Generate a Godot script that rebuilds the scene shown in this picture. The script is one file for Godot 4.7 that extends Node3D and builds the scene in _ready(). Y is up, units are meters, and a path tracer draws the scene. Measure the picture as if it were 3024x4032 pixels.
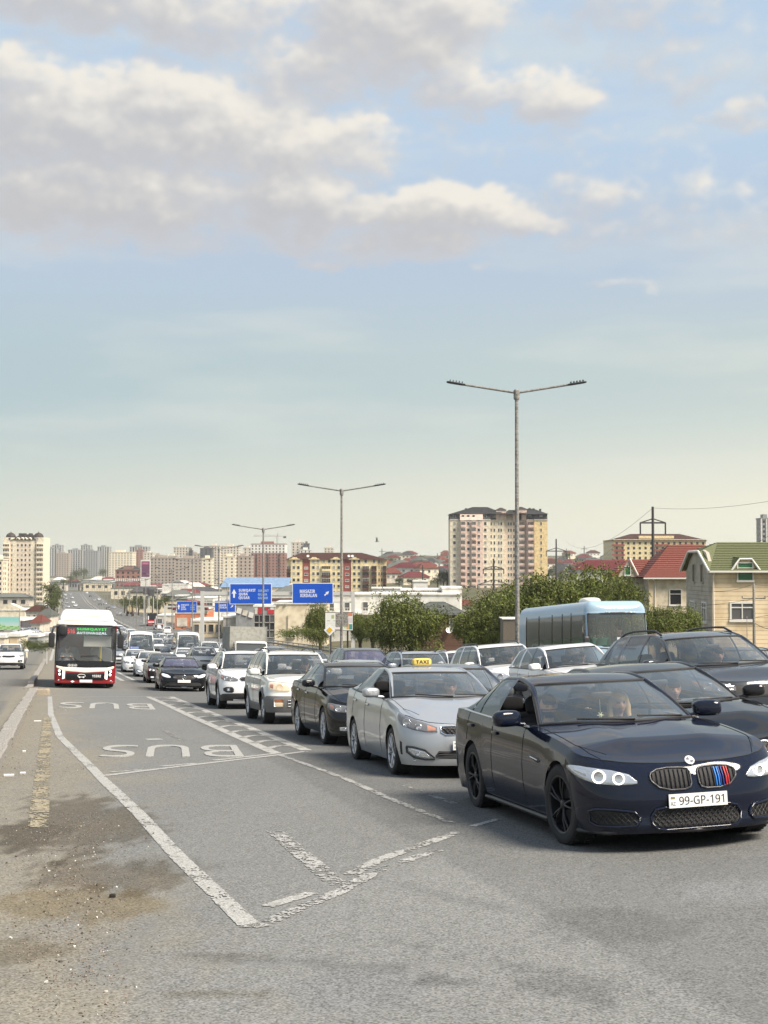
extends Node3D

# ---------- camera of the photograph (its pixels: 3024 x 4032) ----------
const FOCAL := 5600.0
const CX := 1512.0
const CY := 2016.0
const HORIZON := 2230.0
const EYE := Vector3(0, 1.75, 0)
const HEAD := 0.2268          # the road runs away to the left of the view axis: dx per metre of depth
var pitch := atan((HORIZON - CY) / FOCAL)

var rng := RandomNumberGenerator.new()
var mats := {}
var meshes := {}
var taken := {}
var pts := {}
var noise := FastNoiseLite.new()

func _ready() -> void:
	rng.seed = 7
	noise.seed = 11
	noise.frequency = 1.0
	noise.fractal_octaves = 4
	camera_and_light()
	make_materials()
	ground_and_road()
	buildings()
	greenery()
	street_furniture()
	vehicles()
	far_traffic()
	litter()

func camera_and_light() -> void:
	var cam := Camera3D.new()
	cam.name = "camera"
	cam.position = EYE
	cam.rotation.x = pitch
	cam.fov = rad_to_deg(2.0 * atan(2016.0 / FOCAL))
	cam.near = 0.1
	cam.far = 9000.0
	add_child(cam)
	cam.current = true
	var sun := DirectionalLight3D.new()
	sun.name = "sun"
	sun.light_color = Color(1.0, 0.95, 0.885)
	sun.light_energy = 0.84
	sun.light_angular_distance = 26.0
	sun.shadow_enabled = true
	sun.look_at_from_position(Vector3(0.56, 0.755, 0.34) * 50.0, Vector3.ZERO)
	add_child(sun)
	var e := Environment.new()
	e.background_mode = Environment.BG_SKY
	e.sky = Sky.new()
	var pm := PanoramaSkyMaterial.new()
	pm.panorama = sky_picture()
	e.sky.sky_material = pm
	e.tonemap_mode = Environment.TONE_MAPPER_LINEAR
	e.tonemap_exposure = 3.0
	e.background_energy_multiplier = 0.3333
	e.fog_enabled = true
	e.fog_density = 0.0001
	e.fog_light_color = Color(0.9, 0.91, 0.9)
	e.sdfgi_enabled = true
	e.ssao_enabled = true
	e.ssil_enabled = true
	var w := WorldEnvironment.new()
	w.name = "environment"
	w.environment = e
	add_child(w)

# ---------- sky: air and clouds ----------
var cloud_noise := FastNoiseLite.new()
# where the clouds stand: bearing and height in units of 1/5600 (as the photograph's pixels), half sizes, weight
var blobs := [[700, 480, 1400, 620, 0.36], [250, 90, 620, 150, 0.95], [820, 170, 330, 130, 0.75], [1620, 130, 400, 190, 1.1], [1330, 310, 260, 110, 0.85], [1150, 390, 190, 80, 0.7], [1000, 60, 330, 90, 0.6],
	[420, 560, 820, 165, 1.15], [1250, 610, 340, 95, 0.85], [90, 400, 200, 80, 0.8], [650, 430, 170, 80, 0.85], [1420, 520, 100, 60, 0.7],
	[1800, 400, 250, 110, 0.8], [2180, 440, 190, 105, 0.9], [300, 830, 700, 170, 1.1], [1150, 790, 260, 175, 1.1], [1700, 840, 360, 85, 1.1], [2040, 895, 170, 50, 0.8],
	[1640, 960, 300, 80, 0.9], [1230, 965, 140, 55, 0.7], [1320, 1040, 110, 30, 0.7], [2330, 810, 330, 90, 0.5], [2300, 960, 260, 70, 0.35], [2420, 130, 260, 170, 0.45], [2900, 530, 130, 45, 0.55], [2780, 330, 460, 200, 0.4], [2600, 60, 460, 150, 0.5], [2750, 900, 460, 180, 0.42], [2350, 640, 560, 140, 0.32], [1000, 340, 300, 60, 0.4],
	[2420, 1152, 140, 12, 0.5], [1840, 1068, 50, 20, 0.5]]

var top_of := 0.0      # set by cloud_at: 1 near the sunlit upper right rim of a cloud, -1 at its base
func cloud_at(x: float, y: float, inside: float) -> float:
	var wx := x + 120.0 * cloud_noise.get_noise_2d(x * 0.9 + 900.0, y * 1.5) + 50.0 * cloud_noise.get_noise_2d(x * 3.0, y * 5.0 + 300.0)
	var wy := y + 65.0 * cloud_noise.get_noise_2d(x * 0.9, y * 1.5 + 700.0) + 34.0 * cloud_noise.get_noise_2d(x * 3.4 + 500.0, y * 5.0)
	var sum := 0.0
	var most := 0.0
	top_of = 0.0
	if inside > 0.0:
		for b in blobs:
			var dx: float = (wx - b[0]) / b[2]
			var dy: float = (wy - b[1]) / b[3]
			var q := dx * dx + dy * dy
			if q < 4.0:
				var g: float = b[4] * exp(-q * q * 0.3 - q * 0.35)
				sum = maxf(sum, g) + 0.16 * minf(sum, g)
				top_of += g * (0.35 * dx - 0.95 * dy)
				most += g
		top_of /= maxf(most, 0.05)
	var loose := clampf(cloud_noise.get_noise_2d(x * 0.35 + 77.0, y * 0.8 - 40.0) * 1.6 + 0.35, 0.0, 1.0) * clampf((1250.0 - y) / 500.0, 0.0, 1.0)
	return lerpf(loose, sum, inside) + (0.3 * cloud_noise.get_noise_2d(x * 2.0, y * 3.4) + 0.13 * cloud_noise.get_noise_2d(x * 6.0 + 33.0, y * 9.0)) * clampf(1300.0 - y, 0.0, 400.0) / 400.0

func sky_color(bearing: float, height: float, inside: float) -> Color:
	# bearing and height in radians; the air first
	var x := 1512.0 + bearing * FOCAL
	var y := HORIZON - height * FOCAL
	var hdeg := rad_to_deg(height)
	var warm := 0.5 + 0.5 * sin(bearing + 0.0) if absf(bearing) > 0.4 else clampf(0.5 + bearing * 1.25, 0.0, 1.0)
	var low := Color(0.85, 0.86, 0.81).lerp(Color(0.965, 0.95, 0.87), warm)
	var mid := Color(0.71, 0.79, 0.82).lerp(Color(0.8, 0.845, 0.835), warm)
	var high := Color(0.745, 0.825, 0.908)
	var c: Color
	if hdeg < 7.5:
		c = low.lerp(mid, smoothstep(0.5 + 1.5 * warm, 7.5, hdeg))
	elif hdeg < 12.5:
		c = mid.lerp(Color(0.735, 0.8, 0.87), smoothstep(7.5, 12.5, hdeg))
	else:
		c = Color(0.735, 0.8, 0.87).lerp(high, smoothstep(12.5, 17.0, hdeg))
	c = c.lerp(Color(0.47, 0.63, 0.88), 0.55 * smoothstep(19.0, 60.0, hdeg))
	# thin veils
	var veil := clampf(cloud_noise.get_noise_2d(x * 0.22 + 50.0, y * 1.3) * 1.1, -0.4, 0.6)
	c = c.lerp(Color(0.9, 0.905, 0.87), maxf(0.0, veil) * 0.6)
	if hdeg > 3.0:
		var n := cloud_at(x, y, inside)
		var cover := smoothstep(0.2, 0.74, n)
		if cover > 0.0:
			var rim := top_of
			var up := cloud_at(x + 50.0, y - 62.0, inside)
			var lit := smoothstep(-0.25, 1.05, rim * 0.75 + (n - up) * 1.1 + 0.12)
			var deep := smoothstep(0.6, 1.1, n)
			var body := Color(0.795, 0.805, 0.828).lerp(Color(0.78, 0.775, 0.78), deep)
			c = c.lerp(body.lerp(Color(0.975, 0.945, 0.895), lit), cover * 0.88)
	return c

func sky_picture() -> ImageTexture:
	cloud_noise.seed = 5
	cloud_noise.frequency = 0.0022
	cloud_noise.fractal_octaves = 5
	cloud_noise.fractal_gain = 0.52
	var w := 4096
	var h := 2048
	var lo := Image.create(512, 256, false, Image.FORMAT_RGB8)
	for j in 129:
		for i in 512:
			var u := (i + 0.5) / 512.0
			if u > 0.5:
				u -= 1.0
			lo.set_pixel(i, j, sky_color(u * TAU, (0.5 - (j + 0.5) / 256.0) * PI, 0.0))
	lo.fill_rect(Rect2i(0, 129, 512, 127), Color(0.5, 0.5, 0.48))
	lo.resize(w, h, Image.INTERPOLATE_BILINEAR)
	var half := 250
	for j in range(720, 1030):
		var v := (0.5 - (j + 0.5) / h) * PI
		for i in range(-half, half):
			var u := (i + 0.5) / w * TAU
			var inside := smoothstep(half, half - 60, absf(i)) * smoothstep(720, 760, j)
			var jit := (rng.randf() - 0.5) * 0.003
			var c := sky_color(u, v, inside)
			if absf(i) > half - 8:
				c = lo.get_pixel(posmod(i, w), j).lerp(c, (half - absf(i)) / 8.0)
			lo.set_pixel(posmod(i, w), j, Color(c.r + jit, c.g + jit, c.b + jit))
	return ImageTexture.create_from_image(lo)

# ---------- placing ----------
func ray(px: float, py: float) -> Vector3:
	var y := (CY - py) / FOCAL
	var v := Vector3((px - CX) / FOCAL, y * cos(pitch) + sin(pitch), y * sin(pitch) - cos(pitch))
	return v / -v.z

func at(px: float, py: float, d: float) -> Vector3:      # the point at depth d in that direction
	return EYE + ray(px, py) * d

const PROFILE := [[-30.0, 0.9], [0.0, -0.02], [12.5, -0.7], [19.3, -1.05], [25.0, -1.39], [33.0, -1.86], [41.5, -2.37], [61.0, -3.58], [90.0, -5.1], [140.0, -7.2], [200.0, -9.3], [280.0, -11.6], [376.0, -13.7], [520.0, -16.1], [700.0, -18.5], [900.0, -20.5], [1200.0, -20.6], [1500.0, -19.6], [2600.0, -11.0], [9000.0, 20.0]]

func pc(list: Array, t: float, k := 1) -> float:          # smooth curve through [t, value...]
	var n := list.size()
	if t <= list[0][0]:
		return list[0][k]
	if t >= list[n - 1][0]:
		return list[n - 1][k]
	var i := 0
	while list[i + 1][0] < t:
		i += 1
	var a: float = list[i][0]
	var b: float = list[i + 1][0]
	var f := (t - a) / (b - a)
	var va: float = list[i][k]
	var vb: float = list[i + 1][k]
	var m := (vb - va)
	var m0 := m
	var m1 := m
	if i > 0:
		var pm: float = (va - list[i - 1][k]) / (a - list[i - 1][0]) * (b - a)
		m0 = 0.0 if pm * m <= 0.0 else 2.0 * pm * m / (pm + m)
	if i < n - 2:
		var nm: float = (list[i + 2][k] - vb) / (list[i + 2][0] - b) * (b - a)
		m1 = 0.0 if nm * m <= 0.0 else 2.0 * nm * m / (nm + m)
	var f2 := f * f
	var f3 := f2 * f
	return (2 * f3 - 3 * f2 + 1) * va + (f3 - 2 * f2 + f) * m0 + (-2 * f3 + 3 * f2) * vb + (f3 - f2) * m1

func pl(list: Array, t: float, k := 1) -> float:          # straight pieces
	var n := list.size()
	if t <= list[0][0]:
		return list[0][k]
	for i in n - 1:
		if t <= list[i + 1][0]:
			return lerpf(list[i][k], list[i + 1][k], (t - list[i][0]) / maxf(1e-6, list[i + 1][0] - list[i][0]))
	return list[n - 1][k]

const CROSSFALL := [[1.3, 0.0], [2.2, 0.03], [3.4, 0.1], [5.0, 0.25], [6.2, 0.29], [9.0, 0.31]]
func gh(x: float, z: float) -> float:                     # height of the ground
	var d := -z
	var fade := clampf((260.0 - d) / 160.0, 0.0, 1.0)
	return pc(PROFILE, d) + (pc(CROSSFALL, x) + 0.02 * clampf(-x - 5.0, 0.0, 14.0)) * fade

func on_ground(px: float, py: float) -> Vector3:
	var r := ray(px, py)
	var a := 1.0
	var b := 3000.0
	for i in 50:
		var m := sqrt(a * b)
		var p := EYE + r * m
		if p.y > gh(p.x, p.z):
			a = m
		else:
			b = m
	return EYE + r * a

# ---------- meshes ----------
class MB:
	var v := PackedVector3Array()
	var ix := PackedInt32Array()
	var col := PackedColorArray()
	var uv := PackedVector2Array()
	var c := Color(1, 1, 1)
	func tri(a: Vector3, b: Vector3, d: Vector3) -> void:
		var n := v.size()
		v.append(a); v.append(b); v.append(d)
		for i in 3:
			col.append(c)
		ix.append(n); ix.append(n + 1); ix.append(n + 2)
	func quad(a: Vector3, b: Vector3, d: Vector3, e: Vector3) -> void:
		var n := v.size()
		v.append(a); v.append(b); v.append(d); v.append(e)
		for i in 4:
			col.append(c)
		ix.append_array(PackedInt32Array([n, n + 1, n + 2, n, n + 2, n + 3]))
	func box(at: Vector3, size: Vector3, b := Basis()) -> void:
		var x := b.x * size.x * 0.5
		var y := b.y * size.y * 0.5
		var z := b.z * size.z * 0.5
		quad(at - x - y + z, at - x + y + z, at + x + y + z, at + x - y + z)
		quad(at + x - y - z, at + x + y - z, at - x + y - z, at - x - y - z)
		quad(at + x - y + z, at + x + y + z, at + x + y - z, at + x - y - z)
		quad(at - x - y - z, at - x + y - z, at - x + y + z, at - x - y + z)
		quad(at - x + y + z, at - x + y - z, at + x + y - z, at + x + y + z)
		quad(at - x - y - z, at - x - y + z, at + x - y + z, at + x - y - z)
	func span(lo: Vector3, hi: Vector3) -> void:
		box((lo + hi) * 0.5, (hi - lo).abs())
	func grid(rows: Array, flip := false, closed := false) -> void:   # rows of PackedVector3Array, smooth
		var n := v.size()
		var w: int = rows[0].size()
		for r in rows:
			v.append_array(r)
			for i in w:
				col.append(c)
		for j in rows.size() - 1:
			for i in (w if closed else w - 1):
				var a := n + j * w + i
				var b := n + j * w + (i + 1) % w
				if flip:
					ix.append_array(PackedInt32Array([a, b, b + w, a, b + w, a + w]))
				else:
					ix.append_array(PackedInt32Array([a, b + w, b, a, a + w, b + w]))
	func tube(path: Array, r: float, sides := 6, flat := 1.0, r2 := -1.0) -> void:
		var rows := []
		var last := path.size() - 1
		var up := Vector3.UP
		for i in path.size():
			var t: Vector3 = (path[mini(i + 1, last)] - path[maxi(i - 1, 0)]).normalized()
			if absf(t.dot(up)) > 0.98:
				up = Vector3.RIGHT if absf(t.x) < 0.9 else Vector3.BACK
			var s := t.cross(up).normalized()
			var u := s.cross(t)
			var ring := PackedVector3Array()
			var rr := r if r2 < 0.0 else lerpf(r, r2, float(i) / last)
			for k in sides:
				var a := TAU * k / sides
				ring.append(path[i] + s * cos(a) * rr + u * sin(a) * rr * flat)
			rows.append(ring)
		grid(rows, false, true)
		for e in [0, last]:
			var n := v.size()
			v.append(path[e]); col.append(c)
			for k in sides:
				v.append(rows[e][k]); col.append(c)
			for k in sides:
				ix.append_array(PackedInt32Array([n, n + 1 + k, n + 1 + (k + 1) % sides] if e == 0 else [n, n + 1 + (k + 1) % sides, n + 1 + k]))
	func lathe(profile: Array, axis_at: Vector3, b: Basis, sides := 24) -> void:   # [radius, along b.y]
		var rows := []
		for p in profile:
			var ring := PackedVector3Array()
			for k in sides:
				var a := TAU * k / sides
				ring.append(axis_at + (b.x * cos(a) + b.z * sin(a)) * p[0] + b.y * p[1])
			rows.append(ring)
		grid(rows, true, true)
	func sphere(at: Vector3, r: Vector3, nu := 12, nv := 8) -> void:
		var rows := []
		for j in nv + 1:
			var t := PI * j / nv
			var ring := PackedVector3Array()
			for k in nu:
				var a := TAU * k / nu
				ring.append(at + Vector3(r.x * sin(t) * cos(a), r.y * cos(t), r.z * sin(t) * sin(a)))
			rows.append(ring)
		grid(rows, false, true)
	func prism(poly: Array, b: Basis, o: Vector3, depth: float) -> void:      # a flat outline [x, y] pushed out along b.z
		var p2 := PackedVector2Array()
		for q in poly:
			p2.append(Vector2(q[0], q[1]))
		var tr := Geometry2D.triangulate_polygon(p2)
		for k in range(0, tr.size(), 3):
			var f := []
			var g := []
			for m in 3:
				var q := p2[tr[k + m]]
				f.append(o + b.x * q.x + b.y * q.y + b.z * depth)
				g.append(o + b.x * q.x + b.y * q.y)
			tri(f[0], f[2], f[1])
			tri(g[0], g[1], g[2])
		for k in p2.size():
			var q := p2[k]
			var q2 := p2[(k + 1) % p2.size()]
			var a := o + b.x * q.x + b.y * q.y
			var d := o + b.x * q2.x + b.y * q2.y
			quad(a, d, d + b.z * depth, a + b.z * depth)
	func mesh(colored := false) -> ArrayMesh:
		var nn := PackedVector3Array()
		nn.resize(v.size())
		for k in range(0, ix.size(), 3):
			var a := ix[k]
			var b := ix[k + 1]
			var d := ix[k + 2]
			var f := (v[d] - v[a]).cross(v[b] - v[a])
			nn[a] += f
			nn[b] += f
			nn[d] += f
		for k in nn.size():
			nn[k] = nn[k].normalized() if nn[k].length_squared() > 1e-20 else Vector3.UP
		var arr := []
		arr.resize(Mesh.ARRAY_MAX)
		arr[Mesh.ARRAY_VERTEX] = v
		arr[Mesh.ARRAY_NORMAL] = nn
		arr[Mesh.ARRAY_INDEX] = ix
		if colored:
			arr[Mesh.ARRAY_COLOR] = col
		if uv.size() == v.size():
			arr[Mesh.ARRAY_TEX_UV] = uv
		var m := ArrayMesh.new()
		m.add_surface_from_arrays(Mesh.PRIMITIVE_TRIANGLES, arr)
		return m

func numbered(called: String) -> String:
	taken[called] = taken.get(called, -1) + 1
	return called if taken[called] == 0 else "%s_%03d" % [called, taken[called]]

func put(called: String, m: Mesh, material: Material, parent: Node, where := Transform3D()) -> MeshInstance3D:
	var o := MeshInstance3D.new()
	o.mesh = m
	o.material_override = material
	o.transform = where
	o.name = numbered(called) if parent == self else called
	parent.add_child(o, true)
	return o

func tag(o: Node, label: String, category: String, group := "") -> Node:
	o.set_meta("label", label)
	o.set_meta("category", category)
	if group:
		o.set_meta("group", group)
	return o

func thing(called: String, label: String, category: String, where: Transform3D, group := "") -> Node3D:
	var o := Node3D.new()
	o.name = numbered(called)
	o.transform = where
	add_child(o)
	tag(o, label, category, group)
	return o

func struct(called: String, m: Mesh, material: Material) -> MeshInstance3D:
	var o := put(called, m, material, self)
	o.set_meta("kind", "structure")
	return o

# ---------- materials ----------
func mat(key: String, c := Color(0.5, 0.5, 0.5), rough := 0.7, metal := 0.0) -> StandardMaterial3D:
	if not mats.has(key):
		var m := StandardMaterial3D.new()
		m.resource_name = key
		m.albedo_color = c.linear_to_srgb()
		m.roughness = rough
		m.metallic = metal
		mats[key] = m
	return mats[key]

func glass(key: String, c: Color, alpha: float) -> StandardMaterial3D:
	var m := mat(key, c, 0.02)
	m.albedo_color.a = alpha
	m.transparency = BaseMaterial3D.TRANSPARENCY_ALPHA
	m.metallic_specular = 0.5
	return m

func paint(key: String, c: Color, metal := 0.0, rough := 0.4) -> StandardMaterial3D:
	var m := mat(key, c, rough, metal)
	m.clearcoat_enabled = true
	var dark := c.get_luminance() < 0.02
	m.clearcoat = 0.9 if dark else 1.0
	m.metallic_specular = 0.0 if dark else 0.2
	m.clearcoat_roughness = 0.05
	m.roughness_texture = tex("smudge")
	m.roughness_texture_channel = BaseMaterial3D.TEXTURE_CHANNEL_RED
	m.uv1_triplanar = true
	m.uv1_scale = Vector3(0.8, 0.8, 0.8)
	return m

var texes := {}
func tex(key: String) -> Texture2D:
	if texes.has(key):
		return texes[key]
	var t := NoiseTexture2D.new()
	var n := FastNoiseLite.new()
	t.seamless = true
	t.noise = n
	t.width = 512
	t.height = 512
	n.fractal_octaves = 5
	var ramp := Gradient.new()
	match key:
		"smudge":
			n.seed = 3
			n.frequency = 0.012
			ramp.colors = PackedColorArray([Color(0.75, 0.75, 0.75), Color(1, 1, 1)])
		"asphalt":
			t.width = 1024
			t.height = 1024
			n.seed = 21
			n.noise_type = FastNoiseLite.TYPE_VALUE
			n.frequency = 0.32
			n.fractal_octaves = 3
			ramp.offsets = PackedFloat32Array([0.0, 0.33, 0.5, 0.64, 0.76, 1.0])
			ramp.colors = PackedColorArray([Color(0.42, 0.42, 0.41), Color(0.74, 0.74, 0.73), Color(0.85, 0.85, 0.84), Color(0.92, 0.92, 0.91), Color(1, 1, 1), Color(1, 1, 1)])
		"asphalt_bump":
			n.seed = 22
			n.noise_type = FastNoiseLite.TYPE_VALUE
			n.frequency = 0.28
			n.fractal_octaves = 2
			ramp.colors = PackedColorArray([Color(0, 0, 0), Color(1, 1, 1)])
		"patches":
			n.seed = 31
			n.frequency = 0.012
			n.fractal_octaves = 6
			ramp.offsets = PackedFloat32Array([0.25, 0.5, 0.75])
			ramp.colors = PackedColorArray([Color(0.8, 0.8, 0.8), Color(0.93, 0.93, 0.92), Color(1, 0.99, 0.97)])
		"plaster":
			n.seed = 41
			n.frequency = 0.02
			n.fractal_octaves = 7
			ramp.offsets = PackedFloat32Array([0.2, 0.5, 0.8])
			ramp.colors = PackedColorArray([Color(0.88, 0.87, 0.85), Color(0.96, 0.96, 0.95), Color(1, 1, 1)])
		"concrete":
			n.seed = 42
			n.frequency = 0.05
			n.fractal_octaves = 6
			ramp.offsets = PackedFloat32Array([0.15, 0.5, 0.85])
			ramp.colors = PackedColorArray([Color(0.6, 0.59, 0.57), Color(0.86, 0.85, 0.83), Color(1, 1, 1)])
		"brick":
			return brick_tex()
	t.color_ramp = ramp
	texes[key] = t
	return t

func brick_tex() -> Texture2D:
	return tex("concrete")

func rough_wall(key: String, c: Color, texture := "plaster", scale := 0.12, rough := 0.9) -> StandardMaterial3D:
	var m := mat(key, c, rough)
	m.albedo_texture = tex(texture)
	m.uv1_triplanar = true
	m.uv1_world_triplanar = true
	m.uv1_scale = Vector3.ONE * scale
	m.metallic_specular = 0.3
	return m

func make_materials() -> void:
	var a := mat("asphalt", Color(0.372, 0.378, 0.372), 0.92)
	a.albedo_texture = tex("asphalt")
	a.uv1_triplanar = true
	a.uv1_world_triplanar = true
	a.uv1_scale = Vector3.ONE * 0.31
	a.vertex_color_use_as_albedo = true
	a.metallic_specular = 0.25
	var p := mat("road_paint", Color(1, 1, 1), 0.85)
	p.albedo_texture = tex("asphalt")
	p.uv1_triplanar = true
	p.uv1_world_triplanar = true
	p.uv1_scale = Vector3.ONE * 0.37
	p.vertex_color_use_as_albedo = true
	p.metallic_specular = 0.3
	var g := mat("earth", Color(1, 1, 1), 0.95)
	g.vertex_color_use_as_albedo = true
	g.albedo_texture = tex("concrete")
	g.uv1_triplanar = true
	g.uv1_world_triplanar = true
	g.uv1_scale = Vector3.ONE * 0.2
	g.metallic_specular = 0.2
	rough_wall("kerb", Color(0.37, 0.36, 0.34), "concrete", 0.9)
	glass("windscreen", Color(0.15, 0.18, 0.19), 0.22)
	glass("tinted", Color(0.03, 0.035, 0.04), 0.62)
	glass("house_glass", Color(0.05, 0.06, 0.07), 0.8)
	glass("lens", Color(0.8, 0.82, 0.85), 0.12)
	mat("tyre", Color(0.022, 0.022, 0.023), 0.85)
	mat("rubber", Color(0.016, 0.016, 0.017), 0.7)
	mat("trim", Color(0.02, 0.02, 0.022), 0.45)
	mat("gloss_black", Color(0.012, 0.012, 0.014), 0.12)
	mat("chrome", Color(0.72, 0.73, 0.75), 0.16, 1.0)
	mat("alloy", Color(0.5, 0.51, 0.53), 0.32, 0.9)
	mat("dark_alloy", Color(0.03, 0.031, 0.035), 0.35, 0.5)
	mat("bowl", Color(0.6, 0.62, 0.64), 0.2, 0.9)
	mat("lamp_dark", Color(0.05, 0.05, 0.055), 0.3)
	mat("amber", Color(0.6, 0.18, 0.04), 0.3)
	mat("plate", Color(0.78, 0.78, 0.76), 0.5)
	mat("plate_ink", Color(0.015, 0.015, 0.018), 0.6)
	mat("seat", Color(0.03, 0.03, 0.032), 0.85)
	mat("dash", Color(0.02, 0.021, 0.023), 0.75)
	mat("mirror_glass", Color(0.8, 0.82, 0.84), 0.03, 1.0)
	rough_wall("steel_grey", Color(0.34, 0.335, 0.32), "concrete", 0.3, 0.55)
	mat("lamp_head", Color(0.02, 0.022, 0.025), 0.5)
	for k in [["daylamp", Color(1.0, 0.98, 0.92), 5.0], ["warm_lamp", Color(1.0, 0.78, 0.45), 3.2], ["led_green", Color(0.1, 1.0, 0.3), 1.3], ["led_red", Color(1.0, 0.12, 0.14), 1.2], ["led_white", Color(0.9, 1.0, 1.0), 1.0]]:
		var m := mat(k[0], k[1] * 0.5, 0.4)
		m.emission_enabled = true
		m.emission = k[1]
		m.emission_energy_multiplier = k[2] * 0.25

# ---------- ground, road, kerb, markings ----------
func road_x(d: float, t: float) -> float:      # t metres to the right of the central reservation at depth d
	return 16.37 - HEAD * d + t

func road_at(d: float, t: float, up := 0.0) -> Vector3:
	var x := road_x(d, t)
	return Vector3(x, gh(x, -d) + up, -d)

func soft(x: float, z: float, cx: float, cz: float, rx: float, rz: float, turn := 0.0) -> float:
	var dx := x - cx
	var dz := z - cz
	var a := (dx * cos(turn) - dz * sin(turn)) / rx
	var b := (dx * sin(turn) + dz * cos(turn)) / rz
	return a * a + b * b

var stains := []
func ground_tint(x: float, z: float) -> Color:
	var d := -z
	var t := x - 16.37 + HEAD * d
	var n := noise.get_noise_2d(x * 1.0, z * 0.4)
	var f := noise.get_noise_2d(x * 4.5 + 90.0, z * 2.0)
	var c := Color(1, 1, 1) * (1.0 + 0.07 * noise.get_noise_2d(x * 0.3, z * 0.14) + 0.05 * f)
	# old resurfacing joint lines that run with the road
	if t > -13.2:
		c = c * (0.84 + 0.05 * n)
	# the lanes were resurfaced later than the crossing: their darker coat ends on a skew line
	c = c * lerpf(1.0, 0.9, smoothstep(-1.6, 2.2, d - 9.0 - 2.9 * (x + 0.8) + 0.9 * n))
	# tyre-polished bands, broken up
	var band := absf(fposmod(t + 0.6, 3.3) - 1.65)
	if t > -13.0 and t < -0.5 and d > 14.0:
		c = c * (1.0 - 0.06 * clampf(1.0 + 2.0 * n, 0.0, 1.0) * float(band < 0.75))
	# sand and dust in the gutter by the kerb
	var dust := smoothstep(-15.3, -16.9, t + 0.9 * n + 0.35 * f) * float(t > -17.9)
	if t <= -17.9:
		dust = 0.3 + 0.5 * n
		c = c * lerpf(0.8, 0.92, smoothstep(-17.6, -19.5, t + 0.5 * n))
	var sand := Color(1.33, 1.18, 0.94)
	if d < 24.0:      # the dusty verge widens towards the corner
		var edge := -1.0 - 0.19 * (d - 7.0)
		dust = smoothstep(edge + 0.35, edge - 0.7, x + 0.9 * n + 0.45 * f) * (0.85 + 0.4 * f)
	c = c.lerp(c * sand, clampf(dust, 0.0, 1.0) * 0.7)
	for s in stains:
		var q := soft(x, z, s[0], s[1], s[2], s[3], s[4]) + 1.3 * n + 0.9 * f
		if q < 1.3:
			c = c.lerp(c * s[5], smoothstep(1.3, 0.65, q))
	return Color(c.r, c.g, c.b) * 0.68      # tints above 1 are kept below it; the material is that much paler

const RIGHT_LAND := [[40.0, -3.0], [70.0, -4.3], [120.0, -6.0], [200.0, -8.6], [300.0, -9.6], [500.0, -9.2], [700.0, -8.0], [1100.0, -1.5], [1700.0, 13.0], [2300.0, 18.0], [9000.0, 22.0]]
func land(x: float, z: float) -> float:      # the open land beside the road
	var d := -z
	var t := x - 16.37 + HEAD * d
	var y := gh(x, z)
	if d < 30.0:
		return y - 0.12
	var off := clampf(absf(t + 7.0) - 22.0, 0.0, 60.0)
	y -= 0.35 + 0.03 * off * clampf((d - 30.0) / 60.0, 0.0, 1.0)
	var k := smoothstep(16.0, 50.0 + d * 0.02, t) * smoothstep(35.0, 60.0, d) * lerpf(1.0, smoothstep(1330.0, 1520.0, CX + x / maxf(1.0, d) * FOCAL), smoothstep(300.0, 600.0, d))
	y = lerpf(y, pc(RIGHT_LAND, d) + (3.5 * noise.get_noise_2d(x * 0.006, d * 0.006) if d > 500.0 else 0.0), k)
	return y

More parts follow.
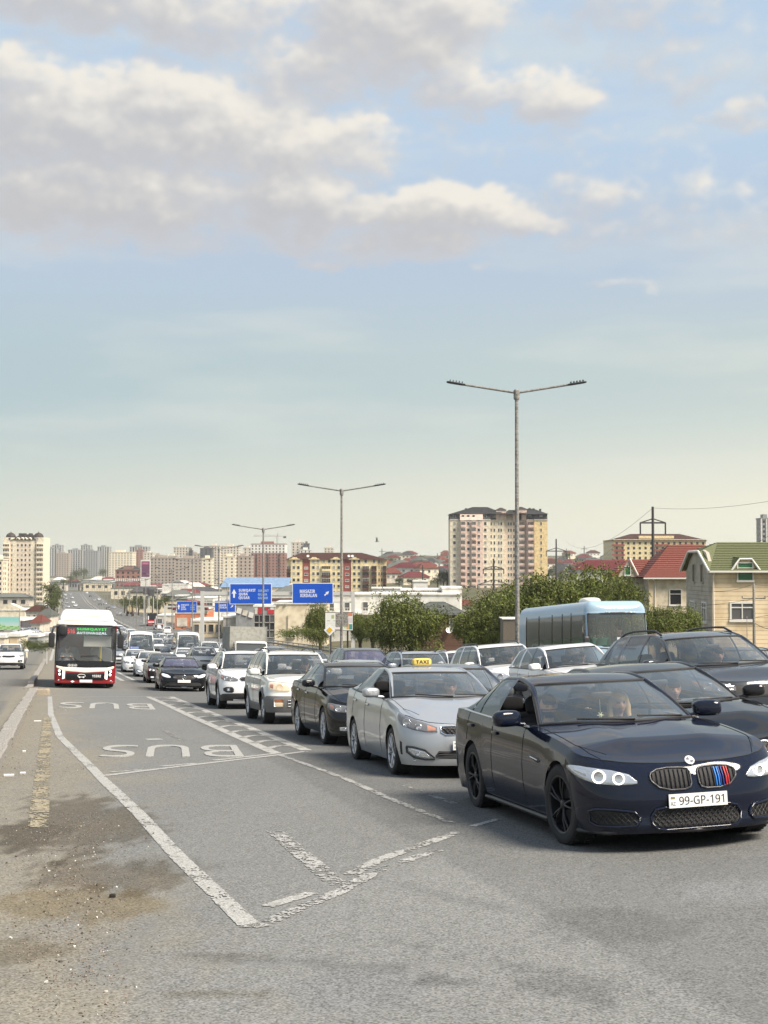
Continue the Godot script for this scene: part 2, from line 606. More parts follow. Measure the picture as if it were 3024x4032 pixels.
func ground_and_road() -> void:
	# the land: one sheet to the horizon
	var b := MB.new()
	var rows := []
	var cols := PackedColorArray()
	var ds := [-60.0, -30.0, -10.0]
	var d := 4.0
	while d < 8000.0:
		ds.append(d)
		d *= 1.06
	ds.append(8600.0)
	for dd in ds:
		var row := PackedVector3Array()
		for i in 81:
			var k := (i - 40) / 40.0
			var x: float = signf(k) * pow(absf(k), 1.6) * (90.0 + absf(dd) * 1.1)
			var t: float = x - 16.37 + HEAD * dd
			var y := land(x, -dd)
			row.append(Vector3(x, y, -dd))
			var g := noise.get_noise_2d(x * 0.05, dd * 0.05)
			cols.append(Color(0.2, 0.18, 0.14).lerp(Color(0.1, 0.115, 0.06), clampf(0.5 + 1.3 * g, 0.0, 1.0)))
		rows.append(row)
	b.grid(rows)
	b.col = cols
	struct("ground", b.mesh(true), mats.earth)
	# stains seen on the asphalt: place in the photograph, half sizes in metres, turn, tint
	for s in [[310, 3240, 0.75, 2.6, 0.25, Color(0.56, 0.54, 0.52)], [400, 3440, 0.5, 0.9, 0.3, Color(0.66, 0.63, 0.6)], [280, 3560, 0.45, 0.8, 0.2, Color(0.84, 0.77, 0.64)], [40, 3300, 0.5, 1.0, 0.0, Color(0.78, 0.77, 0.75)],
		[60, 3740, 0.32, 0.35, 0.0, Color(0.72, 0.68, 0.62)], [640, 3400, 0.4, 0.5, 0.4, Color(0.84, 0.84, 0.83)], [1180, 3790, 0.62, 0.1, -0.25, Color(0.8, 0.8, 0.8)], [860, 3765, 0.45, 0.06, 0.1, Color(0.8, 0.79, 0.77)],
		[2450, 3640, 0.5, 0.5, 0.3, Color(0.86, 0.86, 0.86)], [1750, 3860, 0.25, 0.1, 0.0, Color(0.72, 0.72, 0.72)], [1650, 3500, 0.1, 1.2, 0.6, Color(0.84, 0.84, 0.84)], [2000, 3800, 0.1, 1.0, 0.75, Color(0.8, 0.8, 0.8)], [2200, 3900, 0.12, 0.4, 0.7, Color(0.75, 0.75, 0.75)], [900, 3920, 0.3, 0.05, -0.1, Color(0.76, 0.73, 0.68)], [2960, 3500, 0.7, 0.5, 0.3, Color(1.16, 1.17, 1.2)], [1480, 3900, 0.35, 0.4, 0.3, Color(0.93, 0.94, 0.97)]]:
		var p := on_ground(s[0], s[1])
		stains.append([p.x, p.z, s[2], s[3], s[4], s[5]])
	# the crossing in front of the queue
	var c := MB.new()
	rows = []
	for j in 30:
		var row := PackedVector3Array()
		for i in 41:
			var x := -60.0 + 3.0 * i
			var z := 28.0 - j * 2.5
			row.append(Vector3(x, gh(x, z) - 0.06, z))
			c.c = Color(0.68, 0.68, 0.68)
		rows.append(row)
	c.grid(rows)
	struct("crossing", c.mesh(true), mats.asphalt)
	# the carriageway near the camera, fine enough to carry its stains
	c = MB.new()
	rows = []
	var cc := PackedColorArray()
	var near_d := []
	d = 3.4
	while d < 44.0:
		near_d.append(d)
		d += 0.06 + d * 0.009
	near_d.append(44.0)
	for dd in near_d:
		var row := PackedVector3Array()
		for i in 191:
			var x: float = (i - 95) / 95.0 * (1.3 + dd * 0.32)
			row.append(Vector3(x, gh(x, -dd), -dd))
			cc.append(ground_tint(x, -dd))
		rows.append(row)
	c.grid(rows)
	c.col = cc
	struct("road_surface", c.mesh(true), mats.asphalt)
	# the rest of the road, running down the hill and up the far side
	c = MB.new()
	rows = []
	cc = PackedColorArray()
	d = 43.9
	while d < 1260.0:
		var row := PackedVector3Array()
		for i in 61:
			var t := -29.0 + 42.0 * i / 60.0
			row.append(road_at(d, t, 0.0 if d > 43.95 else -0.004))
			cc.append(ground_tint(road_x(d, t), -d))
		rows.append(row)
		d += 0.4 + d * 0.012
	c.grid(rows)
	c.col = cc
	struct("road", c.mesh(true), mats.asphalt)
	kerbs()
	markings()

func kerbs() -> void:
	var k := Node3D.new()
	k.name = "kerb"
	add_child(k)
	k.set_meta("kind", "structure")
	var st := bevel_box(Vector3(0.27, 0.36, 0.955), 0.025)
	var n := 0
	var d := 18.6
	while d < 118.0:
		if not (d > 54.5 and d < 57.0):
			var shift := 0.32 if d > 57.0 else 0.0
			var p := road_at(d, -17.32 - shift + rng.randf_range(-0.02, 0.02), 0.0)
			var q := road_at(d + 1.0, -17.32 - shift, 0.0)
			var bas := Basis.looking_at(q - p)
			bas = bas.rotated(Vector3.UP, rng.randf_range(-0.02, 0.02))
			put("kerb_stone", st, mats.kerb, k, Transform3D(bas, p + Vector3(0, -0.02 + rng.randf_range(-0.01, 0.01) + 0.04 - (0.09 if d > 52.0 and d < 61.0 else 0.0), 0)))
			n += 1
		d += 1.0

func bevel_box(s: Vector3, r: float) -> ArrayMesh:
	var b := MB.new()
	var rows := []
	var h := s * 0.5
	for lv in [[-h.y, 0.0], [h.y - r, 0.0], [h.y, r]]:
		var i: float = lv[1]
		rows.append(PackedVector3Array([Vector3(-h.x + i, lv[0], -h.z + i), Vector3(h.x - i, lv[0], -h.z + i), Vector3(h.x - i, lv[0], h.z - i), Vector3(-h.x + i, lv[0], h.z - i)]))
	for j in 2:
		for i in 4:
			b.quad(rows[j][i], rows[j][(i + 1) % 4], rows[j + 1][(i + 1) % 4], rows[j + 1][i])
	b.quad(rows[2][3], rows[2][2], rows[2][1], rows[2][0])
	return b.mesh()

func px_path(list: Array) -> Array:
	var out := []
	for p in list:
		out.append(on_ground(p[0], p[1]))
	return out

func stripe(list: Array, width: float, c: Color, wear: float, called := "road_marking") -> void:      # worn paint: small cells, some of them gone
	var path := px_path(list) if list[0] is Array else list
	var b := MB.new()
	var far_d: float = maxf(-path[0].z, -path[-1].z)
	var fine: float = clampf(minf(-path[0].z, -path[-1].z) * 0.0016, 0.013, 0.03) if far_d < 60.0 else 0.15
	var across := maxi(3, int(width / fine))
	var seg := []
	for i in path.size() - 1:
		var n := maxi(1, int(path[i].distance_to(path[i + 1]) / (fine * (1.6 if far_d < 60.0 else 20.0))))
		for k in n:
			seg.append(path[i].lerp(path[i + 1], float(k) / n))
	seg.append(path[-1])
	if seg.size() > 6 and path.size() > 2:
		for it in (40 if far_d < 60.0 else 2):
			for i in range(1, seg.size() - 1):
				seg[i] = (seg[i - 1] + seg[i] * 2.0 + seg[i + 1]) * 0.25
	var rows := []
	for i in seg.size():
		var t: Vector3 = (seg[mini(i + 1, seg.size() - 1)] - seg[maxi(i - 1, 0)])
		var s := Vector3(-t.z, 0, t.x).normalized()
		var row := []
		for k in across + 1:
			var p: Vector3 = seg[i] + s * width * (float(k) / across - 0.5 + 0.06 * noise.get_noise_2d(seg[i].x * 9.0 + k * 3.0, seg[i].z * 9.0))
			row.append(Vector3(p.x, gh(p.x, p.z) + 0.005, p.z))
		rows.append(row)
	for i in rows.size() - 1:
		for k in across:
			var p: Vector3 = rows[i][k]
			var edge := 1.0 - absf((k + 0.5) / across - 0.5) * 2.0
			var w := 0.5 * noise.get_noise_2d(p.x * 11.0, p.z * 11.0) + 0.5 * noise.get_noise_2d(p.x * 1.3 + 40.0, p.z * 1.3) + 0.45 * rng.randf() + (0.12 if edge < 0.3 else 0.0)
			var left := clampf((0.8 - wear - w) / (0.18 + 0.7 * wear), 0.0, 1.0)      # how much of the paint is left here
			if left > 0.18:
				b.c = Color(0.25, 0.25, 0.245).lerp(c * (0.94 + 0.1 * rng.randf()), minf(1.0, left + 0.15))
				b.quad(rows[i][k], rows[i][k + 1], rows[i + 1][k + 1], rows[i + 1][k])
	if b.v.size():
		struct(called, b.mesh(true), mats.road_paint)

func markings() -> void:
	var white := Color(0.47, 0.47, 0.455)
	var pale := Color(0.46, 0.46, 0.45)
	stripe([[196, 2743], [200, 2813], [235, 2900], [298, 2962], [407, 3072], [548, 3205], [705, 3378], [862, 3527], [990, 3652]], 0.145, white, 0.14)
	stripe([[985, 3650], [1045, 3640]], 0.13, white, 0.05)
	stripe([[1049, 3634], [1338, 3512], [1492, 3425], [1730, 3347]], 0.13, pale * 1.1, 0.45)
	stripe([[1049, 3571], [1229, 3517]], 0.12, white, 0.25)
	stripe([[1380, 3445], [1500, 3384], [1803, 3278]], 0.13, white, 0.3)
	stripe([[1858, 3255], [1962, 3226]], 0.08, white, 0.15)
	stripe([[1081, 3272], [1200, 3375], [1335, 3485]], 0.17, pale * 1.05, 0.42)
	stripe([[190, 2741], [674, 2744]], 0.16, white, 0.1)
	stripe([[411, 3055], [1097, 2973], [1207, 2959]], 0.14, white, 0.05)
	stripe([[435, 3041], [560, 3032]], 0.13, white, 0.12)
	stripe([[636, 3018], [768, 3007]], 0.13, white, 0.12)
	stripe([[840, 2995], [1080, 2968]], 0.13, white, 0.12)
	stripe([[674, 2744], [1207, 2955]], 0.2, white, 0.04)
	stripe([[584, 2744], [1089, 2968]], 0.2, white, 0.04)
	stripe([[1104, 2974], [1372, 3072], [1531, 3144], [1780, 3243]], 0.1, white * 0.9, 0.28)
	stripe([[1590, 3093], [1790, 3165]], 0.09, pale * 0.9, 0.5)
	stripe([[640, 2870], [715, 2915]], 0.16, pale * 0.85, 0.5)
	stripe([[600, 2909], [612, 2914]], 0.3, white, 0.1)
	# the rungs of the striped wedge
	for k in 12:
		var f := (k + 0.6) / 12.4
		f = pow(f, 1.25)
		var a := Vector2(584, 2744).lerp(Vector2(1089, 2968), f)
		var e := Vector2(674, 2744).lerp(Vector2(1207, 2955), clampf(f + 0.035, 0.0, 1.0))
		var path := []
		for i in 7:
			var g := i / 6.0
			var p := a.lerp(e, g)
			path.append([p.x, p.y - 10.0 * sin(PI * g) * (0.5 + f)])
		stripe(path, 0.22 - 0.08 * f, white * 0.95, 0.1)
	# yellow edge line
	stripe([[188, 2825], [176, 2950], [165, 3080], [150, 3260]], 0.2, Color(0.42, 0.365, 0.25), 0.36)
	# second striped wedge, by the coach
	stripe([[420, 2620], [453, 2641], [527, 2678]], 0.2, white, 0.02)
	stripe([[430, 2646], [451, 2663], [484, 2681]], 0.2, white, 0.02)
	# lettering on the lane
	lane_word(418, 2779, 2.75, 4.3)
	lane_word(672, 2957, 2.3, 2.9)
	# lane lines further down
	for dd in range(130, 900, 18):
		for t in [3.6, 7.4]:
			stripe([road_at(dd, t), road_at(dd + 6.0, t)], 0.2, white, 0.0)
	for t in [-0.9, 0.9, 11.2, -17.2]:
		stripe([road_at(120.0, t), road_at(400.0, t), road_at(1150.0, t)], 0.25, white, 0.0)

func lane_word(px: float, py: float, width: float, tall: float) -> void:
	var p := on_ground(px, py)
	var f := SystemFont.new()
	f.font_names = PackedStringArray(["Droid Sans"])
	f.font_weight = 500
	var tm := TextMesh.new()
	tm.text = "BUS"
	tm.font = f
	tm.font_size = 64
	tm.pixel_size = 0.01
	tm.depth = 0.01
	var box := tm.get_aabb()
	var side := Vector3(-1, 0, 0)
	var e := 1.5
	var down := (Vector3(p.x - p.x / p.z * -e, gh(p.x, p.z + e), p.z + e) - Vector3(p.x + p.x / p.z * -e, gh(p.x, p.z - e), p.z - e)).normalized()
	side = Vector3(-1, (gh(p.x - 1, p.z) - gh(p.x + 1, p.z)) * 0.5, 0.0).normalized()
	var up := side.cross(down).normalized()
	var bas := Basis(side * width / box.size.x, down * tall / box.size.y, up)
	var centre := box.position + box.size * 0.5
	var arr := tm.get_mesh_arrays()
	var b := MB.new()
	for v in arr[Mesh.ARRAY_VERTEX]:      # laid on the road
		var q: Vector3 = p + bas * Vector3(v.x - centre.x, v.y - centre.y, 0.0)
		b.v.append(Vector3(q.x, gh(q.x, q.z) + (0.012 if v.z > 0.0 else -0.01), q.z))
		b.col.append(Color(0.46, 0.46, 0.445))
	b.ix = arr[Mesh.ARRAY_INDEX]
	struct("lane_lettering", b.mesh(true), mats.road_paint)

# ---------- cars: a shell from a plan outline and height profiles; s runs back from the nose, l is measured round the outline from the nose ----------
const SIDE := [[0.0, 0.06], [0.12, 0.03], [0.32, 0.004], [0.55, 0.0], [0.75, 0.012], [0.9, 0.03], [1.0, 0.065]]

func shell(sp: Dictionary) -> Dictionary:
	var w: float = sp.W * 0.5
	var df: float = sp.get("df", 0.62)
	var dr: float = sp.get("dr", 0.45)
	var nf: float = sp.get("nf", 2.6)
	var S := []
	var X := []
	var FW := []
	var RW := []
	for i in 17:
		var a := PI * 0.5 * i / 16.0
		var s := df * (1.0 - pow(cos(a), 2.0 / nf))
		S.append(s)
		X.append(w * pow(sin(a), 2.0 / nf))
		FW.append(pow(clampf(1.0 - s / df, 0.0, 1.0), 0.8))
		RW.append(0.0)
	var ss := []
	var p := df + 0.02
	while p < sp.L - dr:
		ss.append(p)
		p += 0.11
	for c in [sp.sf, sp.sr]:
		ss.append(c - sp.ra - 0.008)
		ss.append(c + sp.ra + 0.008)
		for i in 15:
			ss.append(c - sp.ra * cos(PI * i / 14.0) * 0.9999)
	ss.sort()
	for s in ss:
		if s > df + 0.01 and s < sp.L - dr - 0.01 and s - S[-1] > 0.004:
			S.append(s)
			X.append(w)
			FW.append(0.0)
			RW.append(0.0)
	for i in 12:
		var a := PI * 0.5 * (11 - i) / 11.0
		var s: float = sp.L - dr * (1.0 - pow(cos(a), 2.0 / 3.0))
		S.append(s)
		X.append(w * pow(sin(a), 2.0 / 3.0))
		FW.append(0.0)
		RW.append(pow(clampf(1.0 - (sp.L - s) / dr, 0.0, 1.0), 0.8))
	var A := [0.0]
	for j in range(1, S.size()):
		A.append(A[-1] + Vector2(S[j] - S[j - 1], X[j] - X[j - 1]).length())
	return {"S": S, "X": X, "F": FW, "R": RW, "A": A, "sp": sp}

func shell_point(sp: Dictionary, s: float, x: float, f: float, r: float, z: float, zs: float, out := 0.0) -> Vector3:
	var v := clampf((z - sp.zb) / maxf(0.05, zs - sp.zb), 0.0, 1.0)
	var inset: float = pl(SIDE, v) * sp.get("tuck", 1.0)
	var s2: float = s + f * (pc(sp.front, z) - out) - r * (pc(sp.rear, z) - out)
	var side := 1.0 - 0.75 * maxf(f, r)
	var x2: float = x - (inset - out) * side * clampf(x / (sp.W * 0.4), 0.0, 1.0)
	for c in [sp.sf, sp.sr]:
		var q: float = absf(s - c) / (sp.ra * 1.35)
		if q < 1.0 and z < sp.r + sp.ra * 1.25:
			x2 += sp.get("flare", 0.012) * (1.0 - q * q) * clampf((sp.r + sp.ra * 1.3 - z) / 0.15, 0.0, 1.0)
	return Vector3(x2, z, sp.L * 0.5 - s2)

func arch(sp: Dictionary, s: float, ra: float) -> float:
	var z: float = sp.zb
	for c in [sp.sf, sp.sr]:
		var q: float = absf(s - c)
		if q < ra:
			z = maxf(z, sp.r + sqrt(ra * ra - q * q))
	return z

func on_shell(sh: Dictionary, l: float, z: float, out := 0.0) -> Vector3:      # l < 0: the other side
	var a := absf(l)
	var j := 0
	while j < sh.A.size() - 2 and sh.A[j + 1] < a:
		j += 1
	var f: float = (a - sh.A[j]) / (sh.A[j + 1] - sh.A[j])
	var s := lerpf(sh.S[j], sh.S[j + 1], f)
	var p := shell_point(sh.sp, s, lerpf(sh.X[j], sh.X[j + 1], f), lerpf(sh.F[j], sh.F[j + 1], f), lerpf(sh.R[j], sh.R[j + 1], f), z, pc(sh.sp.belt, s), out)
	return Vector3(-p.x if l < 0 else p.x, p.y, p.z)

func l_at(sh: Dictionary, s: float) -> float:
	var j := 16
	while j < sh.S.size() - 2 and sh.S[j + 1] < s:
		j += 1
	return lerpf(sh.A[j], sh.A[j + 1], (s - sh.S[j]) / (sh.S[j + 1] - sh.S[j]))

func mirror_list(q: Array) -> Array:      # [l, lo, hi] ... on the other side
	var out := []
	for i in range(q.size() - 1, -1, -1):
		var e: Array = q[i].duplicate()
		e[0] = -e[0]
		out.append(e)
	return out

func patch(b: MB, sh: Dictionary, q: Array, out: float, rows := 5, thick := 0.02) -> void:      # a piece that lies on the shell: [l, lo, hi] columns
	var cols := []
	for i in q.size() - 1:
		var n := maxi(1, int(absf(q[i + 1][0] - q[i][0]) / 0.05))
		for k in n:
			var f := float(k) / n
			cols.append([lerpf(q[i][0], q[i + 1][0], f), lerpf(q[i][1], q[i + 1][1], f), lerpf(q[i][2], q[i + 1][2], f)])
	cols.append(q[-1])
	var rr := []
	for j in rows + 3:
		var row := PackedVector3Array()
		for c in cols:
			var g := clampf((j - 1) / float(rows), 0.0, 1.0)
			row.append(on_shell(sh, c[0], lerpf(c[1], c[2], g), out - thick if j == 0 or j == rows + 2 else out))
		rr.append(row)
	b.grid(rr)
	for e in [0, cols.size() - 1]:
		var rim := []
		for j in rows + 1:
			var z := lerpf(cols[e][1], cols[e][2], j / float(rows))
			rim.append(PackedVector3Array([on_shell(sh, cols[e][0], z, out), on_shell(sh, cols[e][0], z, out - thick)]))
		b.grid(rim, e == 0)

func rim_of(sh: Dictionary, q: Array, out: float) -> Array:
	var path := []
	for c in q:
		path.append(on_shell(sh, c[0], c[2], out))
	for i in range(q.size() - 1, -1, -1):
		path.append(on_shell(sh, q[i][0], q[i][1], out))
	path.append(path[0])
	return path

func pillow(b: MB, at: Vector3, size: Vector3, e := 0.35, bas := Basis(), nu := 14, nv := 9) -> void:      # a box with very round edges
	var rows := []
	for j in nv + 1:
		var t := PI * j / nv - PI * 0.5
		var ring := PackedVector3Array()
		for k in nu:
			var a := TAU * k / nu
			var ct := signf(cos(t)) * pow(absf(cos(t)), e)
			var p := Vector3(ct * signf(cos(a)) * pow(absf(cos(a)), e), signf(sin(t)) * pow(absf(sin(t)), e), ct * signf(sin(a)) * pow(absf(sin(a)), e))
			ring.append(at + bas * (p * size * 0.5))
		rows.append(ring)
	b.grid(rows, true, true)

func zx(sp: Dictionary, s: float) -> Vector2:      # height and half width of the roof rail at s
	return Vector2(pc(sp.rail, s, 1), pc(sp.rail, s, 2))

func hood_z(sp: Dictionary, s: float, x: float) -> float:
	var xe: float = sp.W * 0.5 - 0.065
	var k := clampf(absf(x) / xe, 0.0, 1.0)
	return pc(sp.belt, s) + sp.crown * (1.0 - pow(k, 2.4)) * smoothstep(0.0, 0.6, s)

func car_parts(sp: Dictionary) -> Array:      # [name, mesh, material key]
	if meshes.has(sp.key):
		return meshes[sp.key]
	var sh := shell(sp)
	var out := []
	var n: int = sh.S.size()
	var b: MB
	# body sides, nose and tail
	b = MB.new()
	for side in [-1.0, 1.0]:
		var rows := []
		for j in n:
			var zs := pc(sp.belt, sh.S[j])
			var lo := minf(arch(sp, sh.S[j], sp.ra), zs - 0.06)
			var row := PackedVector3Array()
			for i in 15:
				var p := shell_point(sp, sh.S[j], sh.X[j], sh.F[j], sh.R[j], lerpf(lo, zs, i / 14.0), zs)
				row.append(Vector3(p.x * side, p.y, p.z))
			rows.append(row)
		b.grid(rows, side > 0)
	for j in n - 1:      # the lid behind the cabin
		if sh.S[j + 1] > sp.se - 0.06:
			var rows := []
			for q in [j, j + 1]:
				var zs := pc(sp.belt, sh.S[q])
				var p := shell_point(sp, sh.S[q], sh.X[q], sh.F[q], sh.R[q], zs, zs)
				var row := PackedVector3Array()
				for k in 13:
					var t := k / 6.0 - 1.0
					row.append(Vector3(p.x * t, zs + 0.035 * (1.0 - t * t) * clampf(p.x / 0.5, 0, 1), p.z))
				rows.append(row)
			b.grid(rows)
	out.append(["body", b.mesh(), "paint"])
	# bonnet
	b = MB.new()
	var hrows := []
	for j in n:
		if sh.S[j] <= sp.c1 + 0.12:
			var zs := pc(sp.belt, sh.S[j])
			var p := shell_point(sp, sh.S[j], sh.X[j], sh.F[j], sh.R[j], zs, zs)
			var row := PackedVector3Array()
			for k in 29:
				var t := k / 14.0 - 1.0
				var z: float = zs + sp.crown * (1.0 - pow(absf(t), 2.4)) * smoothstep(0.0, 0.6, sh.S[j]) * clampf(p.x / (sp.W * 0.4), 0.0, 1.0)
				if sp.has("crease"):
					z += 0.008 * exp(-pow((absf(t) - sp.crease) * 7.0, 2.0)) * smoothstep(0.15, 0.7, sh.S[j])
				row.append(Vector3(p.x * t, z, p.z))
			hrows.append(row)
	b.grid(hrows)
	out.append(["bonnet", b.mesh(), sp.get("bonnet", "paint")])
	# joint between bonnet and wings, and door joints
	b = MB.new()
	var seam := []
	for s in range(0, 9):
		var q: float = lerpf(0.3, sp.c1 + 0.08, s / 8.0)
		var zz := pc(sp.belt, q)
		seam.append(Vector3(0.0, zz + sp.crown * 0.08, sp.L * 0.5 - q))
	var nose := []
	for i in 21:
		var l := lerpf(-sp.W * 0.53, sp.W * 0.53, i / 20.0)
		var zt := 0.0
		for j in sh.A.size():
			if sh.A[j] >= absf(l):
				zt = pc(sp.belt, sh.S[j])
				break
		nose.append(on_shell(sh, l, zt - 0.006, 0.001))
	b.tube(nose, 0.0045, 5)
	for side in [-1.0, 1.0]:
		var path := []
		for q in seam:
			var s: float = sp.L * 0.5 - q.z
			var xe: float = (sp.W * 0.5 - 0.065) * clampf(0.62 + 0.5 * s, 0.0, 0.93)
			path.append(Vector3(side * xe, hood_z(sp, s, xe) + 0.001, q.z))
		b.tube(path, 0.0035, 5)
		for s in sp.doors:
			var l := l_at(sh, s)
			var dp := []
			for i in 9:
				var z := lerpf(maxf(arch(sp, s, sp.ra + 0.05), sp.zb + 0.08), pc(sp.belt, s), i / 8.0)
				dp.append(on_shell(sh, l * side, z, 0.0))
			b.tube(dp, 0.0035, 4)
	out.append(["panel_joint", b.mesh(), "rubber"])
	# wheel housings and floor
	b = MB.new()
	for side in [-1.0, 1.0]:
		for c in [sp.sf, sp.sr]:
			var r1 := PackedVector3Array()
			var r2 := PackedVector3Array()
			for i in 15:
				var a := PI * i / 14.0
				var z: float = sp.r + sin(a) * sp.ra
				var x: float = sp.W * 0.5 - 0.012
				r1.append(Vector3(side * x, z, sp.L * 0.5 - c + cos(a) * sp.ra))
				r2.append(Vector3(side * (x - 0.34), z, sp.L * 0.5 - c + cos(a) * sp.ra))
			b.grid([r1, r2])
	b.span(Vector3(-sp.W * 0.5 + 0.3, sp.zb + 0.02, -sp.L * 0.5 + 0.25), Vector3(sp.W * 0.5 - 0.3, sp.zb + 0.16, sp.L * 0.5 - 0.3))
	b.span(Vector3(-sp.W * 0.5 + 0.1, sp.zb + 0.03, sp.L * 0.5 - sp.sr + sp.ra + 0.03), Vector3(sp.W * 0.5 - 0.1, sp.zb + 0.12, sp.L * 0.5 - sp.sf - sp.ra - 0.03))
	out.append(["underbody", b.mesh(), "rubber"])
	# roof
	b = MB.new()
	var rrows := []
	for i in 15:
		var f := i / 14.0
		var row := PackedVector3Array()
		for k in 15:
			var t := k / 7.0 - 1.0
			var bow: float = (sp.r1 - sp.r0) * (1.0 - t * t) * (1.0 - f)
			var s := lerpf(sp.r1, sp.rr, f)
			var q := zx(sp, s)
			row.append(Vector3(q.y * t, q.x + sp.rc * (1.0 - t * t) - 0.035 * (bow / maxf(0.01, sp.r1 - sp.r0)), sp.L * 0.5 - s + bow))
		rrows.append(row)
	b.grid(rrows, true)
	out.append(["roof", b.mesh(), sp.get("roof", "paint")])
	# rails and pillars along the edge of the roof
	b = MB.new()
	for side in [-1.0, 1.0]:
		var path := []
		var s: float = sp.c1
		while s < sp.se:
			var q := zx(sp, s)
			path.append(Vector3(side * (q.y - 0.006), q.x - 0.012, sp.L * 0.5 - s))
			s += 0.1
		var qe := zx(sp, sp.se)
		path.append(Vector3(side * qe.y, qe.x, sp.L * 0.5 - sp.se))
		b.tube(path, 0.03, 8)
	out.append(["roof_rail", b.mesh(), "paint"])
	# windscreen
	var ws := []
	var edge := []
	for i in 9:
		var f := i / 8.0
		var row := PackedVector3Array()
		for k in 17:
			var t := k / 8.0 - 1.0
			var q0 := zx(sp, sp.c1)
			var q1 := zx(sp, sp.r1)
			var s0: float = sp.c1 - (sp.c1 - sp.c0) * (1.0 - t * t)
			var s1: float = sp.r1 - (sp.r1 - sp.r0) * (1.0 - t * t)
			var x0 := q0.y * t
			var p0 := Vector3(x0, hood_z(sp, s0, x0) + 0.004, sp.L * 0.5 - s0)
			var p1 := Vector3(q1.y * t, q1.x + sp.rc * (1.0 - t * t) - 0.035 * (1.0 - t * t) - 0.004, sp.L * 0.5 - s1)
			row.append(p0.lerp(p1, f) + Vector3(0, 0.018, 0.018) * sin(PI * f))
		ws.append(row)
	b = MB.new()
	b.grid(ws)
	out.append(["windscreen", b.mesh(), sp.get("screen", "windscreen")])
	b = MB.new()
	for k in 17:
		edge.append(ws[0][k])
	for i in range(1, 9):
		edge.append(ws[i][16])
	for k in range(15, -1, -1):
		edge.append(ws[8][k])
	for i in range(7, -1, -1):
		edge.append(ws[i][0])
	b.tube(edge, 0.017, 6)
	out.append(["windscreen_seal", b.mesh(), "rubber"])
	# wipers lie on the foot of the screen
	b = MB.new()
	for q in [[0.8, 0.1, 0.12, 0.07], [0.05, -0.1, -0.62, 0.05]]:
		var path := []
		for i in 7:
			var f := i / 6.0
			var t := lerpf(q[0], q[2], f)
			var fi := clampf((t + 1.0) * 8.0, 0.0, 15.99)
			var up := lerpf(0.0, q[3], f)
			var lo: Vector3 = ws[0][int(fi)].lerp(ws[0][int(fi) + 1], fi - int(fi))
			var hi: Vector3 = ws[8][int(fi)].lerp(ws[8][int(fi) + 1], fi - int(fi))
			path.append(lo.lerp(hi, up) + Vector3(0, 0.02, 0.02))
		b.tube(path, 0.009, 5)
	out.append(["wiper", b.mesh(), "rubber"])
	# rear window
	b = MB.new()
	var bw := []
	for i in 5:
		var row := PackedVector3Array()
		for k in 9:
			var t := k / 4.0 - 1.0
			var q0 := zx(sp, sp.rr)
			var q1 := zx(sp, sp.se)
			row.append(Vector3(q0.y * t, q0.x + sp.rc * (1.0 - t * t), sp.L * 0.5 - sp.rr).lerp(Vector3(q1.y * t, pc(sp.belt, sp.se) + 0.03 * (1.0 - t * t), sp.L * 0.5 - sp.se), i / 4.0))
		bw.append(row)
	b.grid(bw)
	out.append(["rear_window", b.mesh(), "tinted"])
	# side windows and pillars: [foot s, head s, foot s, head s, kind]
	for side in [-1.0, 1.0]:
		for w in sp.windows:
			if w[4] == "open" and side < 0.0:
				continue
			b = MB.new()
			var rows := []
			for i in 9:
				var f := i / 8.0
				var row := PackedVector3Array()
				for k in 9:
					var g := k / 8.0
					var s0 := lerpf(w[0], w[2], g)
					var s1 := lerpf(w[1], w[3], g)
					var q := zx(sp, s1)
					var out_x: float = sp.W * 0.5 - 0.075
					var p0 := Vector3(out_x, pc(sp.belt, s0) - 0.01, sp.L * 0.5 - s0)
					var p1 := Vector3(q.y + 0.012, q.x, sp.L * 0.5 - s1)
					var p := p0.lerp(p1, f)
					p.x += 0.03 * sin(PI * f) + (0.006 if w[4] != "glass" and w[4] != "open" and w[4] != "dark" else 0.0)
					row.append(Vector3(p.x * side, p.y, p.z))
				rows.append(row)
			b.grid(rows, side > 0)
			match w[4]:
				"glass", "open": out.append(["side_window", b.mesh(), sp.get("side_glass", "side_glass")])
				"dark": out.append(["side_window", b.mesh(), "tinted"])
				"black": out.append(["door_pillar", b.mesh(), "gloss_black"])
				_: out.append(["rear_pillar", b.mesh(), "paint"])
	# moulding along the foot of the windows
	b = MB.new()
	for side in [-1.0, 1.0]:
		var path := []
		var s: float = sp.c1 + 0.05
		while s < sp.windows[-1][2]:
			path.append(Vector3(side * (sp.W * 0.5 - 0.068), pc(sp.belt, s) + 0.004, sp.L * 0.5 - s))
			s += 0.15
		b.tube(path, 0.014, 5)
	out.append(["window_moulding", b.mesh(), sp.get("moulding", "trim")])
	# door mirrors
	for side in [-1.0, 1.0]:
		b = MB.new()
		var mz: float = sp.L * 0.5 - sp.c1 - 0.2
		var my: float = pc(sp.belt, sp.c1 + 0.2) + 0.085
		pillow(b, Vector3(side * (sp.W * 0.5 + 0.1), my - 0.005, mz), Vector3(0.25, 0.14, 0.15) * sp.get("mirror", 1.0), 0.62, Basis(Vector3.UP, -side * 0.25))
		b.tube([Vector3(side * (sp.W * 0.5 - 0.08), my - 0.075, mz - 0.02), Vector3(side * (sp.W * 0.5 + 0.03), my - 0.055, mz)], 0.026, 6)
		out.append(["door_mirror", b.mesh(), sp.get("mirror_mat", "paint")])
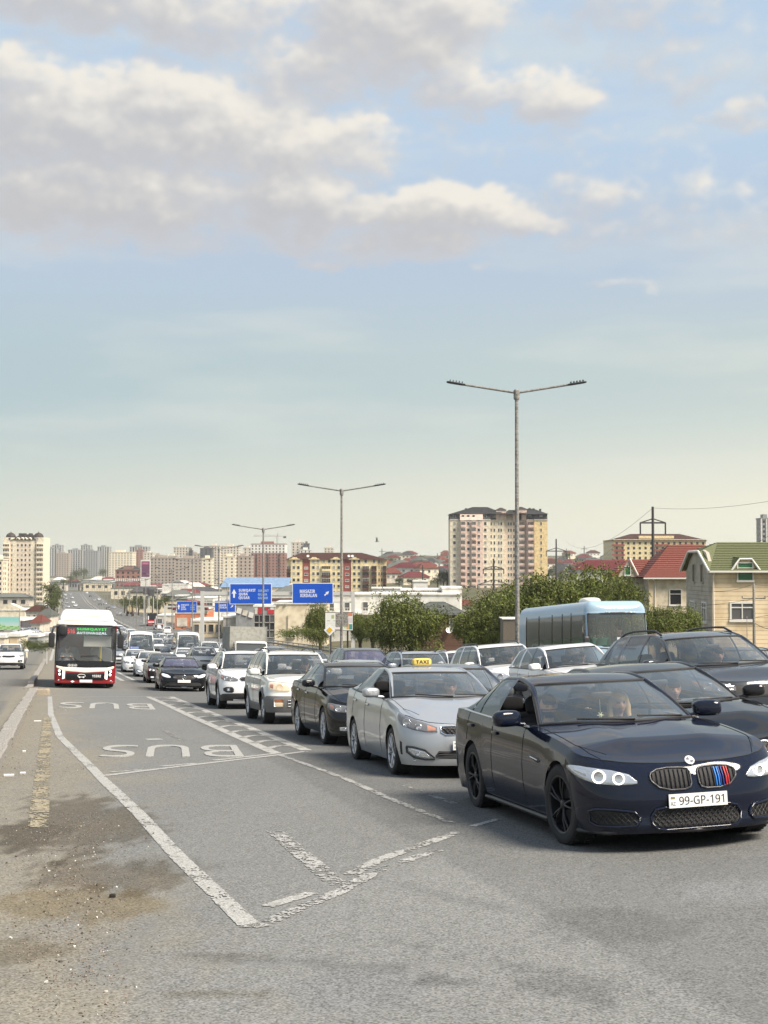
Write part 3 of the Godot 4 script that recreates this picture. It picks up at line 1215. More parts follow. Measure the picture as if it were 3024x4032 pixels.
	# door handles
	for side in [-1.0, 1.0]:
		for s in sp.handles:
			b = MB.new()
			var z: float = pc(sp.belt, s) - 0.13
			var p := on_shell(sh, l_at(sh, s) * side, z, 0.012)
			pillow(b, p, Vector3(0.03, 0.035, 0.19), 0.5, Basis(), 8, 6)
			out.append(["door_handle", b.mesh(), sp.get("handle", "paint")])
	# cladding along the sill and over the wheels
	if sp.has("clad"):
		b = MB.new()
		for side in [-1.0, 1.0]:
			var rows := []
			for j in n:
				var zs := pc(sp.belt, sh.S[j])
				var lo := arch(sp, sh.S[j], sp.ra - 0.004)
				var hi := maxf(pl(sp.clad, sh.S[j]), arch(sp, sh.S[j], sp.ra + 0.075))
				var row := PackedVector3Array()
				for i in 6:
					var z := lerpf(lo, hi, mini(i, 4) / 4.0)
					var p := shell_point(sp, sh.S[j], sh.X[j], sh.F[j], sh.R[j], z, zs, 0.014 if i < 5 else -0.01)
					row.append(Vector3(p.x * side, p.y, p.z))
				rows.append(row)
			b.grid(rows, side > 0)
		out.append(["cladding", b.mesh(), sp.get("clad_mat", "trim")])
	if sp.has("bars"):
		b = MB.new()
		for side in [-1.0, 1.0]:
			var path := []
			for i in 9:
				var s := lerpf(sp.r1 + 0.2, sp.rr - 0.1, i / 8.0)
				var q := zx(sp, s)
				path.append(Vector3(side * (q.y - 0.06), q.x + 0.03 + 0.05 * sin(PI * pow(i / 8.0, 0.999)) ** 0.3, sp.L * 0.5 - s))
			b.tube(path, 0.018, 6)
		out.append(["roof_bar", b.mesh(), sp.bars])
	# cabin
	b = MB.new()
	var dz: float = pc(sp.belt, sp.c1)
	b.span(Vector3(-sp.W * 0.5 + 0.12, dz - 0.35, sp.L * 0.5 - sp.c1 - 0.32), Vector3(sp.W * 0.5 - 0.12, dz - 0.02, sp.L * 0.5 - sp.c0 - 0.12))
	out.append(["dashboard", b.mesh(), "dash"])
	b = MB.new()
	b.span(Vector3(-sp.W * 0.5 + 0.09, sp.zb + 0.14, sp.L * 0.5 - sp.se), Vector3(sp.W * 0.5 - 0.09, sp.zb + 0.18, sp.L * 0.5 - sp.c0))
	for side in [-1.0, 1.0]:
		b.span(Vector3(side * (sp.W * 0.5 - 0.14), sp.zb + 0.15, sp.L * 0.5 - sp.se), Vector3(side * (sp.W * 0.5 - 0.1), dz - 0.04, sp.L * 0.5 - sp.c1))
	b.span(Vector3(-sp.W * 0.5 + 0.1, sp.zb + 0.2, sp.L * 0.5 - sp.se - 0.04), Vector3(sp.W * 0.5 - 0.1, dz - 0.03, sp.L * 0.5 - sp.se))
	out.append(["cabin_lining", b.mesh(), "dash"])
	var seat_s: float = sp.c1 + 1.12
	for q in [[0.37, seat_s, 0.5], [-0.37, seat_s, 0.5], [0.0, seat_s + 0.88, 1.15]]:
		b = MB.new()
		var lean := Basis(Vector3.RIGHT, -0.3)
		var base := Vector3(q[0], sp.seat, sp.L * 0.5 - q[1])
		pillow(b, base + Vector3(0, 0.02, 0.26), Vector3(q[2], 0.18, 0.55), 0.45)
		pillow(b, base + Vector3(0, 0.36, -0.08), Vector3(q[2], 0.68, 0.17), 0.4, lean)
		if q[2] < 1.0:
			pillow(b, base + Vector3(0, 0.8, -0.2), Vector3(0.27, 0.19, 0.12), 0.5, lean)
		else:
			for x in [-0.4, 0.4]:
				pillow(b, base + Vector3(x, 0.78, -0.2), Vector3(0.26, 0.16, 0.11), 0.5, lean)
		out.append(["seat", b.mesh(), sp.get("seat_mat", "seat")])
	b = MB.new()
	var wheel_at := Vector3(0.37, sp.seat + 0.44, sp.L * 0.5 - sp.c1 - 0.42)
	var tilt := Basis(Vector3.RIGHT, -1.1)
	var ring := []
	for i in 25:
		var a := TAU * i / 24.0
		ring.append(wheel_at + tilt * Vector3(cos(a) * 0.185, 0, sin(a) * 0.185))
	b.tube(ring, 0.016, 6)
	for a in [0.0, PI, PI * 0.5]:
		b.tube([wheel_at, wheel_at + tilt * Vector3(cos(a) * 0.18, 0, sin(a) * 0.18)], 0.02, 5)
	b.tube([wheel_at, wheel_at + tilt * Vector3(0, -0.3, 0)], 0.035, 6)
	out.append(["steering_wheel", b.mesh(), "trim"])
	b = MB.new()
	pillow(b, (ws[6][8] as Vector3) + Vector3(0, -0.05, -0.07), Vector3(0.24, 0.065, 0.04), 0.5, Basis(), 8, 6)
	out.append(["rear_view_mirror", b.mesh(), "trim"])
	sp["sh"] = sh
	sp["ws"] = ws
	face(sp, sh, out)
	meshes[sp.key] = out
	return out

func box_plate(at: Vector3, w := 0.52, h := 0.113, lean := 0.0) -> ArrayMesh:
	var b := MB.new()
	b.box(at, Vector3(w, h, 0.012), Basis(Vector3.RIGHT, lean))
	return b.mesh()

# what the front carries: lamps, grille, intakes, plate, badge
func face(sp: Dictionary, sh: Dictionary, out: Array) -> void:
	for it in sp.face:
		var sides: Array = [1] if it.get("one", false) else [-1, 1]
		for side in sides:
			var q: Array = it.q if side > 0 else mirror_list(it.q)
			var b := MB.new()
			var m: String = it.get("m", "gloss_black")
			match it.kind:
				"patch":
					patch(b, sh, q, it.get("out", 0.006), it.get("rows", 4))
					out.append([it.name, b.mesh(), m])
				"rim":
					b.tube(rim_of(sh, q, it.get("out", 0.008)), it.get("r", 0.012), 6)
					out.append([it.name, b.mesh(), m])
				"slats":      # upright
					var n: int = it.n
					for i in n:
						var f := (i + 0.5) / n
						var l := lerpf(q[0][0], q[-1][0], f)
						var lo := pl(sorted(q), l, 1)
						var hi := pl(sorted(q), l, 2)
						b.tube([on_shell(sh, l, lo + 0.01, 0.012), on_shell(sh, l, (lo + hi) * 0.5, 0.016), on_shell(sh, l, hi - 0.01, 0.012)], it.get("r", 0.006), 5)
					out.append([it.name, b.mesh(), m])
				"bars":      # level
					var n: int = it.n
					for i in n:
						var f := (i + 0.5) / n
						var path := []
						for c in q:
							path.append(on_shell(sh, c[0], lerpf(c[1], c[2], f), it.get("out", 0.014)))
						b.tube(path, it.get("r", 0.01), 5)
					out.append([it.name, b.mesh(), m])
				"mesh":      # honeycomb
					var ql := sorted(q)
					var step: float = it.get("step", 0.045)
					var z: float = it.lo
					var odd := false
					while z < it.hi:
						var path := []
						var l: float = ql[0][0]
						var up := odd
						while l < ql[-1][0]:
							var zz := z + (step * 0.28 if up else -step * 0.28)
							if zz > pl(ql, l, 1) + 0.008 and zz < pl(ql, l, 2) - 0.008:
								path.append(on_shell(sh, l, zz, 0.012))
							elif path.size() > 1:
								b.tube(path, it.get("r", 0.0045), 4)
								path = []
							else:
								path = []
							l += step * 0.5
							up = not up
						if path.size() > 1:
							b.tube(path, it.get("r", 0.0045), 4)
						z += step * 0.55
						odd = not odd
					out.append([it.name, b.mesh(), m])
				"lamp":      # a housing with round projectors behind a clear cover
					patch(b, sh, q, 0.004, 5)
					var par: String = it.name
					out.append([par, b.mesh(), it.get("back", "lamp_dark")])
					for r in it.bulbs:
						b = MB.new()
						var c := on_shell(sh, r[0] * side, r[1], 0.004)
						var c2 := on_shell(sh, r[0] * side, r[1], 0.03)
						var nrm := (c2 - c).normalized()
						var bas := Basis(nrm.cross(Vector3.UP).normalized(), nrm, nrm.cross(nrm.cross(Vector3.UP).normalized()))
						b.lathe([[0.0, 0.006], [r[2] * 0.55, 0.008], [r[2] * 0.78, 0.013], [r[2], 0.016], [r[2] * 1.06, 0.002]], c, bas, 16)
						out.append([par + "/" + r[4], b.mesh(), r[3]])
						if r.size() > 5:
							b = MB.new()
							var halo := []
							for i in 21:
								var a := TAU * i / 20.0
								halo.append(c + (bas.x * cos(a) + bas.z * sin(a)) * r[2] * 1.02 + nrm * 0.016)
							b.tube(halo, r[2] * 0.13, 6)
							out.append([par + "/light_ring", b.mesh(), r[5]])
					for pz in it.get("more", []):
						b = MB.new()
						patch(b, sh, pz[0] if side > 0 else mirror_list(pz[0]), 0.01, 2)
						out.append([par + "/" + pz[2], b.mesh(), pz[1]])
					b = MB.new()
					patch(b, sh, q, 0.022, 5, 0.02)
					out.append([par + "/cover", b.mesh(), "lens"])
	# plate
	if sp.has("plate"):
		var p := on_shell(sh, 0.0, sp.plate, 0.02)
		out.append(["number_plate", box_plate(p), "plate"])
		sp["plate_at"] = p

func sorted(q: Array) -> Array:
	var r := q.duplicate()
	r.sort_custom(func(a, c): return a[0] < c[0])
	return r

func wheel_meshes(style: String, r: float, w: float) -> Array:
	var key := "wheel%s%.3f" % [style, r]
	if meshes.has(key):
		return meshes[key]
	var b := MB.new()
	var rim := r * (0.74 if style != "steel" else 0.62)
	var bas := Basis(Vector3.UP, Vector3.RIGHT, Vector3.BACK)      # the axle along x
	b.lathe([[rim, -w * 0.5], [r * 0.93, -w * 0.52], [r * 0.985, -w * 0.42], [r, -w * 0.25], [r, w * 0.25], [r * 0.985, w * 0.42], [r * 0.93, w * 0.52], [rim, w * 0.5], [rim * 0.97, w * 0.4]], Vector3.ZERO, bas, 36)
	for k in 40:
		var a := TAU * k / 40.0
		for e in [-1, 1]:
			b.box(Vector3(e * w * 0.28, cos(a) * r, sin(a) * r), Vector3(w * 0.3, 0.008, r * 0.1), Basis(Vector3.RIGHT, a))
	var tyre := b.mesh()
	b = MB.new()
	b.lathe([[rim * 0.99, w * 0.49], [rim * 0.93, w * 0.5], [rim * 0.9, w * 0.42], [rim * 0.88, -w * 0.1]], Vector3.ZERO, bas, 36)
	var n := 5
	match style:
		"twin": n = 5
		"multi": n = 10
		"steel": n = 8
	for k in n:
		var a := TAU * k / n
		for e in ([-0.16, 0.16] if style == "twin" else [0.0]):
			var p0 := Vector3(w * 0.36, cos(a) * rim * 0.15, sin(a) * rim * 0.15)
			var p1 := Vector3(w * 0.43, cos(a + e) * rim * 0.92, sin(a + e) * rim * 0.92)
			b.tube([p0, p0.lerp(p1, 0.5) + Vector3(0.012, 0, 0), p1], rim * (0.055 if style == "twin" else 0.075 if style == "multi" else 0.13), 6, 0.7)
	b.lathe([[0.0, w * 0.44], [rim * 0.14, w * 0.43], [rim * 0.2, w * 0.36], [rim * 0.2, w * 0.1]], Vector3.ZERO, bas, 16)
	var face_mesh := b.mesh()
	b = MB.new()
	b.lathe([[0.0, w * 0.02], [rim * 0.62, w * 0.02], [rim * 0.62, -w * 0.1]], Vector3.ZERO, bas, 24)
	b.lathe([[rim * 0.9, -w * 0.12], [0.0, -w * 0.15]], Vector3.ZERO, bas, 24)
	meshes[key] = [tyre, face_mesh, b.mesh()]
	return meshes[key]

func add_wheels(root: Node3D, spots: Array, style: String, r: float, w: float, rim_mat: String) -> void:
	var m := wheel_meshes(style, r, w)
	for s in spots:      # [x, z, steer]
		var h := Node3D.new()
		h.name = "wheel"
		h.transform = Transform3D(Basis(Vector3.UP, s[2] + (PI if s[0] < 0.0 else 0.0)), Vector3(s[0], r, s[1])).rotated_local(Vector3.RIGHT, rng.randf() * 6.0)
		root.add_child(h, true)
		put("tyre", m[0], mats.tyre, h)
		put("rim", m[1], mats[rim_mat], h)
		put("brake_disc", m[2], mats.lamp_dark, h)

func add_parts(root: Node3D, list: Array, swap: Dictionary) -> Dictionary:
	var last := {}
	for q in list:
		var path: PackedStringArray = q[0].split("/")
		var key: String = swap.get(q[2], q[2])
		var parent: Node = root
		if path.size() > 1:
			parent = last[path[0]]
		last[path[0]] = put(path[-1], q[1], mats[key], parent) if path.size() == 1 else last[path[0]]
		if path.size() > 1:
			put(path[-1], q[1], mats[key], parent)
	return last

func lettering(txt: String, tall: float, m: Material, parent: Node, t: Transform3D, called := "lettering", width := 0.0, serif := false) -> MeshInstance3D:
	var key := "text%s%.3f%.3f" % [txt, tall, width]
	if not meshes.has(key):
		var f := SystemFont.new()
		f.font_names = PackedStringArray(["Droid Serif" if serif else "Droid Sans"])
		f.font_weight = 700 if called != "plate_number" else 400
		var tm := TextMesh.new()
		tm.text = txt
		tm.font = f
		tm.font_size = 48
		tm.pixel_size = 0.01
		tm.depth = 0.05
		tm.curve_step = 3.0
		meshes[key] = tm
	var tmm: TextMesh = meshes[key]
	var box := tmm.get_aabb()
	var k := tall / box.size.y
	var kx := width / box.size.x if width > 0.0 else k
	var sc := Basis.from_scale(Vector3(kx, k, 0.06))
	var c := box.position + box.size * 0.5
	return put(called, tmm, m, parent, t * Transform3D(sc, -(sc * Vector3(c.x, c.y, 0))))

var parked := []      # depth and lane of every car
# a car on the road: nose over a place in the photograph at depth d, turned by yaw degrees to the right of facing the camera
func place(px: float, d: float, yaw: float, L: float) -> Transform3D:
	var x := (px - CX) / FOCAL * d
	parked.append(Vector2(d, x - 16.37 + HEAD * d))
	var bas := Basis(Vector3.UP, deg_to_rad(yaw))
	var nose := Vector3(x, 0, -d)
	var mid := nose - bas.z * L * 0.5
	var f := mid + bas.z * L * 0.3
	var r := mid - bas.z * L * 0.3
	var le := mid + bas.x * 0.8
	var ri := mid - bas.x * 0.8
	var up_f := Vector3(f.x, gh(f.x, f.z), f.z)
	var up_r := Vector3(r.x, gh(r.x, r.z), r.z)
	var fw := (up_f - up_r).normalized()
	var sd := (Vector3(le.x, gh(le.x, le.z), le.z) - Vector3(ri.x, gh(ri.x, ri.z), ri.z)).normalized()
	var up := fw.cross(sd).normalized()
	return Transform3D(Basis(up.cross(fw).normalized(), up, fw), (up_f + up_r) * 0.5)

func car(sp: Dictionary, paint_key: String, where: Transform3D, called: String, label: String, category: String, opt := {}) -> Node3D:
	var root := thing(called, label, category, where, opt.get("group", "cars queuing at the crossing"))
	var swap := {"paint": paint_key}
	swap.merge(opt.get("swap", {}))
	var list := car_parts(sp)
	if opt.has("skip"):
		list = list.filter(func(q): return not q[0].split("/")[0] in opt.skip)
	var last := add_parts(root, list, swap)
	var st: float = opt.get("steer", 0.0)
	var wx: float = sp.W * 0.5 - 0.125
	var f: float = sp.L * 0.5 - sp.sf
	var r: float = sp.L * 0.5 - sp.sr
	add_wheels(root, [[wx, f, st], [-wx, f, st], [wx, r, 0.0], [-wx, r, 0.0]], sp.get("wheel", "multi"), sp.r, 0.23, opt.get("rim", sp.get("rim", "alloy")))
	if opt.has("number") and last.has("number_plate"):
		lettering(opt.number, 0.068, mats.plate_ink, last.number_plate, Transform3D(Basis(), sp.plate_at + Vector3(0.03 if opt.number.length() > 4 else opt.get("number_x", 0.0), 0, 0.0065)), "plate_number", 0.4 if opt.number.length() > 4 else 0.0)
		lettering("AZ", 0.03, mat("plate_grey", Color(0.3, 0.3, 0.3)), last.number_plate, Transform3D(Basis(), sp.plate_at + Vector3(-0.225, -0.02, 0.0065)), "country_mark")
		var fl := MB.new()
		for i in 3:
			fl.c = [Color(0.05, 0.3, 0.6), Color(0.6, 0.04, 0.06), Color(0.05, 0.35, 0.12)][i]
			fl.box(sp.plate_at + Vector3(-0.225, 0.034 - i * 0.006, 0.0075), Vector3(0.036, 0.006, 0.002))
		var fm := mat("flag_print", Color(1, 1, 1), 0.6)
		fm.vertex_color_use_as_albedo = true
		put("flag_mark", fl.mesh(true), fm, last.number_plate)
	return root

# ---------- the kinds of car ----------
func sedan_sport() -> Dictionary:
	var kid := [[0.035, 0.56, 0.655], [0.05, 0.53, 0.68], [0.1, 0.515, 0.69], [0.22, 0.515, 0.695], [0.32, 0.54, 0.685], [0.375, 0.59, 0.66], [0.385, 0.61, 0.64]]
	var low := [[-0.4, 0.24, 0.3], [-0.36, 0.2, 0.36], [-0.28, 0.19, 0.375], [0.28, 0.19, 0.375], [0.36, 0.2, 0.36], [0.4, 0.24, 0.3]]
	var duct := [[0.5, 0.27, 0.3], [0.54, 0.23, 0.345], [0.7, 0.225, 0.365], [0.88, 0.23, 0.37], [0.95, 0.26, 0.35]]
	var lamp := [[0.5, 0.58, 0.6], [0.56, 0.572, 0.655], [0.7, 0.572, 0.69], [0.86, 0.585, 0.708], [1.02, 0.625, 0.722], [1.14, 0.67, 0.725], [1.22, 0.705, 0.72]]
	return {"key": "sport", "L": 4.91, "W": 1.87, "sf": 0.87, "sr": 3.84, "r": 0.35, "ra": 0.386, "zb": 0.165, "mirror": 1.15, "df": 0.66, "nf": 2.7,
		"front": [[0.1, 0.06], [0.165, 0.03], [0.2, 0.0], [0.3, 0.02], [0.42, 0.0], [0.55, 0.02], [0.66, 0.06], [0.74, 0.12], [0.82, 0.2]], "rear": [[0.2, 0.08], [0.5, 0.0], [0.8, 0.03], [1.05, 0.1]],
		"belt": [[0.0, 0.735], [0.08, 0.755], [0.3, 0.8], [0.7, 0.865], [1.2, 0.925], [1.8, 0.97], [2.6, 0.985], [3.9, 1.025], [4.5, 1.05], [4.91, 1.04]], "crown": 0.055, "crease": 0.42,
		"c0": 1.44, "c1": 1.84, "r0": 2.38, "r1": 2.58, "rr": 3.75, "se": 4.4, "rc": 0.045,
		"rail": [[1.84, 0.985, 0.765], [2.2, 1.18, 0.685], [2.58, 1.345, 0.615], [3.0, 1.4, 0.595], [3.4, 1.395, 0.59], [3.75, 1.335, 0.6], [4.1, 1.2, 0.64], [4.4, 1.07, 0.69]],
		"windows": [[1.98, 2.02, 3.03, 2.96, "open"], [3.03, 2.96, 3.1, 3.03, "black"], [3.1, 3.03, 3.72, 3.62, "dark"], [3.72, 3.62, 3.75, 3.65, "black"], [3.75, 3.65, 4.05, 3.93, "dark"], [4.05, 3.93, 4.42, 4.38, "paint"]],
		"doors": [1.95, 3.06, 4.05], "handles": [2.93, 3.9], "seat": 0.31, "wheel": "twin", "rim": "dark_alloy", "plate": 0.425, "moulding": "chrome", "mirror_mat": "paint",
		"face": [
			{"kind": "patch", "name": "grille", "q": kid, "out": 0.004, "m": "rubber"}, {"kind": "slats", "name": "grille_slat", "q": kid, "n": 9, "m": "rubber", "r": 0.005}, {"kind": "rim", "name": "grille_frame", "q": kid, "m": "lamp_dark", "r": 0.009},
			{"kind": "patch", "name": "intake", "q": low, "one": true, "out": 0.004, "m": "rubber"}, {"kind": "mesh", "name": "intake_mesh", "q": low, "one": true, "lo": 0.2, "hi": 0.37, "m": "trim", "step": 0.05},
			{"kind": "patch", "name": "side_intake", "q": duct, "out": 0.004, "m": "rubber"}, {"kind": "mesh", "name": "side_intake_mesh", "q": duct, "lo": 0.24, "hi": 0.37, "m": "trim", "step": 0.05},
			{"kind": "rim", "name": "intake_lip", "q": low, "one": true, "r": 0.013, "m": "paint"}, {"kind": "rim", "name": "side_intake_lip", "q": duct, "r": 0.013, "m": "paint"},
			{"kind": "bars", "name": "splitter", "q": [[-1.15, 0.165, 0.185], [-0.8, 0.165, 0.185], [0.0, 0.165, 0.185], [0.8, 0.165, 0.185], [1.15, 0.165, 0.185]], "n": 1, "one": true, "r": 0.02, "out": 0.015, "m": "trim"},
			{"kind": "lamp", "name": "headlight", "q": lamp, "back": "bowl", "bulbs": [[0.65, 0.622, 0.044, "bowl", "projector", "daylamp"], [0.82, 0.64, 0.05, "bowl", "projector", "daylamp"]], "more": [[[[0.95, 0.64, 0.69], [1.1, 0.675, 0.715]], "chrome", "indicator"]]}]}

func sedan_compact() -> Dictionary:
	var gr := [[-0.4, 0.6, 0.665], [-0.34, 0.565, 0.675], [0.0, 0.55, 0.68], [0.34, 0.565, 0.675], [0.4, 0.6, 0.665]]
	var low := [[-0.48, 0.28, 0.3], [-0.44, 0.265, 0.36], [0.0, 0.26, 0.36], [0.44, 0.265, 0.36], [0.48, 0.28, 0.3]]
	var lamp := [[0.45, 0.6, 0.665], [0.6, 0.6, 0.715], [0.8, 0.63, 0.765], [1.0, 0.68, 0.81], [1.1, 0.73, 0.83], [1.16, 0.78, 0.84]]
	var fog := [[0.56, 0.275, 0.3], [0.62, 0.27, 0.35], [0.78, 0.29, 0.385], [0.86, 0.35, 0.39]]
	return {"key": "compact", "L": 4.56, "W": 1.78, "sf": 0.9, "sr": 3.6, "r": 0.315, "ra": 0.355, "zb": 0.17, "df": 0.66, "nf": 2.5,
		"front": [[0.12, 0.06], [0.2, 0.0], [0.4, 0.0], [0.55, 0.02], [0.66, 0.07], [0.74, 0.14], [0.84, 0.24]], "rear": [[0.2, 0.08], [0.5, 0.0], [0.8, 0.03], [1.05, 0.1]],
		"belt": [[0.0, 0.7], [0.1, 0.735], [0.35, 0.815], [0.8, 0.9], [1.5, 0.985], [2.4, 1.0], [3.5, 1.035], [4.2, 1.07], [4.56, 1.06]], "crown": 0.06, "crease": 0.5,
		"c0": 1.1, "c1": 1.55, "r0": 2.12, "r1": 2.32, "rr": 3.45, "se": 4.12, "rc": 0.045,
		"rail": [[1.55, 1.0, 0.735], [1.95, 1.2, 0.655], [2.32, 1.335, 0.59], [2.75, 1.39, 0.565], [3.1, 1.385, 0.56], [3.45, 1.325, 0.57], [3.8, 1.2, 0.61], [4.12, 1.09, 0.66]],
		"windows": [[1.72, 1.78, 2.72, 2.66, "open"], [2.72, 2.66, 2.79, 2.73, "black"], [2.79, 2.73, 3.42, 3.32, "glass"], [3.42, 3.32, 3.72, 3.55, "dark"], [3.72, 3.55, 4.14, 4.1, "paint"]],
		"doors": [1.62, 2.76, 3.7], "handles": [2.6, 3.55], "seat": 0.32, "wheel": "multi", "plate": 0.43, "handle": "chrome",
		"face": [
			{"kind": "patch", "name": "grille", "q": gr, "one": true, "m": "rubber", "out": 0.004}, {"kind": "mesh", "name": "grille_mesh", "q": gr, "one": true, "lo": 0.57, "hi": 0.68, "step": 0.06, "r": 0.006, "m": "gloss_black"}, {"kind": "rim", "name": "grille_frame", "q": gr, "one": true, "m": "chrome", "r": 0.011},
			{"kind": "patch", "name": "intake", "q": low, "one": true, "m": "rubber", "out": 0.004}, {"kind": "bars", "name": "intake_bar", "q": low, "one": true, "n": 3, "r": 0.008, "m": "trim"},
			{"kind": "lamp", "name": "fog_lamp", "q": fog, "back": "bowl", "bulbs": [[0.72, 0.325, 0.032, "bowl", "bulb"]]}, {"kind": "rim", "name": "fog_lamp_frame", "q": [[0.5, 0.255, 0.28], [0.62, 0.25, 0.37], [0.78, 0.27, 0.405], [0.9, 0.34, 0.41]], "m": "trim", "r": 0.014},
			{"kind": "patch", "name": "air_slot", "q": [[1.0, 0.3, 0.46], [1.05, 0.3, 0.48]], "m": "rubber", "out": 0.003},
			{"kind": "bars", "name": "bumper_strip", "q": [[-0.8, 0.225, 0.245], [0.0, 0.22, 0.24], [0.8, 0.225, 0.245]], "one": true, "n": 1, "r": 0.012, "out": 0.008, "m": "chrome"},
			{"kind": "lamp", "name": "headlight", "q": lamp, "bulbs": [[0.88, 0.715, 0.05, "bowl", "projector", "chrome"], [0.7, 0.665, 0.042, "bowl", "reflector"]], "more": [[[[0.47, 0.615, 0.655], [0.58, 0.62, 0.69]], "amber_lens", "indicator"]]}]}

func sedan_plain() -> Dictionary:      # rounded saloon with two round lamps
	var gr := [[-0.36, 0.56, 0.62], [-0.3, 0.55, 0.665], [0.0, 0.54, 0.67], [0.3, 0.55, 0.665], [0.36, 0.56, 0.62]]
	var low := [[-0.5, 0.24, 0.33], [0.0, 0.23, 0.34], [0.5, 0.24, 0.33]]
	var lamp := [[0.46, 0.575, 0.65], [0.55, 0.57, 0.69], [0.85, 0.59, 0.725], [1.0, 0.63, 0.745], [1.07, 0.67, 0.74]]
	return {"key": "plain", "L": 4.8, "W": 1.82, "sf": 0.93, "sr": 3.7, "r": 0.325, "ra": 0.365, "zb": 0.18, "df": 0.62, "nf": 2.6,
		"front": [[0.12, 0.06], [0.2, 0.0], [0.45, 0.0], [0.58, 0.03], [0.68, 0.08], [0.75, 0.14], [0.84, 0.22]], "rear": [[0.2, 0.08], [0.5, 0.0], [0.8, 0.03], [1.05, 0.1]],
		"belt": [[0.0, 0.71], [0.1, 0.745], [0.35, 0.815], [0.8, 0.89], [1.6, 0.975], [2.5, 0.99], [3.7, 1.03], [4.4, 1.06], [4.8, 1.05]], "crown": 0.055, "crease": 0.55,
		"c0": 1.2, "c1": 1.64, "r0": 2.2, "r1": 2.4, "rr": 3.6, "se": 4.3, "rc": 0.045,
		"rail": [[1.64, 0.99, 0.745], [2.0, 1.19, 0.67], [2.4, 1.355, 0.6], [2.85, 1.415, 0.575], [3.25, 1.41, 0.57], [3.6, 1.345, 0.58], [4.0, 1.2, 0.62], [4.3, 1.08, 0.67]],
		"windows": [[1.8, 1.86, 2.82, 2.76, "glass"], [2.82, 2.76, 2.89, 2.83, "black"], [2.89, 2.83, 3.55, 3.45, "glass"], [3.55, 3.45, 3.85, 3.68, "dark"], [3.85, 3.68, 4.32, 4.28, "paint"]],
		"doors": [1.72, 2.86, 3.8], "handles": [2.7, 3.65], "seat": 0.32, "wheel": "multi", "plate": 0.44, "handle": "chrome",
		"face": [
			{"kind": "patch", "name": "grille", "q": gr, "one": true, "m": "rubber", "out": 0.004}, {"kind": "bars", "name": "grille_bar", "q": gr, "one": true, "n": 4, "r": 0.007, "m": "gloss_black"}, {"kind": "rim", "name": "grille_frame", "q": gr, "one": true, "m": "chrome", "r": 0.01},
			{"kind": "patch", "name": "intake", "q": low, "one": true, "m": "rubber", "out": 0.004},
			{"kind": "lamp", "name": "fog_lamp", "q": [[0.6, 0.27, 0.33], [0.68, 0.265, 0.335], [0.78, 0.27, 0.33]], "back": "bowl", "bulbs": [[0.69, 0.3, 0.03, "bowl", "bulb"]]},
			{"kind": "lamp", "name": "headlight", "q": lamp, "bulbs": [[0.62, 0.635, 0.048, "bowl", "projector", "chrome"], [0.8, 0.655, 0.055, "bowl", "projector", "chrome"]], "more": [[[[0.92, 0.63, 0.7], [1.02, 0.66, 0.72]], "amber_lens", "indicator"]]}]}

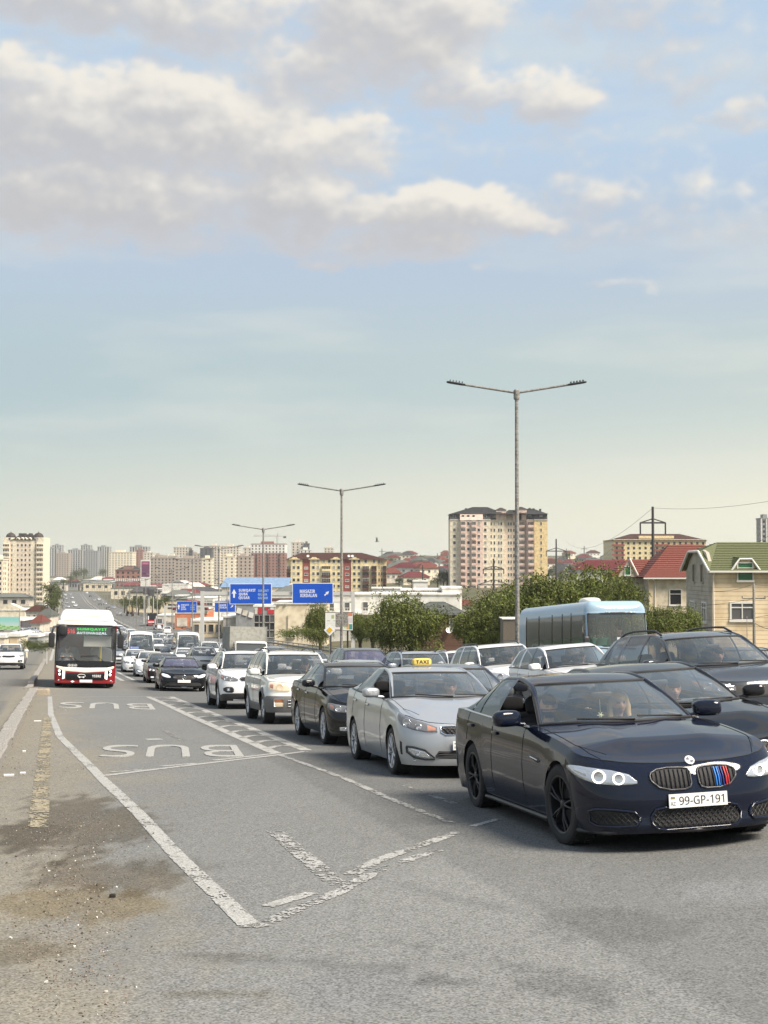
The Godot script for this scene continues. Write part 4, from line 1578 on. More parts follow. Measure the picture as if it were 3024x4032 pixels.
func suv_round() -> Dictionary:
	var gr := [[-0.42, 0.86, 0.88], [-0.36, 0.8, 0.905], [0.0, 0.785, 0.91], [0.36, 0.8, 0.905], [0.42, 0.86, 0.88]]
	var lamp := [[0.46, 0.8, 0.86], [0.6, 0.79, 0.915], [0.85, 0.81, 0.95], [1.02, 0.86, 0.975], [1.12, 0.9, 0.97]]
	var pod := [[0.58, 0.5, 0.58], [0.63, 0.47, 0.63], [0.8, 0.475, 0.635], [0.92, 0.53, 0.6]]
	return {"key": "suv", "L": 4.68, "W": 1.885, "sf": 0.94, "sr": 3.64, "r": 0.362, "ra": 0.41, "zb": 0.24, "df": 0.56, "nf": 2.6,
		"front": [[0.2, 0.08], [0.32, 0.01], [0.5, 0.0], [0.68, 0.01], [0.8, 0.05], [0.9, 0.1], [1.0, 0.2]], "rear": [[0.25, 0.06], [0.6, 0.0], [1.0, 0.03], [1.2, 0.06]],
		"belt": [[0.0, 0.92], [0.08, 0.945], [0.3, 0.995], [0.8, 1.06], [1.45, 1.12], [2.5, 1.14], [3.7, 1.18], [4.68, 1.2]], "crown": 0.065,
		"c0": 1.0, "c1": 1.44, "r0": 1.9, "r1": 2.1, "rr": 4.2, "se": 4.52, "rc": 0.05, "flare": 0.03,
		"rail": [[1.44, 1.135, 0.79], [1.8, 1.39, 0.705], [2.1, 1.56, 0.645], [2.6, 1.64, 0.62], [3.4, 1.64, 0.61], [4.2, 1.57, 0.605], [4.52, 1.22, 0.68]],
		"windows": [[1.6, 1.66, 2.6, 2.56, "glass"], [2.6, 2.56, 2.68, 2.64, "black"], [2.68, 2.64, 3.45, 3.4, "dark"], [3.45, 3.4, 3.58, 3.52, "paint"], [3.58, 3.52, 4.2, 4.02, "dark"], [4.2, 4.02, 4.53, 4.48, "paint"]],
		"doors": [1.5, 2.64, 3.55], "handles": [2.48, 3.4], "seat": 0.5, "wheel": "multi", "plate": 0.52, "mirror": 1.15, "bars": "alloy", "handle": "chrome",
		"clad": [[0.0, 0.46], [0.25, 0.44], [0.5, 0.36], [1.4, 0.36], [4.2, 0.38], [4.68, 0.5]],
		"face": [
			{"kind": "patch", "name": "grille", "q": gr, "one": true, "m": "rubber", "out": 0.004}, {"kind": "mesh", "name": "grille_mesh", "q": gr, "one": true, "lo": 0.8, "hi": 0.9, "step": 0.06, "r": 0.006, "m": "gloss_black"}, {"kind": "rim", "name": "grille_frame", "q": gr, "one": true, "m": "chrome", "r": 0.011},
			{"kind": "patch", "name": "fog_pod", "q": pod, "m": "trim", "out": 0.006}, {"kind": "lamp", "name": "fog_lamp", "q": [[0.69, 0.52, 0.59], [0.79, 0.52, 0.59]], "back": "bowl", "bulbs": [[0.74, 0.555, 0.042, "bowl", "bulb"]]},
			{"kind": "patch", "name": "intake", "q": [[-0.5, 0.33, 0.45], [0.5, 0.33, 0.45]], "one": true, "m": "rubber", "out": 0.02},
			{"kind": "bars", "name": "skid_plate", "q": [[-0.6, 0.25, 0.28], [0.0, 0.25, 0.28], [0.6, 0.25, 0.28]], "one": true, "n": 1, "r": 0.025, "out": 0.02, "m": "alloy"},
			{"kind": "lamp", "name": "headlight", "q": lamp, "bulbs": [[0.66, 0.855, 0.052, "bowl", "projector", "chrome"], [0.84, 0.88, 0.055, "bowl", "projector", "chrome"]], "more": [[[[0.95, 0.86, 0.93], [1.08, 0.9, 0.955]], "amber_lens", "indicator"]]}]}

func suv_upright() -> Dictionary:      # the small off-roader with grey bumpers
	var lamp := [[0.38, 0.745, 0.86], [0.45, 0.735, 0.905], [0.65, 0.745, 0.93], [0.82, 0.78, 0.945], [0.9, 0.83, 0.93]]
	return {"key": "offroad", "L": 4.2, "W": 1.76, "sf": 0.78, "sr": 3.27, "r": 0.352, "ra": 0.4, "zb": 0.27, "df": 0.46, "nf": 2.9,
		"front": [[0.2, 0.06], [0.35, -0.02], [0.6, -0.03], [0.68, 0.02], [0.8, 0.05], [0.9, 0.08], [1.0, 0.16]], "rear": [[0.25, 0.06], [0.6, 0.0], [1.0, 0.02], [1.2, 0.04]],
		"belt": [[0.0, 0.93], [0.08, 0.955], [0.3, 0.99], [0.8, 1.04], [1.25, 1.08], [2.5, 1.1], [4.2, 1.13]], "crown": 0.06,
		"c0": 0.98, "c1": 1.28, "r0": 1.62, "r1": 1.8, "rr": 3.85, "se": 4.1, "rc": 0.045, "flare": 0.05,
		"rail": [[1.28, 1.09, 0.745], [1.55, 1.36, 0.68], [1.8, 1.55, 0.63], [2.3, 1.63, 0.6], [3.2, 1.63, 0.595], [3.85, 1.57, 0.6], [4.1, 1.15, 0.66]],
		"windows": [[1.42, 1.46, 2.3, 2.26, "glass"], [2.3, 2.26, 2.38, 2.34, "black"], [2.38, 2.34, 3.0, 2.96, "dark"], [3.0, 2.96, 3.12, 3.08, "paint"], [3.12, 3.08, 3.75, 3.65, "dark"], [3.75, 3.65, 4.12, 4.06, "paint"]],
		"doors": [1.32, 2.34, 3.1], "handles": [2.2, 2.95], "seat": 0.5, "wheel": "steel", "mirror": 1.15, "bars": "trim",
		"clad": [[0.0, 0.64], [0.3, 0.64], [0.45, 0.45], [1.3, 0.44], [3.6, 0.46], [4.2, 0.62]], "clad_mat": "grey_clad",
		"face": [
			{"kind": "patch", "name": "grille", "q": [[0.06, 0.755, 0.84], [0.1, 0.745, 0.86], [0.3, 0.745, 0.86], [0.34, 0.76, 0.84]], "m": "rubber", "out": 0.004}, {"kind": "bars", "name": "grille_bar", "q": [[0.06, 0.76, 0.85], [0.34, 0.76, 0.85]], "n": 2, "r": 0.007, "m": "trim"},
			{"kind": "patch", "name": "intake", "q": [[-0.4, 0.4, 0.56], [0.4, 0.4, 0.56]], "one": true, "m": "rubber", "out": 0.018}, {"kind": "bars", "name": "intake_bar", "q": [[-0.42, 0.38, 0.57], [0.42, 0.38, 0.57]], "one": true, "n": 3, "r": 0.014, "out": 0.03, "m": "alloy"},
			{"kind": "rim", "name": "fog_frame", "q": [[0.53, 0.4, 0.57], [0.74, 0.4, 0.57]], "out": 0.02, "m": "alloy", "r": 0.012}, {"kind": "patch", "name": "indicator", "q": [[0.54, 0.5, 0.565], [0.73, 0.5, 0.565]], "out": 0.018, "m": "amber_lens"}, {"kind": "patch", "name": "fog_lamp", "q": [[0.54, 0.405, 0.495], [0.73, 0.405, 0.495]], "out": 0.018, "m": "bowl"},
			{"kind": "lamp", "name": "headlight", "q": lamp, "back": "bowl", "bulbs": [[0.6, 0.83, 0.085, "bowl", "reflector"]], "more": [[[[0.76, 0.8, 0.9], [0.86, 0.83, 0.9]], "amber_lens", "indicator"]]}]}

func resized(base: Dictionary, key: String, ls: float, ws: float, hs: float, more := {}) -> Dictionary:
	var clean := base.duplicate()
	clean.erase("sh")
	clean.erase("ws")
	var sp := clean.duplicate(true)
	sp.key = key
	for k in ["L", "c0", "c1", "r0", "r1", "rr", "se", "sf", "sr", "df"]:
		sp[k] *= ls
	sp.W *= ws
	for k in ["front", "rear"]:
		for e in sp[k]:
			e[0] *= hs
	for e in sp.belt:
		e[0] *= ls
		e[1] *= hs
	for e in sp.rail:
		e[0] *= ls
		e[1] *= hs
		e[2] *= ws
	for e in sp.windows:
		for i in 4:
			e[i] *= ls
	for k in ["doors", "handles"]:
		for i in sp[k].size():
			sp[k][i] *= ls
	if sp.has("clad"):
		for e in sp.clad:
			e[0] *= ls
			e[1] *= hs
	for it in sp.face:
		for e in it.q:
			e[0] *= ws
			e[1] *= hs
			e[2] *= hs
		for k in ["lo", "hi"]:
			if it.has(k):
				it[k] *= hs
		for r in it.get("bulbs", []):
			r[0] *= ws
			r[1] *= hs
		for pz in it.get("more", []):
			for e in pz[0]:
				e[0] *= ws
				e[1] *= hs
				e[2] *= hs
	if sp.has("plate"):
		sp.plate *= hs
	sp.seat *= hs
	sp.merge(more, true)
	return sp

# ---------- badges ----------
func disc_badge(root: Node3D, sp: Dictionary, z: float) -> void:      # round badge in four quarters
	var c := on_shell(sp.sh, 0.0, z, 0.004)
	var n := (on_shell(sp.sh, 0.0, z, 0.004) - on_shell(sp.sh, 0.0, z - 0.05, 0.004))
	var up := n.normalized()
	var bas := Basis(Vector3.RIGHT, up, Vector3.RIGHT.cross(up))
	var b := MB.new()
	var flat := Basis(bas.x, bas.z, -bas.y)
	b.lathe([[0.042, 0.0], [0.042, 0.008], [0.034, 0.01], [0.033, 0.004]], c, flat, 24)
	for q in 4:
		b.c = Color(0.7, 0.7, 0.7) if q % 2 == 0 else Color(0.04, 0.05, 0.08)
		for i in 5:
			var a := PI * 0.5 * (q + i / 5.0)
			var a2 := PI * 0.5 * (q + (i + 1) / 5.0)
			b.tri(c + bas.z * 0.006, c + bas.z * 0.006 + (bas.x * cos(a) + bas.y * sin(a)) * 0.033, c + bas.z * 0.006 + (bas.x * cos(a2) + bas.y * sin(a2)) * 0.033)
	var m := mat("badge_print", Color(1, 1, 1), 0.3)
	m.vertex_color_use_as_albedo = true
	put("badge", b.mesh(true), m, root)

func oval_badge(root: Node3D, sp: Dictionary, z: float) -> void:
	var c := on_shell(sp.sh, 0.0, z, 0.006)
	var b := MB.new()
	var ring := []
	for i in 25:
		var a := TAU * i / 24.0
		ring.append(c + Vector3(cos(a) * 0.062, sin(a) * 0.028, -0.02 * sin(a)))
	b.tube(ring, 0.005, 5)
	pillow(b, c - Vector3(0, 0, 0.006), Vector3(0.116, 0.05, 0.014), 0.9)
	var o := put("badge", b.mesh(), mats.chrome, root)
	lettering("KIA", 0.026, mats.plate_ink, o, Transform3D(Basis(), c + Vector3(0, 0, 0.002)), "badge_letters", 0.075)

func star_badge(root: Node3D, sp: Dictionary, z: float) -> void:      # ring with three rays, on a bright bar
	var c := on_shell(sp.sh, 0.0, z, 0.02)
	var b := MB.new()
	var ring := []
	for i in 25:
		var a := TAU * i / 24.0
		ring.append(c + Vector3(cos(a), sin(a), 0) * 0.085)
	b.tube(ring, 0.009, 6)
	for k in 3:
		var a := PI * 0.5 + TAU * k / 3.0
		b.tube([c, c + Vector3(cos(a), sin(a), 0) * 0.085], 0.016, 5, 1.0, 0.004)
	put("badge", b.mesh(), mats.chrome, root)

# ---------- people: one skin round a skeleton ----------
func net(bones: Array, cell: float, paint_by: Callable) -> ArrayMesh:      # bones: [from, to, radius, radius]
	var lo := Vector3.ONE * 9.0
	var hi := -lo
	for q in bones:
		lo = lo.min(q[0] - Vector3.ONE * (q[2] + 0.03)).min(q[1] - Vector3.ONE * (q[3] + 0.03))
		hi = hi.max(q[0] + Vector3.ONE * (q[2] + 0.03)).max(q[1] + Vector3.ONE * (q[3] + 0.03))
	var nx := int((hi.x - lo.x) / cell) + 2
	var ny := int((hi.y - lo.y) / cell) + 2
	var nz := int((hi.z - lo.z) / cell) + 2
	var f := PackedFloat32Array()
	f.resize(nx * ny * nz)
	f.fill(0.5)
	var k := 0.022
	for q in bones:      # smooth minimum, one bone after the other, near each bone only
		var a: Vector3 = q[0]
		var ab: Vector3 = q[1] - q[0]
		var l2 := maxf(1e-8, ab.length_squared())
		var m := 0.07 + maxf(q[2], q[3])
		var i0 := ((q[0] as Vector3).min(q[1]) - Vector3.ONE * m - lo) / cell
		var i1 := ((q[0] as Vector3).max(q[1]) + Vector3.ONE * m - lo) / cell
		for z in range(maxi(0, int(i0.z)), mini(nz, int(i1.z) + 1)):
			for y in range(maxi(0, int(i0.y)), mini(ny, int(i1.y) + 1)):
				for x in range(maxi(0, int(i0.x)), mini(nx, int(i1.x) + 1)):
					var p := lo + Vector3(x, y, z) * cell
					var t := clampf((p - a).dot(ab) / l2, 0.0, 1.0)
					var d := (p - a - ab * t).length() - lerpf(q[2], q[3], t)
					var at := (z * ny + y) * nx + x
					var e := f[at]
					var h := clampf(0.5 + 0.5 * (e - d) / k, 0.0, 1.0)
					f[at] = lerpf(e, d, h) - k * h * (1.0 - h)
	var b := MB.new()
	var id := {}
	for z in nz - 1:
		for y in ny - 1:
			for x in nx - 1:
				var sum := Vector3.ZERO
				var n := 0
				for e in [[0, 0, 0, 1, 0, 0], [0, 1, 0, 1, 1, 0], [0, 0, 1, 1, 0, 1], [0, 1, 1, 1, 1, 1], [0, 0, 0, 0, 1, 0], [1, 0, 0, 1, 1, 0], [0, 0, 1, 0, 1, 1], [1, 0, 1, 1, 1, 1], [0, 0, 0, 0, 0, 1], [1, 0, 0, 1, 0, 1], [0, 1, 0, 0, 1, 1], [1, 1, 0, 1, 1, 1]] if mixed(f, nx, ny, x, y, z) else []:
					var va := f[((z + e[2]) * ny + y + e[1]) * nx + x + e[0]]
					var vb := f[((z + e[5]) * ny + y + e[4]) * nx + x + e[3]]
					if (va < 0.0) != (vb < 0.0):
						var t := va / (va - vb)
						sum += Vector3(lerpf(e[0], e[3], t), lerpf(e[1], e[4], t), lerpf(e[2], e[5], t))
						n += 1
				if n:
					id[(z * ny + y) * nx + x] = b.v.size()
					var p := lo + (Vector3(x, y, z) + sum / n) * cell
					b.v.append(p)
					b.col.append(paint_by.call(p))
	for c in id:
		var x: int = c % nx
		var y: int = (c / nx) % ny
		var z: int = c / (nx * ny)
		var v0 := f[c]
		for ax in 3:
			var step: int = [1, nx, nx * ny][ax]
			var v1 := f[c + step]
			if (v0 < 0.0) == (v1 < 0.0):
				continue
			var s1: int = [nx, nx * ny, 1][ax]
			var s2: int = [nx * ny, 1, nx][ax]
			if id.has(c - s1) and id.has(c - s2) and id.has(c - s1 - s2):
				var q := [id[c], id[c - s1], id[c - s1 - s2], id[c - s2]]
				if v0 < 0.0:
					b.ix.append_array(PackedInt32Array([q[0], q[2], q[1], q[0], q[3], q[2]]))
				else:
					b.ix.append_array(PackedInt32Array([q[0], q[1], q[2], q[0], q[2], q[3]]))
	return b.mesh(true)

func mixed(f: PackedFloat32Array, nx: int, ny: int, x: int, y: int, z: int) -> bool:
	var a := (z * ny + y) * nx + x
	var s := f[a] < 0.0
	var u := nx * ny
	return s != (f[a + 1] < 0.0) or s != (f[a + nx] < 0.0) or s != (f[a + nx + 1] < 0.0) or s != (f[a + u] < 0.0) or s != (f[a + u + 1] < 0.0) or s != (f[a + u + nx] < 0.0) or s != (f[a + u + nx + 1] < 0.0)

func sitting(kind: String) -> Array:      # [body mesh, hair mesh]; seat at the origin, facing +z
	var key := "person_" + kind
	if meshes.has(key):
		return meshes[key]
	var v := Vector3(0, 0.0, 0)
	var drives := kind != "passenger"
	var woman := kind == "woman"
	var sw := 0.155 if woman else 0.185
	var hx := 0.02 if woman else 0.0
	var bones := [[Vector3(0, 0.08, 0), Vector3(0, 0.3, -0.05), 0.13, 0.13], [Vector3(-0.05, 0.36, -0.06), Vector3(0.05, 0.36, -0.06), 0.125, 0.125], [Vector3(-sw, 0.475, -0.08), Vector3(sw, 0.475, -0.08), 0.07, 0.07],
		[Vector3(0, 0.5, -0.07), Vector3(hx, 0.62, -0.03), 0.055, 0.05], [Vector3(hx, 0.685, -0.015), Vector3(hx, 0.735, -0.02), 0.078, 0.086], [Vector3(hx, 0.635, 0.035), Vector3(hx, 0.66, 0.03), 0.036, 0.052],
		[Vector3(hx, 0.672, 0.088), Vector3(hx, 0.705, 0.075), 0.011, 0.007], [Vector3(hx - 0.03, 0.722, 0.052), Vector3(hx + 0.03, 0.722, 0.052), 0.016, 0.016], [Vector3(hx - 0.012, 0.648, 0.078), Vector3(hx + 0.012, 0.648, 0.078), 0.008, 0.008],
		[Vector3(hx - 0.084, 0.69, -0.02), Vector3(hx - 0.084, 0.715, -0.025), 0.012, 0.014], [Vector3(hx + 0.084, 0.69, -0.02), Vector3(hx + 0.084, 0.715, -0.025), 0.012, 0.014]]
	for s in [-1.0, 1.0]:
		var sh := Vector3(s * (sw + 0.02), 0.47, -0.07)
		var el := Vector3(s * 0.27, 0.25, 0.12) if drives else Vector3(s * 0.24, 0.2, 0.06)
		var ha := Vector3(s * 0.165, 0.38, 0.4) if drives else Vector3(s * 0.1, 0.13, 0.3)
		bones.append_array([[sh, el, 0.058, 0.044], [el, ha, 0.042, 0.027], [ha, ha + Vector3(-s * 0.01, 0.02, 0.05), 0.03, 0.028]])
		for i in 4:
			var k := ha + Vector3(-s * (0.005 + 0.018 * (i - 1.5)), 0.02 + 0.012 * (i - 1.5), 0.07)
			bones.append([k, k + Vector3(-s * 0.012, -0.035, 0.012), 0.0095, 0.008])
		bones.append([ha + Vector3(-s * 0.02, 0.015, 0.03), ha + Vector3(-s * 0.05, 0.04, 0.05), 0.011, 0.009])
		bones.append_array([[Vector3(s * 0.09, 0.05, 0.02), Vector3(s * 0.12, 0.08, 0.42), 0.085, 0.065], [Vector3(s * 0.12, 0.07, 0.42), Vector3(s * 0.12, -0.22, 0.52), 0.058, 0.045]])
	var skin := Color(0.5, 0.3, 0.22) if not woman else Color(0.6, 0.4, 0.31)
	var cloth: Color = {"driver": Color(0.035, 0.04, 0.05), "woman": Color(0.45, 0.5, 0.52), "passenger": Color(0.02, 0.02, 0.025), "driver_pale": Color(0.4, 0.38, 0.36)}[kind]
	var beard := kind == "passenger"
	var mesh := net(bones, 0.0135, func(p: Vector3) -> Color:
		var q := p - Vector3(hx, 0, 0)
		if q.y > 0.73 and absf(absf(q.x) - 0.032) < 0.02 and q.y < 0.745 and q.z > 0.05:
			return skin * 0.45
		if q.y > 0.69 and q.y < 0.722 and absf(absf(q.x) - 0.032) < 0.014 and q.z > 0.055:
			return skin * 0.38
		if beard and q.y > 0.58 and q.y < 0.675 and q.z > -0.02 and not (absf(q.y - 0.652) < 0.006):
			return Color(0.025, 0.018, 0.014)
		if q.y > 0.64 and q.y < 0.656 and absf(q.x) < 0.024 and q.z > 0.06:
			return skin * Color(0.85, 0.55, 0.5)
		if q.y > 0.545:
			return skin
		if p.z > 0.34 and p.y > 0.3 or (not drives and p.z > 0.29 and p.y > 0.1 and absf(p.x) < 0.17):
			return skin
		if p.y < 0.16 and p.z > 0.0:
			return Color(0.03, 0.032, 0.045)
		return cloth)
	var hair := [[Vector3(hx, 0.745, -0.04), Vector3(hx, 0.755, 0.015), 0.088, 0.073], [Vector3(hx, 0.7, -0.065), Vector3(hx, 0.66, -0.06), 0.07, 0.05]]
	if woman:
		for s in [-1.0, 1.0]:
			hair.append_array([[Vector3(hx + s * 0.055, 0.755, -0.01), Vector3(hx + s * 0.088, 0.66, -0.03), 0.045, 0.038], [Vector3(hx + s * 0.088, 0.66, -0.03), Vector3(hx + s * 0.1, 0.5, -0.01), 0.038, 0.032]])
		hair.append([Vector3(hx, 0.7, -0.08), Vector3(hx, 0.5, -0.12), 0.07, 0.06])
	var hc := Color(0.55, 0.42, 0.24) if woman else Color(0.018, 0.014, 0.012)
	meshes[key] = [mesh, net(hair, 0.0135, func(_p): return hc)]
	return meshes[key]

func seat_person(root: Node3D, sp: Dictionary, kind: String, label: String, side := 1.0) -> void:
	var m := sitting(kind)
	var o := Node3D.new()
	o.name = numbered("person")
	o.transform = root.transform * Transform3D(Basis(Vector3.UP, rng.randf_range(-0.15, 0.15)), Vector3(0.37 * side, sp.seat + 0.1, sp.L * 0.5 - sp.c1 - 1.12 + 0.19))
	add_child(o)
	tag(o, label, "person", "people in the vehicles")
	var sk := mat("people", Color(1, 1, 1), 0.7)
	sk.vertex_color_use_as_albedo = true
	put("body", m[0], sk, o)
	put("hair", m[1], sk, o)

# ---------- coaches and vans: an upright shell with a waist ----------
func boxy_parts(sp: Dictionary) -> Array:
	if meshes.has(sp.key):
		return meshes[sp.key]
	var out := []
	var low := sp.duplicate()
	low.belt = [[0.0, sp.waist], [sp.L, sp.waist]]
	var up := sp.duplicate()
	up.belt = [[0.0, sp.eave], [sp.L, sp.eave]]
	up.zb = sp.zb
	low.belt[0][1] = sp.eave
	low.belt[1][1] = sp.eave
	var sh := shell(up)
	var n: int = sh.S.size()
	var b := MB.new()
	for side in [-1.0, 1.0]:
		var rows := []
		for j in n:
			var row := PackedVector3Array()
			var lo := arch(sp, sh.S[j], sp.ra)
			for i in 11:
				var p := shell_point(up, sh.S[j], sh.X[j], sh.F[j], sh.R[j], lerpf(lo, sp.waist, i / 10.0), sp.eave)
				row.append(Vector3(p.x * side, p.y, p.z))
			rows.append(row)
		b.grid(rows, side > 0)
	out.append(["body", b.mesh(), "paint"])
	# cornice and roof
	b = MB.new()
	var rows2 := []
	for i in 10:
		var f := i / 9.0
		var row := PackedVector3Array()
		for side in [1.0, -1.0]:
			for jj in n:
				var j := jj if side > 0 else n - 1 - jj
				var p := shell_point(up, sh.S[j], sh.X[j], sh.F[j], sh.R[j], sp.eave, sp.eave)
				var a := f * PI * 0.5
				var k: float = 1.0 - sp.round * (1.0 - cos(a)) / maxf(0.4, p.x if p.x > 0.4 else 0.4)
				var zk: float = sp.round * (1.0 - cos(a))
				row.append(Vector3(p.x * k * side, sp.eave + sp.cap * sin(a) + (0.04 if i == 0 else 0.0) * 0.0, clampf(p.z, -sp.L * 0.5 + zk, sp.L * 0.5 - zk * sp.get("nose_round", 1.0) - pc(sp.front, sp.eave))))
		rows2.append(row)
	b.grid(rows2, false, true)
	var lid := PackedVector3Array(rows2[9])
	var c := Vector3(0, sp.eave + sp.cap + 0.03, 0)
	for k in lid.size():
		b.tri(c, lid[(k + 1) % lid.size()], lid[k])
	out.append(["roof", b.mesh(), sp.get("roof_mat", "paint")])
	# the front screen
	var g: float = sp.screen_l
	b = MB.new()
	var rws := []
	for i in 9:
		var row := PackedVector3Array()
		for k in 25:
			row.append(on_shell(sh, lerpf(-g, g, k / 24.0), lerpf(sp.screen_lo, sp.screen_hi, i / 8.0), -0.004))
		rws.append(row)
	b.grid(rws)
	out.append(["windscreen", b.mesh(), "coach_glass"])
	b = MB.new()
	var q := [[-g, sp.screen_lo, sp.screen_hi], [-g * 0.5, sp.screen_lo, sp.screen_hi], [0.0, sp.screen_lo, sp.screen_hi], [g * 0.5, sp.screen_lo, sp.screen_hi], [g, sp.screen_lo, sp.screen_hi]]
	b.tube(rim_of(sh, q, 0.0), 0.025, 6)
	out.append(["windscreen_seal", b.mesh(), "rubber"])
	# what is left of the front between waist and cornice
	for pz in [[sp.waist, sp.screen_lo], [sp.screen_hi, sp.eave]]:
		if pz[1] - pz[0] > 0.01:
			b = MB.new()
			patch(b, sh, [[-g, pz[0], pz[1]], [g, pz[0], pz[1]]], 0.0, 3)
			out.append(["front_panel", b.mesh(), sp.get("band_mat", "paint")])
	# sides: posts and windows
	for side in [-1.0, 1.0]:
		var l0 := g
		var end: float = sh.A[-1]
		var cuts: Array = sp.cuts
		for i in cuts.size() + 1:
			var a: float = l_at(sh, cuts[i - 1]) if i > 0 else g
			var e: float = l_at(sh, cuts[i]) if i < cuts.size() else end
			b = MB.new()
			if a > g:
				patch(b, sh, [[(a - 0.03) * side, sp.waist, sp.eave], [(a + 0.03) * side, sp.waist, sp.eave]], 0.012, 4)
			else:
				patch(b, sh, [[a * side, sp.waist, sp.eave], [(a + 0.1) * side, sp.waist, sp.eave]], 0.002, 6)
			out.append(["window_post", b.mesh(), sp.get("post_mat", "gloss_black") if a > g else sp.get("corner_mat", "paint")])
			if i < cuts.size():
				b = MB.new()
				var a2 := a + (0.1 if i == 0 else 0.03)
				var rr := []
				for y in 5:
					var row := PackedVector3Array()
					for k in 9:
						row.append(on_shell(sh, lerpf(a2, e - 0.03, k / 8.0) * side, lerpf(sp.waist, sp.side_hi, y / 4.0), 0.0))
					rr.append(row)
				b.grid(rr, side < 0)
				out.append(["side_window", b.mesh(), "side_glass" if not sp.get("solid", false) else "paint"])
				b = MB.new()
				patch(b, sh, [[a * side, sp.side_hi, sp.eave], [e * side, sp.side_hi, sp.eave]], 0.002, 2)
				out.append(["cornice", b.mesh(), "paint"])
			else:
				b = MB.new()
				patch(b, sh, [[a * side, sp.waist, sp.eave], [end * side, sp.waist, sp.eave]], 0.0, 4)
				out.append(["rear_panel", b.mesh(), "paint"])
	# floor, seats, dash
	b = MB.new()
	b.span(Vector3(-sp.W * 0.5 + 0.12, sp.zb + 0.25, -sp.L * 0.5 + 0.15), Vector3(sp.W * 0.5 - 0.12, sp.zb + 0.4, sp.L * 0.5 - 0.25))
	b.span(Vector3(-sp.W * 0.5 + 0.34, sp.zb + 0.03, -sp.L * 0.5 + 0.3), Vector3(sp.W * 0.5 - 0.34, sp.zb + 0.3, sp.L * 0.5 - 0.3))
	out.append(["floor_pan", b.mesh(), "rubber"])
	b = MB.new()
	b.span(Vector3(-sp.W * 0.5 + 0.15, sp.waist - 0.4, sp.L * 0.5 - 0.75), Vector3(sp.W * 0.5 - 0.15, sp.screen_lo - 0.03, sp.L * 0.5 - 0.22))
	out.append(["dashboard", b.mesh(), "dash"])
	var z: float = sp.L * 0.5 - 1.5
	while z > -sp.L * 0.5 + 0.8:
		for x in [-sp.W * 0.28, sp.W * 0.28]:
			b = MB.new()
			pillow(b, Vector3(x, sp.zb + 0.75, z), Vector3(sp.W * 0.34, 0.14, 0.42), 0.4)
			pillow(b, Vector3(x, sp.zb + 1.1, z - 0.22), Vector3(sp.W * 0.34, 0.75, 0.12), 0.4)
			out.append(["seat", b.mesh(), sp.get("seat_mat", "seat_grey")])
		z -= 0.95 if sp.L < 9.0 else 1.6
	sp["sh"] = sh
	for it in sp.face:
		var one: bool = it.get("one", false)
		for side in ([1] if one else [-1, 1]):
			b = MB.new()
			var qq: Array = it.q if side > 0 or it.kind == "round" else mirror_list(it.q)
			if it.kind == "rim":
				b.tube(rim_of(sh, qq, it.get("out", 0.01)), it.get("r", 0.012), 6)
			elif it.kind == "round":
				var p := on_shell(sh, it.q[0] * side, it.q[1], it.get("out", 0.006))
				b.lathe([[0.0, 0.02], [it.q[2] * 0.7, 0.02], [it.q[2], 0.012], [it.q[2], -0.02]], p, Basis(Vector3.RIGHT, Vector3.BACK, Vector3.DOWN), 14)
			else:
				patch(b, sh, qq, it.get("out", 0.006), it.get("rows", 4))
			out.append([it.name, b.mesh(), it.m])
	meshes[sp.key] = out
	return out

